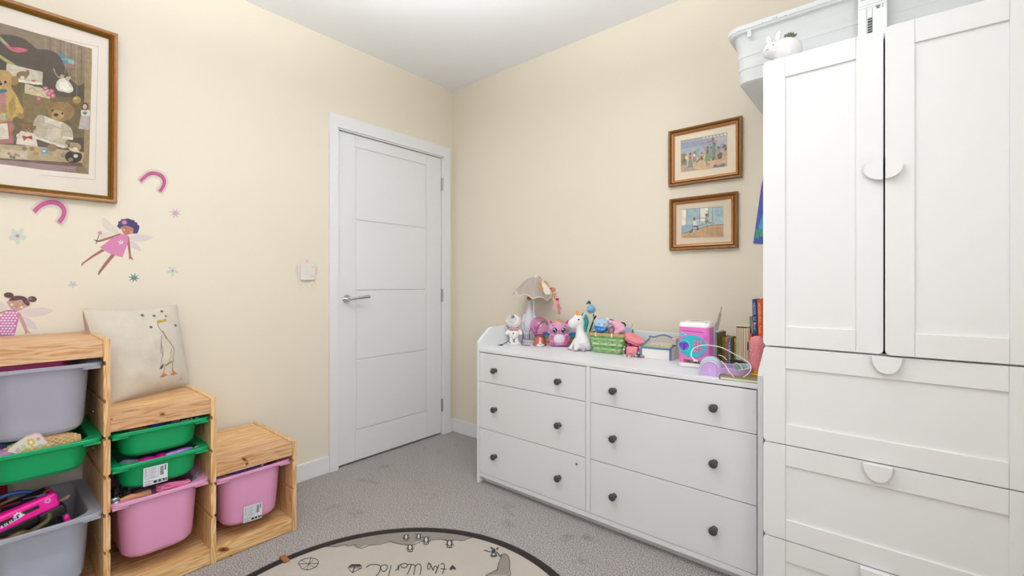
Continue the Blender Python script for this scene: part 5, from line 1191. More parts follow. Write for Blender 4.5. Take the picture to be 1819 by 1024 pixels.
q = B(); c_ = Vector((-.006, -.021, .142)); nrm = Vector((-.12, -.85, .42)).normalized(); R_ = nrm.to_track_quat('Z', 'Y').to_matrix().to_4x4()
tube(q, [c_ + R_.to_3x3() @ Vector((.030 * math.cos(a), .030 * math.sin(a), .006)) for a in [2 * math.pi * k / 36 for k in range(37)]], .0028, 8, cap=False); part('visor_ring', q, PINKP if False else SOFTW, hd)
q = B(); lathe(q, [(.0285, .002), (.025, .011), (.014, .017), (0, .019)], c_, 28, R_); part('visor', q, mat('pale_visor', '#cfd2d2', .12, coat=.5), hd)
q = B(); lathe(q, [(0, 0), (.0105, 0), (.010, .006), (.006, .009), (0, .009)], (-.007, -.034, .162), 20, Vector((-.1, -.6, .8)).normalized().to_track_quat('Z', 'Y').to_matrix().to_4x4()); part('lens', q, mat('grey_lens', '#8d8b88', .12), hd)
q = B(); tube(q, [(.027 * math.cos(a), .025 * math.sin(a), .0915) for a in [2 * math.pi * k / 32 for k in range(33)]], .0048, 8, cap=False); part('collar', q, PINKP, t)
for a, b_, c_ in ((-.004, -.0292, .066),): q = B(); ell(q, (a, b_, c_), (.0042, .002, .005), None, 12, 8); part('button', q, mat('slate_button', '#5b6472', .3), t)
q = B(); ell(q, (-.012, -.0385, .112), .0016, None, 8, 6); part('switch_dot', q, BLACKP, t)
# black charging lead to the left and another behind
q = B(); pts = [Vector((.79, -.345, ZT + .004)), Vector((.805, -.325, ZT + .018)), Vector((.816, -.315, ZT + .022)), Vector((.826, -.312, ZT + .012))]
cab = thing('charging_cable', 'short black charging cable with metal plug in front of the astronaut', 'cable', (.79, -.345, ZT))
tube(q, spline(pts, 6), .0018, 6); part('lead', q, BLACKP, cab, True)
q = B(); Mx = Matrix.Translation((.782, -.352, ZT + .0045)) @ Matrix.Rotation(math.radians(38), 4, 'Z'); box(q, -.002, .014, -.0035, .0035, -.004, .003, .0008, 1, Mx); part('plug_body', q, BLACKP, cab, True)
q = B(); box(q, -.014, -.002, -.0028, .0028, -.0025, .002, .0004, 1, Mx); part('plug_tip', q, STEEL, cab, True)
q = B(); tube(q, spline([(.85, -.235, ZT + .07), (.842, -.22, ZT + .045), (.846, -.235, ZT + .012), (.862, -.252, ZT + .003), (.885, -.265, ZT + .003), (.92, -.255, ZT + .003)], 6), .0019, 6)
single('power_cable', q, BLACKP, 'black cable curling from the astronaut to the pink globe light', 'cable')
q = B(); tube(q, spline([(.848, -.23, ZT + .115), (.862, -.24, ZT + .085), (.885, -.25, ZT + .068), (.915, -.25, ZT + .072)], 6), .0014, 6); single('white_lead', q, WHITEP, 'thin white lead between the astronaut and the pink globe', 'cable')
q = B(); tube(q, spline([(.838, -.15, ZT + .02), (.845, -.16, ZT + .065), (.862, -.17, ZT + .09), (.882, -.18, ZT + .08), (.905, -.185, ZT + .05)], 6), .0019, 6); single('lamp_cable', q, BLACKP, 'arched black lamp cable in front of the goose lamp', 'cable')

# goose lamp with umbrella shade
gx, gy = .80, -.105
t = thing('goose_lamp', 'table lamp of a white goose holding a taupe scalloped umbrella shade', 'lamp', (gx, gy, ZT), face_cam(gx, gy))
q = B(); lathe(q, [(0, 0), (.052, 0), (.054, .004), (.050, .014), (0, .016)]); part('base', q, mat('lamp_base_white', '#e3e3e8', .35), t)
q = B(); box(q, -.012, .020, -.044, -.016, .014, .056, .004, 3); part('switch_block', q, mat('clear_grey_block', '#b9b8b4', .2), t)
GOO = mat('goose_resin', '#e4e5ec', .55, var=.04, vscale=90, bump=.25, bscale=120)
q = B(); lathe(q, [(.012, .014), (.030, .016), (.037, .05), (.040, .09), (.036, .13), (.027, .165), (.018, .195), (.0125, .225), (.0115, .25), (.013, .262)], (0, .004, 0), 24); ell(q, (0, -.002, .268), (.0165, .019, .015)); remesh(part('goose', q, GOO, t), .0035, 4)
for s in (-1, 1):
    q = B(); ell(q, (s * .036, .004, .125), (.0115, .026, .048), rz(s * -12, 'Y')); ell(q, (s * .040, .01, .095), (.009, .02, .03), rz(s * -5, 'Y')); remesh(part('wing', q, GOO, t), .0035, 4)
q = B(); lathe(q, [(.013, 0), (.011, .006), (.006, .010), (0, .011)], (-.001, -.014, .263), 20, Vector((.05, -.92, -.35)).normalized().to_track_quat('Z', 'Y').to_matrix().to_4x4()); part('beak', q, mat('ochre_beak', '#a87a2c', .4), t)
q = B(); tube(q, [(.026, -.006, .02), (.026, -.004, .30)], .0045, 10); part('pole', q, WHITEP, t)
cc_ = Vector((.020, -.002, .272)); tiltM = Matrix.Translation(cc_) @ Matrix.Rotation(math.radians(9), 4, 'Y') @ Matrix.Rotation(math.radians(4), 4, 'X')
TAU = mat('taupe_shade_fabric', '#b7aaa2', .8, var=.04, vscale=60, bump=.3, bscale=500); TRIM = mat('cream_trim', '#eadfc8', .8)
Rc, Hc, NP = .118, .122, 8
def can(a, s, d=0):   # s 0 apex .. 1 rim, scalloped between the ribs
    k = (a / (2 * math.pi) * NP) % 1; bulge = math.sin(math.pi * k)
    z = Hc * (1 - s ** 1.75); r_ = (Rc - d) * s ** .93 * (1 - .035 * bulge * s)
    if s > .8: z += .018 * bulge * ((s - .8) / .2) ** 1.5
    return tiltM @ Vector((r_ * math.cos(a), r_ * math.sin(a), z - d))
for p_ in range(NP):
    q = B(); loops = []; na, ns = 8, 9
    for d in (0, .0022):
        loops.append([[can(2 * math.pi * (p_ + i / na + (1e-4 if i == 0 else -1e-4 if i == na else 0)) / NP, .03 + .97 * j / ns, d) for i in range(na + 1)] for j in range(ns + 1)])
    V = [[[q.verts.new(p) for p in rr] for rr in L_] for L_ in loops]
    for j in range(ns):
        for i in range(na):
            q.faces.new((V[0][j][i], V[0][j][i + 1], V[0][j + 1][i + 1], V[0][j + 1][i])); q.faces.new((V[1][j][i], V[1][j + 1][i], V[1][j + 1][i + 1], V[1][j][i + 1]))
    for j in range(ns):
        for i in (0, na): q.faces.new((V[0][j][i], V[0][j + 1][i], V[1][j + 1][i], V[1][j][i]))
    for i in range(na):
        for j in (0, ns): q.faces.new((V[0][j][i], V[0][j][i + 1], V[1][j][i + 1], V[1][j][i]))
    pn = part('shade_panel', q, TAU, t)
    q = B(); tube(q, [can(2 * math.pi * (p_ + i / 10) / NP, 1.0) + Vector((0, 0, -.001)) for i in range(11)], .0032, 6); part('trim', q, TRIM, pn)
    q = B(); tube(q, [can(2 * math.pi * p_ / NP, .05 + .95 * i / 8, .0) for i in range(9)], .0012, 5); part('rib_seam', q, mat('rib_seam', '#cfc4b8', .8), pn)
q = B(); top_ = tiltM @ Vector((0, 0, Hc)); lathe(q, [(.012, -.006), (.013, 0), (.008, .008), (.010, .014), (.005, .020), (0, .021)], top_, 18); part('finial', q, TRIM, t)
# wooden angel and rag doll hanging on the shade
def hang3(yv): return lambda u, v, w: (lambda p: Vector((p.x, p.y + w, p.z)))(at(u, v, 'y', yv))
ch = C(880, 480, 7.314)
ang = thing('wooden_angel', 'small painted wooden angel ornament hanging on the umbrella shade', 'ornament', Y(969, 524, -.215))
def slab(nm, pts, col, yv, dep, parent, rough=.6, crop=ch):
    q = B(); P_ = [Y(u, v, yv) for u, v in crop(pts)]; prism(q, [(p.x, p.z) for p in P_], lambda u, v, w: Vector((u, yv + w, v)), dep); bmesh.ops.bevel(q, geom=q.edges[:], offset=.0009, segments=2, affect='EDGES')
    return part(nm, q, mat('paint_' + nm + col[1:], col, rough, var=.08, vscale=150), parent, True)
slab('wings', sp2([(560, 190), (590, 160), (640, 140), (680, 180), (690, 235), (620, 250), (580, 245)], 4, True), '#c9a368', -.206, .005, ang)
slab('gown', sp2([(600, 175), (625, 165), (650, 190), (690, 240), (712, 300), (665, 322), (630, 290), (615, 240)], 3, True), '#eee6d6', -.214, .008, ang)
slab('bell', [(578, 226), (618, 230), (620, 254), (585, 252)], '#d9a63a', -.217, .006, ang)
q = B(); ell(q, Y(*ch([(612, 158)])[0], -.212), (.009, .007, .010)); part('head', q, mat('wood_face', '#e8c8a0', .6), ang, True)
q = B(); tube(q, spline([Y(*p, -.2) for p in ch([(612, 140), (590, 110), (565, 88), (550, 78)])], 4), .0013, 6); part('string', q, mat('brown_string', '#9a7d5a', .8), ang, True)
q = B(); ell(q, Y(*ch([(575, 97)])[0], -.195), .0058, None, 12, 8); part('bead', q, mat('wood_bead', '#d9bd8a', .5), ang, True)
dl = thing('rag_doll', 'tiny ballerina rag doll in pink lace hanging off the umbrella shade', 'doll', Y(991, 556, -.2))
SK3 = mat('tan_cloth', '#b98d68', .8, var=.06)
q = B(); ell(q, Y(*ch([(752, 262)])[0], -.2), (.0135, .012, .0155)); part('head', q, SK3, dl, True)
q = B(); ell(q, Y(*ch([(722, 240)])[0], -.208), (.008, .006, .006)); part('flower', q, mat('raspberry_felt', '#e0355e', .8), dl, True)
q = B(); tube(q, [Y(*p, -.2) for p in ch([(762, 285), (775, 330), (790, 375)])], [.008, .011, .009], 12); part('body', q, mat('pale_pink_cloth', '#e2b3b0', .85), dl, True)
for pts in ([(755, 300), (735, 345), (748, 400)], [(785, 300), (770, 340), (768, 372)]):
    q = B(); tube(q, spline([Y(*p, -.209) for p in ch(pts)], 4), .0032, 8); part('arm', q, SK3, dl, True)
q = B(); box(q, -.0095, .0095, -.006, .004, -.0055, .0055, .002, 2, Matrix.Translation(Y(*ch([(805, 379)])[0], -.207))); part('sash', q, mat('red_ribbon', '#d8264a', .5), dl, True)
q = B(); skp = [[] for _ in range(4)]
c0, c1 = Y(*ch([(803, 388)])[0], -.2), Y(*ch([(800, 535)])[0], -.2)
loops = []
for j in range(6):
    s = j / 5; cen = c0.lerp(c1, s * .82); r_ = .009 + .019 * s
    loops.append([cen + Vector((r_ * (1 + .16 * s * math.sin(5 * a + 1)) * math.cos(a), .6 * r_ * math.sin(a), .004 * s * math.sin(4 * a))) for a in [2 * math.pi * k / 40 for k in range(40)]])
loft(q, loops, True, False); part('lace_skirt', q, cloth('pink_lace', '#dfa0aa', .9, var=.25, vscale=160), dl, True)
for pts in ([(808, 440), (815, 500), (822, 550)], [(820, 440), (828, 500), (832, 560)]):
    q = B(); tube(q, [Y(*p, -.218) for p in ch(pts)], [.0042, .0040, .0045], 8); part('leg', q, SK3, dl, True)
    q = B(); ell(q, Y(*ch([pts[2]])[0], -.219), (.006, .005, .008)); part('slipper', q, mat('pink_slipper', '#d9709a', .6), dl, True)

# pink globe light on a rose-gold foot
fx, fy = .950, -.205
t = thing('globe_light', 'pink transparent globe light on a rose gold cone foot', 'night light', (fx, fy, ZT), face_cam(fx, fy))
q = B(); lathe(q, [(0, 0), (.038, 0), (.0385, .004), (.029, .050), (.026, .054), (0, .056)], (.002, 0, 0), 40); part('foot', q, mat('rose_gold', '#c98578', .32, .75, var=.03), t)
def pink_glass():
    m = bpy.data.materials.new('pink_clear_plastic'); m.use_nodes = True; nt = m.node_tree; nt.nodes.clear()
    o = node(nt, 'ShaderNodeOutputMaterial'); tp = node(nt, 'ShaderNodeBsdfTransparent'); tp.inputs[0].default_value = (1.0, .74, .87, 1)
    d_ = node(nt, 'ShaderNodeBsdfDiffuse'); d_.inputs[0].default_value = (*lin('#e58abb'), 1); g_ = node(nt, 'ShaderNodeBsdfGlossy'); g_.inputs[1].default_value = .05
    fr_ = node(nt, 'ShaderNodeFresnel'); fr_.inputs[0].default_value = 1.2; m1 = node(nt, 'ShaderNodeMixShader'); m1.inputs[0].default_value = .16; m2 = node(nt, 'ShaderNodeMixShader')
    nt.links.new(tp.outputs[0], m1.inputs[1]); nt.links.new(d_.outputs[0], m1.inputs[2]); m2.inputs[0].default_value = .07; nt.links.new(m1.outputs[0], m2.inputs[1]); nt.links.new(g_.outputs[0], m2.inputs[2]); nt.links.new(m2.outputs[0], o.inputs[0])
    return m
q = B(); ell(q, (0, 0, .109), (.055, .055, .055), None, 40, 24); part('globe', q, pink_glass(), t, angle=180)
q = B(); tube(q, spline([(-.020, -.006, .070), (-.008, 0, .105), (.008, .004, .125), (.030, .006, .140), (.044, .004, .118)], 5), .0028, 8); part('filament', q, mat('dark_filament', '#3a1c30', .4), t)
q = B(); box(q, .004, .013, -.02, -.012, .112, .123, .001, 1); part('led_chip', q, WHITEP, t)
q = B(); box(q, -.028, -.012, -.02, -.014, .092, .110, .003, 2); part('reflector', q, mat('violet_reflector', '#c24fd0', .3), t)
q = B(); lathe(q, [(.029, .054), (.031, .056), (.029, .062), (.025, .062)], (.001, 0, 0), 32); part('neck_ring', q, mat('plum_ring', '#8a4a62', .35), t)
# folded price tag
tg = thing('paper_tag', 'creased white paper tag printed with a black code by the globe light', 'tag', (.985, -.245, ZT), face_cam(.985, -.245))
q = B(); prism(q, [(-.022, 0), (.0, .026), (.024, .004), (.0, -.012)], lambda u, v, w: Vector((u, v * .5 - .004, .0015 + .022 * max(0, (v + .012) / .038) + w)), .0006); part('sheet', q, mat('paper_white', '#eef0f0', .6), tg)
q = B(); prism(q, [(-.038, -.012), (-.018, .004), (-.004, -.010), (-.020, -.018)], lambda u, v, w: Vector((u, v, .001 + w)), .0006); part('fold', q, mat('paper_white', '#eef0f0', .6), tg)
S = []
for i in range(5):
    for j in range(4):
        if (i * 7 + j * 3) % 4 != 0:
            u, v = -.006 + .0042 * i, -.003 + .0044 * j; S.append(([(u, v), (u + .003, v), (u + .003, v + .003), (u, v + .003)], '#3b4a48'))
ink('printed_marks', S, lambda u, v, w: Vector((u, v * .5 - .004, .0026 + .022 * max(0, (v + .012) / .038) + w)), PRINT, tg, world=False, base=.0004)

# pink winged plush
ox, oy = 1.045, -.145
t = thing('owl_plush', 'fluffy pink winged plush toy with large dark eyes and hot pink paws', 'plush toy', (ox, oy, ZT), face_cam(ox, oy))
FUR = mat('pink_plush_fur', '#e7a3cb', .95, var=.22, vscale=70, bump=1.0, bscale=240, sheen=.6); HOT = mat('hot_pink_felt', '#e84f9f', .8); WF = mat('white_plush', '#eeeaf0', .95, var=.08, bump=.8, bscale=260)
q = B(); ell(q, (0, .004, .044), (.060, .048, .046)); ell(q, (0, 0, .098), (.058, .047, .044)); ell(q, (0, -.002, .02), (.056, .044, .020)); o = remesh(part('body', q, FUR, t), .004, 5)
for s in (-1, 1):
    q = B(); tube(q, [(s * .036, .004, .125), (s * .047, 0, .142), (s * .052, -.004, .150)], [.017, .012, .003], 14, flat=.6); part('ear', q, FUR, t)
    q = B(); tube(q, [(s * .040, -.007, .130), (s * .0475, -.0085, .141), (s * .052, -.009, .148)], [.009, .0075, .002], 12, flat=.5); part('inner_ear', q, HOT, t)
    q = B(); ell(q, (s * .025, -.041, .092), (.0165, .007, .0175)); e_ = part('eye', q, mat('pearl_eye_rim', '#b9a5c0', .2), t)
    q = B(); ell(q, (s * .0235, -.0445, .0925), (.0130, .0062, .0142)); part('iris', q, mat('eye_black', '#16121a', .08, coat=.6), e_)
    for dx_, dz_, r_ in ((-.004, .006, .0038), (.005, -.005, .0024), (.003, .002, .0016)):
        q = B(); ell(q, (s * .0235 + dx_, -.0500, .0925 + dz_), (r_, .0012, r_), None, 12, 8); part('catchlight', q, WHITEP, e_)
    q = B(); ell(q, (s * .034, -.043, .118), (.0055, .003, .0032), rz(s * 20, 'Y')); part('brow', q, HOT, t)
    q = B(); ell(q, (s * .040, -.040, .060), (.013, .010, .014)); part('paw', q, FUR, t)
    q = B(); ell(q, (s * .041, -.0475, .060), (.0085, .005, .0095)); part('paw_pad', q, HOT, t)
    q = B(); ell(q, (s * .038, -.042, .024), (.0125, .009, .0135)); part('foot', q, HOT if s > 0 else FUR, t)
    q = B(); ell(q, (s * .037, -.048, .024), (.0090, .005, .0095)); part('foot_pad', q, HOT, t)
    for k, c in enumerate(('#3f6fb4', '#3a8fae', '#55a05a', '#b9a04a', '#c9704a')):
        q = B(); ell(q, (s * (.074 - .003 * k), .018, .066 - .011 * k), (.022 - .0015 * k, .010, .010), rz(s * -15, 'Y')); part('wing_band', q, cloth('wing_%d' % k, c, .6, var=.35, vscale=180), t)
q = B(); ell(q, (0, -.0475, .089), (.0065, .006, .0065)); part('nose', q, HOT, t)
q = B(); ell(q, (0, -.033, .044), (.035, .017, .027)); part('belly_patch', q, WF, t)
GOLDF = mat('gold_lame', '#d9b469', .45, .3, var=.35, vscale=120)
q = B(); tube(q, [(0, -.010, .134), (-.002, -.012, .150), (-.003, -.013, .158)], [.009, .006, .0012], 12); part('horn', q, GOLDF, t)
for dx_ in (-.016, .014):
    q = B(); ell(q, (dx_, -.014, .138), (.011, .008, .008)); part('crown_tuft', q, GOLDF, t)
# small straw pot behind the unicorn
sp_ = thing('straw_pot', 'little straw pot with pink paper scraps between the plush and the unicorn', 'pot', (1.165, -.12, ZT))
q = B(); lathe(q, [(0, 0), (.026, 0), (.032, .030), (.034, .046), (.031, .046), (.029, .030), (.022, .004), (0, .004)], (0, 0, 0), 28); part('pot', q, mat('yellow_straw', '#b9b070', .9, var=.25, vscale=150), sp_)
for k, (dx_, dz_, c) in enumerate(((-.01, .055, '#d9807a'), (.008, .066, '#c75a68'), (.004, .083, '#9a5a50'), (.014, .05, '#7fae7c'))):
    q = B(); ell(q, (dx_, -.005, dz_), (.014, .012, .012)); remesh(part('scrap', q, cloth('scrap%d' % k, c, .7), sp_), .004, 2)

# unicorn figurine
ux, uy = 1.225, -.222
t = thing('unicorn_figurine', 'seated white ceramic unicorn with orange horn and teal mane', 'figurine', (ux, uy, ZT), face_cam(ux, uy))
UW = mat('pearl_white_glaze', '#eceaea', .28, var=.01, coat=.3); LIL = mat('lilac_glaze', '#cdb2c6', .35)
q = B()
ell(q, (-.007, 0, .158), (.034, .029, .033)); ell(q, (-.034, -.004, .143), (.028, .026, .026), rz(-25, 'Y')); ell(q, (-.020, -.002, .150), (.03, .027, .027))
tube(q, spline([(.004, .002, .150), (.004, .002, .115), (.008, .002, .080), (.016, .004, .045)], 5), [.026, .0245, .0235, .0225, .022, .022, .0225, .0235, .0255, .028, .031, .034, .037, .040, .043, .045], 20)
ell(q, (.020, .004, .034), (.046, .040, .034)); ell(q, (.038, .012, .020), (.034, .034, .020))
for y_, x_ in ((-.016, -.020), (.010, -.048)):
    tube(q, spline([(.004, y_ * .7, .075), (-.012 + x_ * .2, y_, .045), (x_ * .8 + .0, y_ * 1.3, .018), (x_, y_ * 1.5, .006)], 4), [.020, .0185, .017, .016, .015, .0142, .0135, .013, .0128, .0128, .013, .0132, .0125], 14)
remesh(part('body', q, UW, t), .0035, 7)
for y_, x_ in ((-.024, -.021), (.016, -.050)):
    q = B(); ell(q, (x_, y_, .0065), (.0155, .0135, .0068)); part('hoof', q, LIL, t)
q = B(); ell(q, (.020, -.036, .017), (.012, .007, .016)); part('hind_hoof', q, LIL, t)
q = B(); tube(q, [(-.006, -.004, .183), (-.010, -.005, .199), (-.014, -.006, .213)], [.0125, .0075, .0012], 16); part('horn', q, mat('orange_glaze', '#f3a01f', .3), t)
for y_, x_ in ((-.016, .022), (.016, .004)):
    q = B(); tube(q, [(x_ - .002, y_, .176), (x_ + .003, y_ - .001, .190), (x_ + .008, y_ - .002, .201)], [.011, .008, .0015], 14, flat=.6); e_ = part('ear', q, UW, t)
    if y_ < 0: q = B(); tube(q, [(x_ - .001, y_ - .0062, .180), (x_ + .003, y_ - .0058, .189), (x_ + .006, y_ - .0042, .196)], [.006, .005, .001], 12, flat=.5); part('inner_ear', q, mat('orchid_glaze', '#d9a0cf', .4), e_)
q = B(); ell(q, (-.004, -.0285, .166), (.0052, .003, .0042)); part('eye', q, mat('eye_black', '#16121a', .08, coat=.6), t)
q = B(); tube(q, spline([(.010, 0, .190), (.028, 0, .180), (.036, 0, .155), (.033, 0, .130), (.030, 0, .108), (.034, 0, .098)], 5), [.008] * 4 + [.0095] * 12 + [.008] * 6 + [.005] * 4, 12, flat=1.3); part('mane', q, mat('teal_glaze', '#219a86', .35, var=.1), t)

# woven green basket and what pokes out of it
kx, ky = 1.3755, -.158
t = thing('woven_basket', 'green woven strip basket with a straw coloured rim', 'basket', (kx, ky, ZT), math.radians(3))
GS = [mat('green_strip_%d' % k, c, .7, var=.3, vscale=35) for k, c in enumerate(('#8fb87a', '#a9cb92', '#7aa86a', '#bcd6a6'))]
hb, db, ht_, dt, hh = .0765, .055, .0965, .068, .098
def bask(s, z, off): # perimeter parameter 0..1 at height z
    f = z / hh; a_, b_ = hb + (ht_ - hb) * f + off, db + (dt - db) * f + off
    pts = rrect(a_, b_, .014, 4); n = len(pts); i = s * n; k = int(i) % n; u = i - int(i); p, r_ = pts[k], pts[(k + 1) % n]
    return Vector((p[0] + (r_[0] - p[0]) * u, p[1] + (r_[1] - p[1]) * u, z))
def perim(f):  # arc-length resampled rounded rectangle at height fraction f
    a_, b_ = hb + (ht_ - hb) * f, db + (dt - db) * f; pts = [Vector((x, y, 0)) for x, y in rrect(a_, b_, .014, 5)]; pts.append(pts[0]); out = []
    Ls = [(q2 - p2).length for p2, q2 in zip(pts, pts[1:])]; tot = sum(Ls); NS = 120
    i, acc = 0, 0
    for k in range(NS):
        d_ = tot * k / NS
        while acc + Ls[i] < d_: acc += Ls[i]; i += 1
        out.append(pts[i].lerp(pts[i + 1], (d_ - acc) / Ls[i]))
    return out
NSK = 24
for r_ in range(7):
    z0_, z1_ = .003 + r_ * .0125, .0145 + r_ * .0125; q = B(); f = (z0_ + z1_) / 2 / hh; pr = perim(f); NS = len(pr); lo, hi, li, hi2 = [], [], [], []
    loops = [[], [], [], []]
    for k, p in enumerate(pr):
        nrm = (pr[(k + 1) % NS] - pr[k - 1]).cross(Vector((0, 0, 1))).normalized(); o_ = .0026 * math.sin(2 * math.pi * k / NS * NSK / 2 + math.pi * (r_ % 2))
        for j, (zz, e_) in enumerate(((z0_, .0008), (z1_, .0008), (z1_, -.0004), (z0_, -.0004))): loops[j].append(Vector((p.x, p.y, zz)) + nrm * (o_ + e_))
    loft(q, loops + [loops[0]], False, False); part('weave_strip', q, GS[r_ % 4], t)
for k in range(NSK):
    i = int((k + .5) * 120 / NSK); q = B(); p0_, p1_ = perim(.03)[i], perim(.9)[i]
    d_ = Vector((p1_.x, p1_.y, .092)) - Vector((p0_.x, p0_.y, .002)); tube(q, [Vector((p0_.x, p0_.y, .002)), Vector((p0_.x, p0_.y, .002)) + d_], .0034, 6, flat=.5); part('stake', q, GS[(k + 1) % 4], t)
q = B(); loft(q, [[Vector((x, y, .001)) for x, y in rrect(hb - .002, db - .002, .014, 5)], [Vector((x, y, .004)) for x, y in rrect(hb - .002, db - .002, .014, 5)]]); part('bottom', q, GS[0], t)
STR = mat('straw_band', '#c2ab6c', .75, var=.2, vscale=60)
q = B(); loft(q, [[Vector((x, y, z)) for x, y in rrect(a_, b_, .015, 5)] for a_, b_, z in ((ht_ - .001, dt - .001, .088), (ht_ + .003, dt + .003, .088), (ht_ + .004, dt + .004, .102), (ht_ - .0, dt - .0, .102), (ht_ - .001, dt - .001, .088))], False, False); part('rim_band', q, STR, t)
for x_ in (-.052, .036):
    q = B(); box(q, x_ - .0035, x_ + .0035, -dt - .006, -dt + .004, .083, .104, .001, 1); part('rim_clip', q, mat('pale_clip', '#efe6dc', .6), t)
q = B(); box(q, -.086, .086, -.058, .058, .060, .072, .004, 2); part('filling', q, mat('dark_clutter', '#4a4347', .9, var=.5, vscale=60), t)
# blue bear ball
bc = Y(1068.5, 579.5, -.205)
t = thing('blue_bear_plush', 'round blue bear plush with white XO lettering sitting in the green basket', 'plush toy', bc - Vector((0, 0, .037)), face_cam(bc.x, bc.y))
q = B(); ell(q, (0, 0, .037), (.037, .033, .037), None, 32, 22)
for f_ in [f for f in q.faces if f.calc_center_median().z + .18 * f.calc_center_median().x * -1 > .037]: pass
BLU, PBL = cloth('bright_blue_plush', '#1f86d8', .9), cloth('pale_blue_plush', '#a9cbe8', .95, var=.3, vscale=110)
part('body', q, BLU, t, angle=180)
q = B(); ell(q, (0, 0, .037), (.0376, .0336, .0376), None, 32, 22)
bmesh.ops.bisect_plane(q, geom=q.verts[:] + q.edges[:] + q.faces[:], plane_co=(0, 0, .036), plane_no=(.18, 0, 1), clear_inner=True); part('hood', q, PBL, t, angle=180)
for s in (-1, 1):
    q = B(); ell(q, (s * .027 + .004, 0, .066 + .004 * s), (.010, .007, .010)); part('ear', q, cloth('white_blue_plush', '#dbe4f2', .95), t)
    q = B(); ell(q, (s * .014, -.031, .050 - .001 * s), .0026, None, 10, 8); part('eye', q, mat('eye_black', '#16121a', .08), t)
q = B(); ell(q, (.001, -.0325, .046), (.007, .0035, .0055)); part('muzzle', q, cloth('white_blue_plush', '#dbe4f2', .95), t)
q = B(); ell(q, (.0265, -.0235, .037), (.004, .003, .004)); part('heart_patch', q, mat('red_felt', '#c8324a', .8), t)
pol, wd_ = glyphs('XO', .015)
def onball(u, v, w):
    a = u / .037; b_ = (v) / .037; r_ = 1 + w / .035
    return Vector((.0375 * math.sin(a) * math.cos(b_) * r_, -.0335 * math.cos(a) * math.cos(b_) * r_, .037 + .0375 * math.sin(b_) * r_))
sh = [([(x - wd_ / 2 + .006 + y * .15, y - .021 + x * .25) for x, y in p], '#eef2f8') for p in pol] + [(p_, '#d5e4f4') for p_ in stroke([(-.017, -.010), (-.014, -.016)], .0022) + stroke([(-.013, -.009), (-.010, -.015)], .0022)]
ink('lettering', sh, onball, PRINT, t, world=False, step=.00001, base=.0012)
# pompom pen, black pens, straws
t = thing('pompom_pen', 'teal pen topped with a pale blue pompom and tinsel tuft', 'pen', Y(1046, 594, -.135))
q = B(); tube(q, [Y(1046, 592, -.135), Y(1055.5, 566, -.135), Y(1054, 558, -.135)], .0032, 8); part('barrel', q, mat('teal_plastic', '#1f7f8a', .4), t, True)
q = B(); tube(q, [Y(1058.5, 561.5, -.137), Y(1055.5, 567, -.137)], .0042, 8); part('black_clip', q, BLACKP, t, True)
q = B(); c_ = Y(1050, 549.5, -.135)
for k in range(140):
    v_ = Vector((rnd.gauss(0, 1), rnd.gauss(0, 1), rnd.gauss(0, 1))).normalized(); ell(q, c_ + v_ * .020, rnd.uniform(.004, .006), None, 6, 5)
ell(q, c_, .021, None, 16, 10); part('pompom', q, cloth('sky_blue_fluff', '#8fbfe0', .95, var=.12), t, True, kind='stuff')
q = B(); c_ = Y(1045.5, 538.5, -.135)
for k in range(40):
    v_ = Vector((rnd.gauss(0, 1), rnd.gauss(0, 1), rnd.gauss(.5, 1))).normalized(); tube(q, [c_, c_ + v_ * rnd.uniform(.010, .016)], .0012, 4)
part('tinsel_tuft', q, mat('teal_tinsel', '#2c8a93', .3, .3, var=.6, vscale=300), t, True, kind='stuff')
for nm, lb, cat, a, b_, r_, c in (('pen', 'black pen leaning out of the left of the green basket', 'pen', (1046, 594), (1053.5, 573), .0032, '#17171a'), ('straw', 'green striped stick beside the black pen in the basket', 'stick', (1047, 593), (1055, 581), .0030, '#8fc2a4'), ('sunglasses_arm', 'black spectacles arm lying over the back of the basket', 'glasses', (1078, 566), (1094, 571), .0025, '#1b1a1c')):
    q = B(); tube(q, [Y(*a, -.16 if nm != 'straw' else -.185), Y(*b_, -.15 if nm != 'straw' else -.18)], r_, 8); single(nm, q, mat('stick_' + nm, c, .45, var=.2, vscale=150), lb, cat)
lump('fabric_rosette', 'twisted pink fabric headband on the right of the green basket', 'headband', cloth('soft_pink_fleece', '#eeb0c8', .95, var=.05), [(Y(1086, 573.5, -.17), (.030, .02, .012), rz(12, 'Y')), (Y(1095, 576.5, -.18), (.026, .022, .020), rz(25, 'Y')), (Y(1100, 582, -.185), (.024, .022, .026), rz(35, 'Y')), (Y(1103, 588, -.19), (.028, .022, .016), rz(-35, 'Y')), (Y(1097, 592, -.19), (.022, .02, .018), rz(-20, 'Y')), (Y(1087, 588, -.155), (.020, .016, .026))], .0035, 2)
lump('mint_bead', 'small mint green bead on top of the pink headband', 'bead', mat('mint_plastic', '#9fdcc4', .4), [(Y(1092, 569.5, -.16), (.006, .006, .0055))], .002)
for x_, y_, c, lb in ((1063, 593, '#e0b030', 'small yellow toy brick peeking over the basket rim'), (1074, 592, '#e8e6ea', 'small white toy peeking over the basket rim'), (1056, 592, '#5a7a6a', 'small dark green toy peeking over the basket rim')):
    lump('small_toy', lb, 'toy', mat('toy_' + c[1:], c, .4), [(Y(x_, y_, -.19), (.008, .008, .008)), (Y(x_ + 2, y_ + 1, -.19), (.007, .007, .006))], .003)
q = B(); c_ = Y(1107, 577.5, -.12); tube(q, [c_ + Vector((.012 * math.cos(a), 0, .010 * math.sin(a) - .003 * math.cos(a))) for a in [math.pi * 2 * k / 20 for k in range(21)]], .004, 8, cap=False); single('hair_tie', q, mat('black_stripe', '#232123', .6, var=.5, vscale=200), 'black hair tie behind the pink headband', 'hair tie')
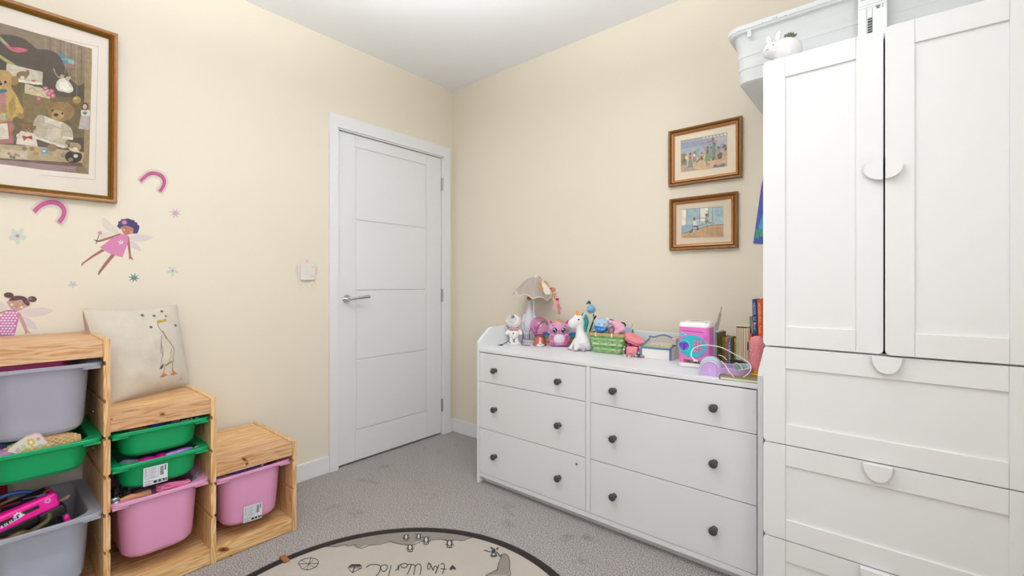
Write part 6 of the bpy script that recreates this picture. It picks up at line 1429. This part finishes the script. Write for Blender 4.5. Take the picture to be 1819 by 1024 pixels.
q = B(); box(q, -.022, .022, -.0012, .0012, -.045, .030, .0004, 1, Matrix.Translation(Y(1114, 592, -.13)) @ Matrix.Rotation(math.radians(14), 4, 'Y')); single('blue_card', q, mat('pale_blue_card', '#b5cfe4', .5, var=.12, vscale=60), 'pale blue card standing between the basket and the coral purse', 'card')
q = B(); box(q, -.010, .010, -.002, .002, -.055, .02, .0004, 1, Matrix.Translation(Y(1122, 592.5, -.10))); single('green_card', q, mat('olive_card', '#6f8a4c', .6), 'green card edge standing behind the coral purse', 'card')
q = B(); tube(q, [Y(1119, 588, -.1), Y(1124, 576, -.1)], .0007, 5); single('thin_wire', q, BLACKP, 'thin dark wire sticking up behind the coral purse', 'wire')
q = B(); box(q, -.003, .003, -.03, .03, 0, .085, .001, 1, Matrix.Translation((1.480, -.165, ZT)) @ Matrix.Rotation(math.radians(8), 4, 'Y')); single('notepad', q, mat('grey_lilac_cover', '#b3b3cc', .6), 'thin lilac grey notepad leaning against the green basket', 'notepad')

# coral purse, pouch, bracelet
CORAL = mat('coral_leather', '#ec8f98', .55, var=.05, vscale=60, bump=.15, bscale=300)
pc_ = Y(1126, 603, -.185); MP = Matrix.Translation(pc_) @ Matrix.Rotation(math.radians(-8), 4, 'Z') @ Matrix.Rotation(math.radians(22), 4, 'Y') @ Matrix.Rotation(math.radians(8), 4, 'X')
t = thing('coin_purse', 'oval coral zip purse resting on top of the coral pouch', 'purse', M=MP)
q = B(); L = [[Vector((r_ * .056 * math.cos(a), r_ * .037 * math.sin(a), z)) for a in [2 * math.pi * k / 40 for k in range(40)]] for r_, z in ((.0, -.011), (.9, -.011), (1.0, -.008), (1.0, -.001))]
loft(q, [[p for p in l] for l in L[1:]], True, True); part('lower_shell', q, CORAL, t)
q = B(); L = [[Vector((r_ * .056 * math.cos(a), r_ * .037 * math.sin(a), z)) for a in [2 * math.pi * k / 40 for k in range(40)]] for r_, z in ((1.0, .001), (1.0, .008), (.92, .012), (.5, .0135), (.02, .0138))]
loft(q, L, True, True); part('upper_shell', q, CORAL, t)
q = B(); tube(q, [(.0555 * math.cos(a), .0365 * math.sin(a), 0) for a in [2 * math.pi * k / 48 for k in range(49)]], .0016, 6, cap=False); part('zip', q, mat('zip_maroon', '#a84a58', .5), t)
S = [(p_, '#8a3f4a') for p_ in stroke([(-.012, .004), (-.006, -.002), (0, .003), (.006, -.003), (.013, .001)], .0014) + stroke([(-.006, .007), (.008, .004)], .001)]
ink('stamped_motif', S, lambda u, v, w: Vector((u, v, .0137 + w)), PRINT, t, world=False, base=.0005)
hx, hy = 1.520, -.218
t = thing('coral_pouch', 'small coral pouch with key ring standing under the oval purse', 'pouch', (hx, hy, ZT), face_cam(hx, hy, -8))
q = B(); box(q, -.028, .028, -.012, .016, 0, .047, .008, 4); part('body', q, CORAL, t)
q = B(); tube(q, [(-.006 + .0095 * math.cos(a), -.0165, .013 + .0095 * math.sin(a)) for a in [2 * math.pi * k / 28 for k in range(29)]], .0011, 6, cap=False); part('key_ring', q, CHROME, t)
lump('magenta_ribbon', 'bright magenta ribbon bunched between the two coral purses', 'ribbon', mat('magenta_satin', '#d81f7e', .4), [(Y(1118, 612, -.19), (.012, .01, .009)), (Y(1127, 613, -.20), (.014, .01, .006)), (Y(1133, 622, -.20), (.010, .012, .022)), (Y(1130, 629, -.2), (.012, .012, .012))], .003)
t = thing('bead_bracelet', 'colourful plastic bead bracelet draped around the coral pouch', 'bracelet', (hx, hy, ZT), face_cam(hx, hy, -8))
BC = ['#f0c62a', '#2c5fc0', '#f2f2f4', '#7fd0e0', '#e0357a', '#f08a2a', '#4a3fc0', '#f6d95a', '#8fb6e6', '#eaeaf2']
path = spline([(-.034, -.014, .044), (-.038, -.017, .024), (-.034, -.020, .006), (-.012, -.028, .004), (.014, -.026, .005), (.030, -.019, .012), (.036, -.016, .028), (.038, -.012, .046)], 4)
for k, p in enumerate(path):
    q = B(); ell(q, p, (.0046, .0046, .0044), None, 12, 8); part('bead', q, mat('bead_%d' % (k % 10), BC[k % 10], .3), t)
q = B(); tube(q, path, .0008, 5); part('cord', q, WHITEP, t)
t = thing('tassel_charm', 'small dark green and pink felt charm lying by the purse', 'charm', Y(1139, 634, -.215))
q = B(); c_ = Vector((1.560, -.225, ZT + .010)); 
ell(q, c_, (.013, .012, .010)); ell(q, c_ + Vector((-.008, -.002, .003)), (.008, .008, .008)); ell(q, c_ + Vector((.008, .002, -.001)), (.010, .009, .008)); remesh(part('green_body', q, cloth('dark_green_felt', '#46605a', .9, var=.3, vscale=150), t, True), .003, 2)
q = B(); ell(q, c_ + Vector((.020, -.008, -.003)), (.011, .009, .007)); remesh(part('pink_tuft', q, cloth('dusty_pink_felt', '#c88a96', .9, var=.25, vscale=150), t, True), .003, 2)

# painted wooden keepsake box with sloping lid and wavy back
t = thing('keepsake_box', 'white wooden box with blue edging, painted sloping lid and wavy backboard', 'box', (1.636, -.165, ZT), math.radians(4))
KW, KB = mat('chalk_white_paint', '#eceae6', .6), mat('slate_blue_paint', '#5f7f9b', .55)
w2, yf_, yb_ = .0725, -.062, .060
q = B(); box(q, -w2, w2 - .004, yf_, yf_ + .008, 0, .046, .0008, 1); part('front_board', q, KW, t)
q = B(); box(q, -w2, w2, yf_ - .002, yf_ + .010, .046, .054, .001, 1); part('front_edging', q, KB, t)
for x_ in (-w2, w2 - .008):
    q = B(); prism(q, [(yf_, 0), (yf_, .052), (yb_, .078), (yb_, 0)], lambda u, v, w: Vector((x_ + w, u, v)), .008); sd = part('side_board', q, KW, t)
    q = B(); tube(q, [(x_ + .004, yf_, .0525), (x_ + .004, yb_, .080)], .0042, 8); part('side_edging', q, KB, sd)
    q = B(); box(q, x_ - .0006, x_ + .0086, yf_ - .0012, yf_ + .004, 0, .048, .0005, 1); part('corner_edging', q, KB, sd)
wave = [(-w2, 0), (w2, 0), (w2, .084)] + [(w2 - .145 * k / 24, .088 + .012 * max(0, math.cos((k / 24 - .5) * math.pi * 1.7)) ** 1.0 + (.003 if k in (0, 24) else 0)) for k in range(25)] + [(-w2, .084)]
q = B(); prism(q, wave, lambda u, v, w: Vector((u, yb_ + w, v)), .006); bk = part('backboard', q, mat('pale_taupe_paint', '#d3cac0', .7), t)
q = B(); tube(q, [Vector((u, yb_ + .003, v)) for u, v in wave[3:-1]], .0042, 8); part('wavy_edging', q, KB, bk)
S = []
for r_ in range(3):
    for k in range(6): u = -.052 + .019 * k + .009 * (r_ % 2); v = .060 + .011 * r_; S += [(p_, '#6a6a70') for p_ in stroke([(u - .003, v + .001), (u, v - .001), (u + .003, v + .001)], .001)]
ink('bird_marks', S, lambda u, v, w: Vector((u, yb_ - w, v)), PRINT, bk, world=False, base=.0006)
q = B(); prism(q, [(yf_ + .008, .046), (yf_ + .008, .050), (yb_, .062), (yb_, .058)], lambda u, v, w: Vector((-w2 + .008 + w, u, v)), 2 * w2 - .016); lid_ = part('lid_picture', q, mat('lid_green', '#c3caa4', .6, var=.15, vscale=40), t)
def lid3(u, v, w): return Vector((u, yf_ + .008 + v, .050 + v / (yb_ - yf_ - .008) * .012 + w))
S = [([(-.062, .06), (.062, .06), (.062, .11), (-.062, .11)], '#d9d2c8'), ([(-.062, .02), (.02, .03), (.062, .024), (.062, .06), (-.062, .06)], '#b9c491')]
for u, v, r_, c in ((-.020, .050, .008, '#e09a28'), (-.004, .034, .008, '#d98a20'), (.006, .030, .009, '#e6a83a'), (.016, .036, .008, '#cf8420'), (.024, .032, .007, '#e0a040'), (-.008, .042, .006, '#f0ead8'), (.012, .044, .005, '#f0ead8'), (.042, .062, .009, '#d9603a'), (.046, .050, .010, '#f0e6d4'), (-.004, .062, .006, '#7d8a98'), (.036, .046, .010, '#ece2cc')): S.append((circ(14, r_, r_ * .8, u, v), c))
ink('lid_painting', S, lid3, PRINT, t, world=False, step=.00003, base=.0005)

# ------------------------------------------------------------------ books and papers
def book(name, label, x0, x1, yfr, dep, h, col, pages='#e9e0cc', group=None, tilt=0, spine=None, z=None, rough=.5):
    zb = ZT if z is None else z
    M = Matrix.Translation(((x0 + x1) / 2, yfr + dep / 2, zb)) @ Matrix.Rotation(math.radians(tilt), 4, 'Y')
    t = thing(name, label, 'book', M=M, group=group); w_ = (x1 - x0) / 2; cv = min(.0016, w_ * .3)
    m = mat('cover_' + col[1:], col, rough, var=.05, vscale=30)
    q = B(); box(q, -w_, w_, -dep / 2, -dep / 2 + .0016, 0, h, .0006, 1); box(q, -w_, -w_ + cv, -dep / 2, dep / 2, 0, h, .0004, 1); box(q, w_ - cv, w_, -dep / 2, dep / 2, 0, h, .0004, 1); part('cover', q, m, t)
    q = B(); box(q, -w_ + cv, w_ - cv, -dep / 2 + .0016, dep / 2 - .004, .003, h - .003); part('pages', q, mat('page_' + pages[1:], pages, .9, var=.1, vscale=160), t)
    if spine:
        ink('spine_print', spine(w_, h), lambda u, v, w: Vector((u, -dep / 2 - w, v)), PRINT, t, world=False, step=.00003, base=.0004)
    return t
def spine_text(txt, col, size, v0, extra=()):
    def fn(w_, h):
        pol, wd = glyphs(txt, size); s = [([(y - size * .33, h * v0 - x) for x, y in p], col) for p in pol]
        for e in extra: s.append((circ(10, e[0], e[1], e[2], h * e[3]), e[4]))
        return s
    return fn
def marks(col, n, a=.15, b_=.85):
    def fn(w_, h):
        s = []
        for k in range(n):
            v = h * (a + (b_ - a) * k / n); s.append(([(-w_ * .35, v), (w_ * .35, v + .0006), (w_ * .3, v + h * (b_ - a) / n * .55), (-w_ * .3, v + h * (b_ - a) / n * .5)], col))
        return s
    return fn
YB = -.175
def bx(px, yy=YB): return Y(px, 600, yy).x
def bz(py, px, yy=YB): return Y(px, py, yy).z - ZT
book('picture_book', 'slim pale blue book standing against the pink money safe', bx(1261, -.255), bx(1271, -.255), -.255, .125, bz(590, 1265, -.255), '#b4c6dc', spine=marks('#8494ac', 9, .2, .8))
book('picture_book', 'dark gold patterned book beside the slim pale blue book', bx(1271.5, -.24), bx(1275.5, -.24), -.24, .120, bz(592, 1273, -.24), '#6a5a2a', spine=marks('#c9a33a', 16, .05, .95))
gcol = ['#d99a1c', '#8aa02c', '#d87f72', '#6f86a6']; names = ['mustard yellow', 'lime green', 'salmon pink', 'slate blue']; ed = [1276.3, 1282.2, 1287.4, 1292.8, 1298.6]
for k in range(4): book('small_board_book', '%s spined little book in the row of four small books' % names[k], bx(ed[k] + .15), bx(ed[k + 1] - .15), YB, .105, bz(599.5 + k * .35, 1287), gcol[k], pages='#e6c9a0' if k % 2 else '#dfe3c8', group='four small books in a row', spine=marks(('#8a5a10', '#4f5f10', '#7d3a34', '#cfd8e6')[k], 7, .12, .9))
book('small_book', 'thin brown book right of the four small books', bx(1299.3), bx(1301.8), YB - .002, .11, bz(600, 1300), '#7a4634')
book('small_book', 'small lime green book with black lettering beside the cream slipcase', bx(1302.2), bx(1306.3), YB + .01, .10, bz(602, 1304), '#a9b83a', spine=marks('#2c3010', 8, .1, .9))
# slipcase with five books
s0, s1 = bx(1307.3), bx(1329.3); hs = bz(580, 1318); CRM = mat('cream_slipcase', '#e6d8b8', .7, var=.04)
t = thing('book_slipcase', 'cream slipcase holding five matching thin books', 'box set', ((s0 + s1) / 2, YB + .06, ZT))
hw2 = (s1 - s0) / 2
q = B(); box(q, -hw2, -hw2 + .002, -.06, .06, 0, hs); box(q, hw2 - .002, hw2, -.06, .06, 0, hs); box(q, -hw2 + .002, hw2 - .002, -.06, .06, hs - .002, hs); box(q, -hw2 + .002, hw2 - .002, -.06, .06, 0, .002); box(q, -hw2 + .002, hw2 - .002, .058, .06, .002, hs - .002); part('case', q, CRM, t)
bw_ = (2 * hw2 - .0045) / 5
for k in range(5): book('slim_volume', 'pale cream volume, number %s from the left in the slipcase' % ('one', 'two', 'three', 'four', 'five')[k], s0 + .0022 + k * bw_ + .0006, s0 + .0022 + (k + 1) * bw_ - .0006, YB + .003, .11, hs - .009, ('#e0cdb0', '#e8d8bc', '#dcc8a8', '#ead9be', '#dfcba9')[k], z=ZT + .0022, group='volumes in the cream slipcase')
q = B(); box(q, hw2 - .004, hw2 + .0004, -.0604, -.0596, hs * .42, hs * .62); part('black_mark', q, BLACKP, t)
book('small_book', 'narrow grey spined book right of the cream slipcase', bx(1330.0), bx(1331.6), YB, .11, bz(583, 1331), '#cfc5b2')
book('small_book', 'red and orange paperback with yellow lettering near the pink bottle', bx(1331.8), bx(1337), YB - .004, .11, bz(592.5, 1334), '#e2471c', spine=marks('#f0c030', 6, .2, .95))
book('grey_folder', 'tall grey folder standing behind the red and orange paperback', bx(1331.6, YB + .03), bx(1337.4, YB + .03), YB + .03, .10, bz(563, 1334, YB + .03), '#8d8a82')
book('grey_folder', 'shorter pale grey folder beside the tall dark blue book', bx(1335.6, YB + .012), bx(1338.6, YB + .012), YB + .012, .10, bz(571, 1337, YB + .012), '#bdb3a6')
book('tall_book', 'tall dark blue hardback with white title and pink heart on its spine', bx(1339.0), bx(1347.0), YB, .13, bz(532, 1343), '#274a86', tilt=-1.2, spine=spine_text('HIDDES  ILE Cover', '#c6d4ec', .0145, .95, ((.0045, .006, 0, .645, '#e88a90'), (.003, .004, 0.002, .06, '#d9a33a'))))
book('tall_book', 'tall orange hardback with pale title half hidden by the wardrobe', bx(1347.6), min(bx(1356.6), 2.1235), YB, .13, bz(532, 1351), '#ee5a1c', tilt=-1.2, spine=spine_text('HIDDES SKILL Trave', '#f6dcae', .0145, .95, ((.003, .004, 0.002, .06, '#d9a33a'),)))
# jagged grey card behind the slim book
q = B(); P_ = [Y(u, v, -.10) for u, v in ((1268.5, 600), (1269.5, 578), (1271.5, 572), (1273, 574), (1277, 556), (1279, 555), (1281, 544.5), (1282.5, 546), (1280, 560), (1282, 556), (1281, 562), (1276, 585), (1275.5, 600))]
prism(q, [(p.x, p.z) for p in P_], lambda u, v, w: Vector((u, -.10 + w, v)), .002); single('grey_card', q, mat('silver_grey_card', '#a9a39a', .5, var=.1), 'jagged grey card standing up behind the pale blue book', 'card')
# pale notebook behind the keepsake box
nb = book('notebook', 'pale pink notebook standing between the keepsake box and the safe', bx(1193.5, -.17), bx(1201, -.17), -.17, .09, bz(601, 1196, -.17), '#dccbc4', spine=lambda w_, h: [(circ(6, .0012, .0012, -w_ * .8 + .0045 * k, h * .86), '#8a3f4a') for k in range(6)] + [([(-w_, h * .62), (w_, h * .62), (w_, h * .67), (-w_, h * .67)], '#5a2a34')])
# flat books under the headphones
q = None
t = thing('flat_book', 'olive covered book lying flat under the lilac headphones', 'book', (2.058, -.425, ZT), math.radians(4))
q = B(); box(q, -.062, .062, -.072, .082, .0015, .0105); part('pages', q, mat('page_e9e6e0', '#e9e6e0', .9, var=.08, vscale=160), t)
OLV = mat('olive_cover', '#8f8a4a', .5, var=.25, vscale=60)
q = B(); box(q, -.065, .064, -.074, .084, 0, .0016, .0004, 1); box(q, -.065, .064, -.074, .084, .0105, .0122, .0004, 1); box(q, -.066, -.0635, -.074, .084, 0, .0122, .0006, 1); part('cover', q, OLV, t)
t = thing('flat_book', 'bright yellow booklet lying flat beneath the pink bottle', 'book', (2.088, -.365, ZT + .0127), math.radians(-12))
q = B(); box(q, -.030, .030, -.042, .038, 0, .005, .0008, 1); part('body', q, mat('yellow_cover', '#efb526', .5, var=.06), t)
S = [([(-.016 + .006 * k, -.028), (-.012 + .006 * k, -.028), (-.012 + .006 * k, -.02), (-.016 + .006 * k, -.021)], '#6a4a10') for k in range(6)] + [([(-.022, -.038), (0, -.036), (-.004, -.031), (-.024, -.033)], '#3f6a3a'), ([(-.028, -.01), (.026, -.012), (.026, -.004), (-.028, 0)], '#d9902a')]
ink('cover_print', S, lambda u, v, w: Vector((u, v, .005 + w)), PRINT, t, world=False, base=.0003)
# pink bottle
t = thing('pink_bottle', 'speckled coral pink bottle with domed cap next to the wardrobe', 'bottle', (2.086, -.318, ZT + .018))
BPK = mat('coral_pink_plastic', '#e58a93', .4, var=.03)
q = B(); lathe(q, [(0, 0), (.027, 0), (.029, .004), (.029, .037), (.0285, .038)], (0, 0, 0), 36); part('base_cup', q, BPK, t)
q = B(); lathe(q, [(.0283, .0385), (.0285, .040), (.0285, .094), (.0275, .1), (.0275, .102), (.025, .116), (.019, .126), (.010, .1315), (0, .133)], (0, 0, 0), 36); cp_ = part('domed_cap', q, BPK, t)
q = B()
for k in range(46):
    a, z_ = rnd.random() * 6.28, rnd.uniform(.008, .098); ell(q, (.0285 * math.cos(a), .0285 * math.sin(a), z_), (.0012, .0012, .0019), None, 6, 4)
part('speckles', q, mat('speckle_white', '#f3e6e0', .5), t, kind='stuff')
# dark phone charger behind the headphones
q = B(); tube(q, spline([Y(1296, 641, -.24), Y(1308, 642, -.24), Y(1322, 646, -.25), Y(1330, 652, -.26)], 5), [.004, .006, .007, .008, .009, .009, .009, .010, .010, .010, .009, .009, .008, .007, .006, .005], 10, flat=.7); single('black_strap', q, cloth('black_webbing', '#1b1a1d', .7), 'bunched black strap lying in front of the small books', 'strap')

# ------------------------------------------------------------------ money safe
t = thing('money_safe', 'pink and white toy money safe with turquoise oval keypad and purple heart dial', 'toy safe', (1.846, -.284, ZT), math.radians(4))
SP, SW, TQ = mat('safe_pink', '#ee7fd0', .35, var=.01), mat('safe_white', '#f4f2f0', .3, var=.01), mat('turquoise_plastic', '#2fc6cf', .3, var=.02)
hw_, hd_ = .0625, .049
def sl(a_, b_, r_, z): return [Vector((x, y, z)) for x, y in rrect(a_, b_, r_, 6)]
q = B(); loft(q, [sl(hw_ - .004, hd_ - .004, .016, 0), sl(hw_, hd_, .018, .003), sl(hw_ + .001, hd_ + .001, .018, .018)]); part('foot', q, SW, t)
q = B(); loft(q, [sl(hw_, hd_, .018, .018), sl(hw_, hd_, .018, .170)]); part('body', q, SP, t)
q = B(); loft(q, [sl(hw_ + .001, hd_ + .001, .018, .170), sl(hw_ + .001, hd_ + .001, .018, .178), sl(hw_ - .004, hd_ - .004, .018, .188), sl(hw_ - .014, hd_ - .014, .016, .193)]); part('top', q, SW, t)
q = B(); tube(q, spline([(-.03, 0, .192), (-.015, 0, .1975), (.015, 0, .1975), (.03, 0, .192)], 5), .0045, 8, flat=.7); part('carry_handle', q, mat('beige_grip', '#d2c6b8', .5), t)
for x_, y_ in ((-.045, -.04), (.045, -.04), (-.045, .04), (.045, .04)): q = B(); lathe(q, [(.005, .190), (.005, .1945), (0, .195)], (x_, y_, 0), 14); part('peg', q, SW, t)
fy_ = -hd_
def ovl(rx, rz_, cx_, cz_, n=48): return circ(n, rx, rz_, cx_, cz_)
q = B(); prism(q, ovl(.0555, .046, -.004, .090), lambda u, v, w: Vector((u, fy_ - .004 + w, v)), .006); bmesh.ops.bevel(q, geom=[e for e in q.edges if all(v.co.y < fy_ - .0039 for v in e.verts)], offset=.002, segments=2, affect='EDGES'); ov = part('keypad_oval', q, TQ, t)
q = B(); tube(q, [(-.038 + .0235 * math.cos(a), fy_ - .0045, .090 + .0235 * math.sin(a)) for a in [2 * math.pi * k / 40 for k in range(41)]], .0014, 6, cap=False); part('dial_ring', q, mat('pale_turquoise', '#8fdfe8', .3), ov)
PUR = mat('purple_plastic', '#8a45cf', .35)
heart = []
for k in range(40):
    a = 2 * math.pi * k / 40; heart.append((-.038 + .00118 * 16 * math.sin(a) ** 3, .091 + .00118 * (13 * math.cos(a) - 5 * math.cos(2 * a) - 2 * math.cos(3 * a) - math.cos(4 * a))))
q = B(); prism(q, heart, lambda u, v, w: Vector((u, fy_ - .009 + w, v)), .006); dlp = part('heart_dial', q, PUR, t)
q = B(); box(q, -.0405, -.0355, fy_ - .019, fy_ - .008, .074, .105, .0015, 2); part('dial_grip', q, PUR, dlp)
BT = mat('button_pink', '#f06fae', .35)
dig = ['1', '2', '3', '4', '5', '6', '7', '8', '9', '*', '0', '#']
for k in range(12):
    cx_, cz_ = .0055 + .0125 * (k % 3), .112 - .0135 * (k // 3)
    q = B(); box(q, cx_ - .0052, cx_ + .0052, fy_ - .0075, fy_ - .003, cz_ - .0045, cz_ + .0045, .001, 2); bt = part('button', q, BT, ov)
    pol, wd = glyphs(dig[k], .0075); ink('digit', [([(cx_ + x - wd / 2, cz_ + y - .0027) for x, y in p], '#f9dcea') for p in pol], lambda u, v, w: Vector((u, fy_ - .0075 - w, v)), PRINT, t, world=False, base=.0004, step=.000005)
q = B(); prism(q, [(-.044, .1535), (.040, .1495), (.040, .1515), (0, .1532), (-.043, .1558)], lambda u, v, w: Vector((u, fy_ - .0007 + w, v)), .001); part('note_slot', q, mat('slot_shadow', '#5a1d52', .6), t)
q = B(); prism(q, star(-.046, .137, .0095, .0075, 9), lambda u, v, w: Vector((u, fy_ - .002 + w, v)), .003); gr_ = part('gear_emblem', q, mat('pale_turquoise', '#8fdfe8', .3), t)
q = B(); prism(q, circ(16, .0055, .0055, -.046, .137), lambda u, v, w: Vector((u, fy_ - .003 + w, v)), .003); part('gear_boss', q, TQ, gr_)
q = B(); prism(q, star(-.0325, .1375, .0052, .004, 8), lambda u, v, w: Vector((u, fy_ - .002 + w, v)), .003); part('gear_emblem', q, mat('pale_turquoise', '#8fdfe8', .3), t)
S = [(circ(8, .0014, .0016, .040 + .0055 * i + .002 * (j % 2), .120 + .0058 * j), '#8a2f7e') for i in range(3) for j in range(4)]
S += [([(-.040, .0215), (.030, .0195), (.030, .031), (-.040, .033)], '#3a2a30')]
for k in range(9): u = -.037 + .0072 * k; S.append(([(u, .0235), (u + .0045, .0233), (u + .004, .0305), (u + .001, .0307)], ('#d9a33a', '#c9784a', '#6f5a58', '#9aa060')[k % 4]))
S += [(circ(10, .0022, .0016, -.056, .046), '#c050a8')]
ink('front_print', S, lambda u, v, w: Vector((u, fy_ - w, v)), PRINT, t, world=False, step=.00002, base=.0005)

# ------------------------------------------------------------------ headphones
LILAC, MINT, PBLU = mat('lilac_plastic', '#cfa6e0', .38, var=.01), mat('mint_leatherette', '#b9dcd4', .55, var=.03), mat('pale_blue_trim', '#c3d9f0', .35)
c1 = Y(1262, 658.5, -.455); n1 = (CAM - c1); n1.z *= .55; n1 = n1.normalized(); n1 = (n1 + Vector((-.22, 0, 0))).normalized()
t = thing('headphones', 'lilac over-ear headphones with mint cushions lying on the dresser', 'headphones', (c1.x, c1.y, ZT))
Rn = n1.to_track_quat('Z', 'Y').to_matrix().to_4x4()
q = B(); lathe(q, [(.0, -.016), (.036, -.016), (.040, -.008), (.0405, 0), (.039, .006), (.036, .008)], c1, 40, Rn); cu = part('ear_cup', q, LILAC, t, True)
q = B(); lathe(q, [(.035, .004), (.0365, .009), (.034, .011), (.032, .009)], c1, 40, Rn, False, False); part('cup_ring', q, PBLU, cu, True)
q = B(); lathe(q, [(.0, .0095), (.030, .009), (.033, .007), (.033, 0), (0, 0)], c1, 40, Rn); part('cup_disc', q, LILAC, cu, True)
X_ = Rn.to_3x3() @ Vector((1, 0, 0)); 
ux_ = RGT - n1 * RGT.dot(n1); ux_.normalize(); uz_ = n1.cross(ux_); uz_ = uz_ if uz_.z > 0 else -uz_
S = [(p_, '#efe4f6') for p_ in stroke([(.003, .0045), (-.004, .0045), (-.004, -.004), (.0035, -.004), (.0035, 0), (.0005, 0)], .0014)]
ink('cup_emblem', S, lambda u, v, w: c1 + ux_ * u + uz_ * v + n1 * (.0096 + w), PRINT, cu, base=.0004)
# cushion of this cup (behind) and the second cup further back
q = B(); cC = c1 - n1 * .026; tube(q, [cC + Rn.to_3x3() @ Vector((.026 * math.cos(a), .026 * math.sin(a), 0)) for a in [2 * math.pi * k / 40 for k in range(41)]], .0135, 12, cap=False); part('ear_cushion', q, MINT, cu, True)
c2 = c1 - n1 * .075 + uz_ * .012 + ux_ * (-.012)
q = B(); lathe(q, [(.0, -.012), (.034, -.012), (.040, -.004), (.040, .004), (.036, .012), (0, .012)], c2, 40, Rn); cu2 = part('ear_cup', q, LILAC, t, True)
q = B(); cC = c2 + n1 * .022; tube(q, [cC + Rn.to_3x3() @ Vector((.026 * math.cos(a), .026 * math.sin(a), 0)) for a in [2 * math.pi * k / 40 for k in range(41)]], .0135, 12, cap=False); part('ear_cushion', q, MINT, cu2, True)
# headband: a flattened loop running away to the right
k0 = c1 + ux_ * .036 + n1 * .002; k9 = c2 + ux_ * .038
far = Y(1333, 660, -.40)
loop = spline([k0, k0 + ux_ * .035 + Vector((0, 0, -.001)), Y(1312, 664, -.45), far, Y(1326, 652, -.335), k9 + ux_ * .035, k9], 8)
def ribbon(pts, hw__, th, upv):
    q = B(); loops = []
    for p, (tt, _, _) in zip(pts, frames(pts)):
        s_ = tt.cross(upv).normalized(); loops.append([p + upv * hw__ + s_ * th, p - upv * hw__ + s_ * th, p - upv * hw__ - s_ * th, p + upv * hw__ - s_ * th])
    return loft(q, loops)
upb = Vector((-.05, -.10, 1)).normalized()
q = ribbon(loop, .0125, .0028, upb); part('headband', q, LILAC, t, True)
cen = sum(loop, Vector()) / len(loop); inner = [p + (cen - p).normalized() * .0062 for p in loop[16:40]]
q = ribbon(inner, .0115, .0035, upb); part('band_padding', q, MINT, t, True)
q = ribbon(spline([c1 + ux_ * .024 + n1 * .011 + uz_ * .006, c1 + ux_ * .038 + n1 * .008 + uz_ * .001, k0 + ux_ * .022], 5), .0105, .003, upb); part('slider', q, LILAC, t, True)
# white cable looping over
pt = [(1236, 641, -.50), (1228, 633, -.49), (1230, 622, -.47), (1240, 615.5, -.45), (1258, 613.5, -.43), (1282, 618, -.41), (1304, 629, -.41), (1326, 642, -.42), (1334, 652, -.43), (1331, 662, -.45), (1320, 671, -.47), (1310, 674.5, -.485), (1298, 664, -.49), (1288, 649, -.485), (1281, 642, -.475)]
q = B(); tube(q, spline([Y(*p) for p in pt], 6), .0017, 7); cb_ = thing('headphone_cable', 'white cable looping over the lilac headphones', 'cable', Y(1310, 674.5, -.485)); part('lead', q, WHITEP, cb_, True)
q = B(); tube(q, [Y(1232, 640.8, -.50), Y(1239, 641.5, -.50)], .0034, 8); part('plug', q, WHITEP, cb_, True)
q = B(); tube(q, spline([Y(1276, 631, -.40), Y(1284, 633.5, -.40), Y(1291, 640, -.41)], 5), .0014, 6); tube(q, spline([Y(1306, 644.5, -.39), Y(1314, 648, -.39), Y(1319, 657, -.40)], 5), .0014, 6); part('lead_loop', q, WHITEP, cb_, True)

# ------------------------------------------------------------------ uplighter added out of view, to fill ceiling and room with light
def add_uplighter(x, y, z, power):
    """uplighter bowl: its bulb lights the ceiling, the ceiling fills the room"""
    t = thing('fill_uplighter', 'added unseen white uplighter bowl giving fill light by way of the ceiling', 'lamp', (x, y, z))
    q = B(); lathe(q, [(0, -.075), (.05, -.07), (.10, -.045), (.14, 0), (.15, .03), (.147, .03), (.136, .002), (.097, -.041), (.05, -.065), (0, -.07)], (0, 0, 0), 40); part('bowl', q, mat('opal_bowl', '#efece6', .5), t)
    q = B(); tube(q, [(0, 0, -.07), (0, 0, RZ - z)], .003, 8); part('flex', q, WHITEP, t)
    q = B(); lathe(q, [(.045, RZ - z - .03), (.05, RZ - z), (0, RZ - z)], (0, 0, 0), 24); part('ceiling_rose', q, WHITEP, t)
    l = bpy.data.lights.new('fill_bulb', 'POINT'); l.energy = power; l.shadow_soft_size = .03; l.color = (.94, .97, 1.0)
    o = bpy.data.objects.new('fill_bulb', l); COL.objects.link(o); o.parent = t; o.location = (0, 0, -.018)
add_uplighter(1.56, -1.68, 1.96, FILL_POWER)
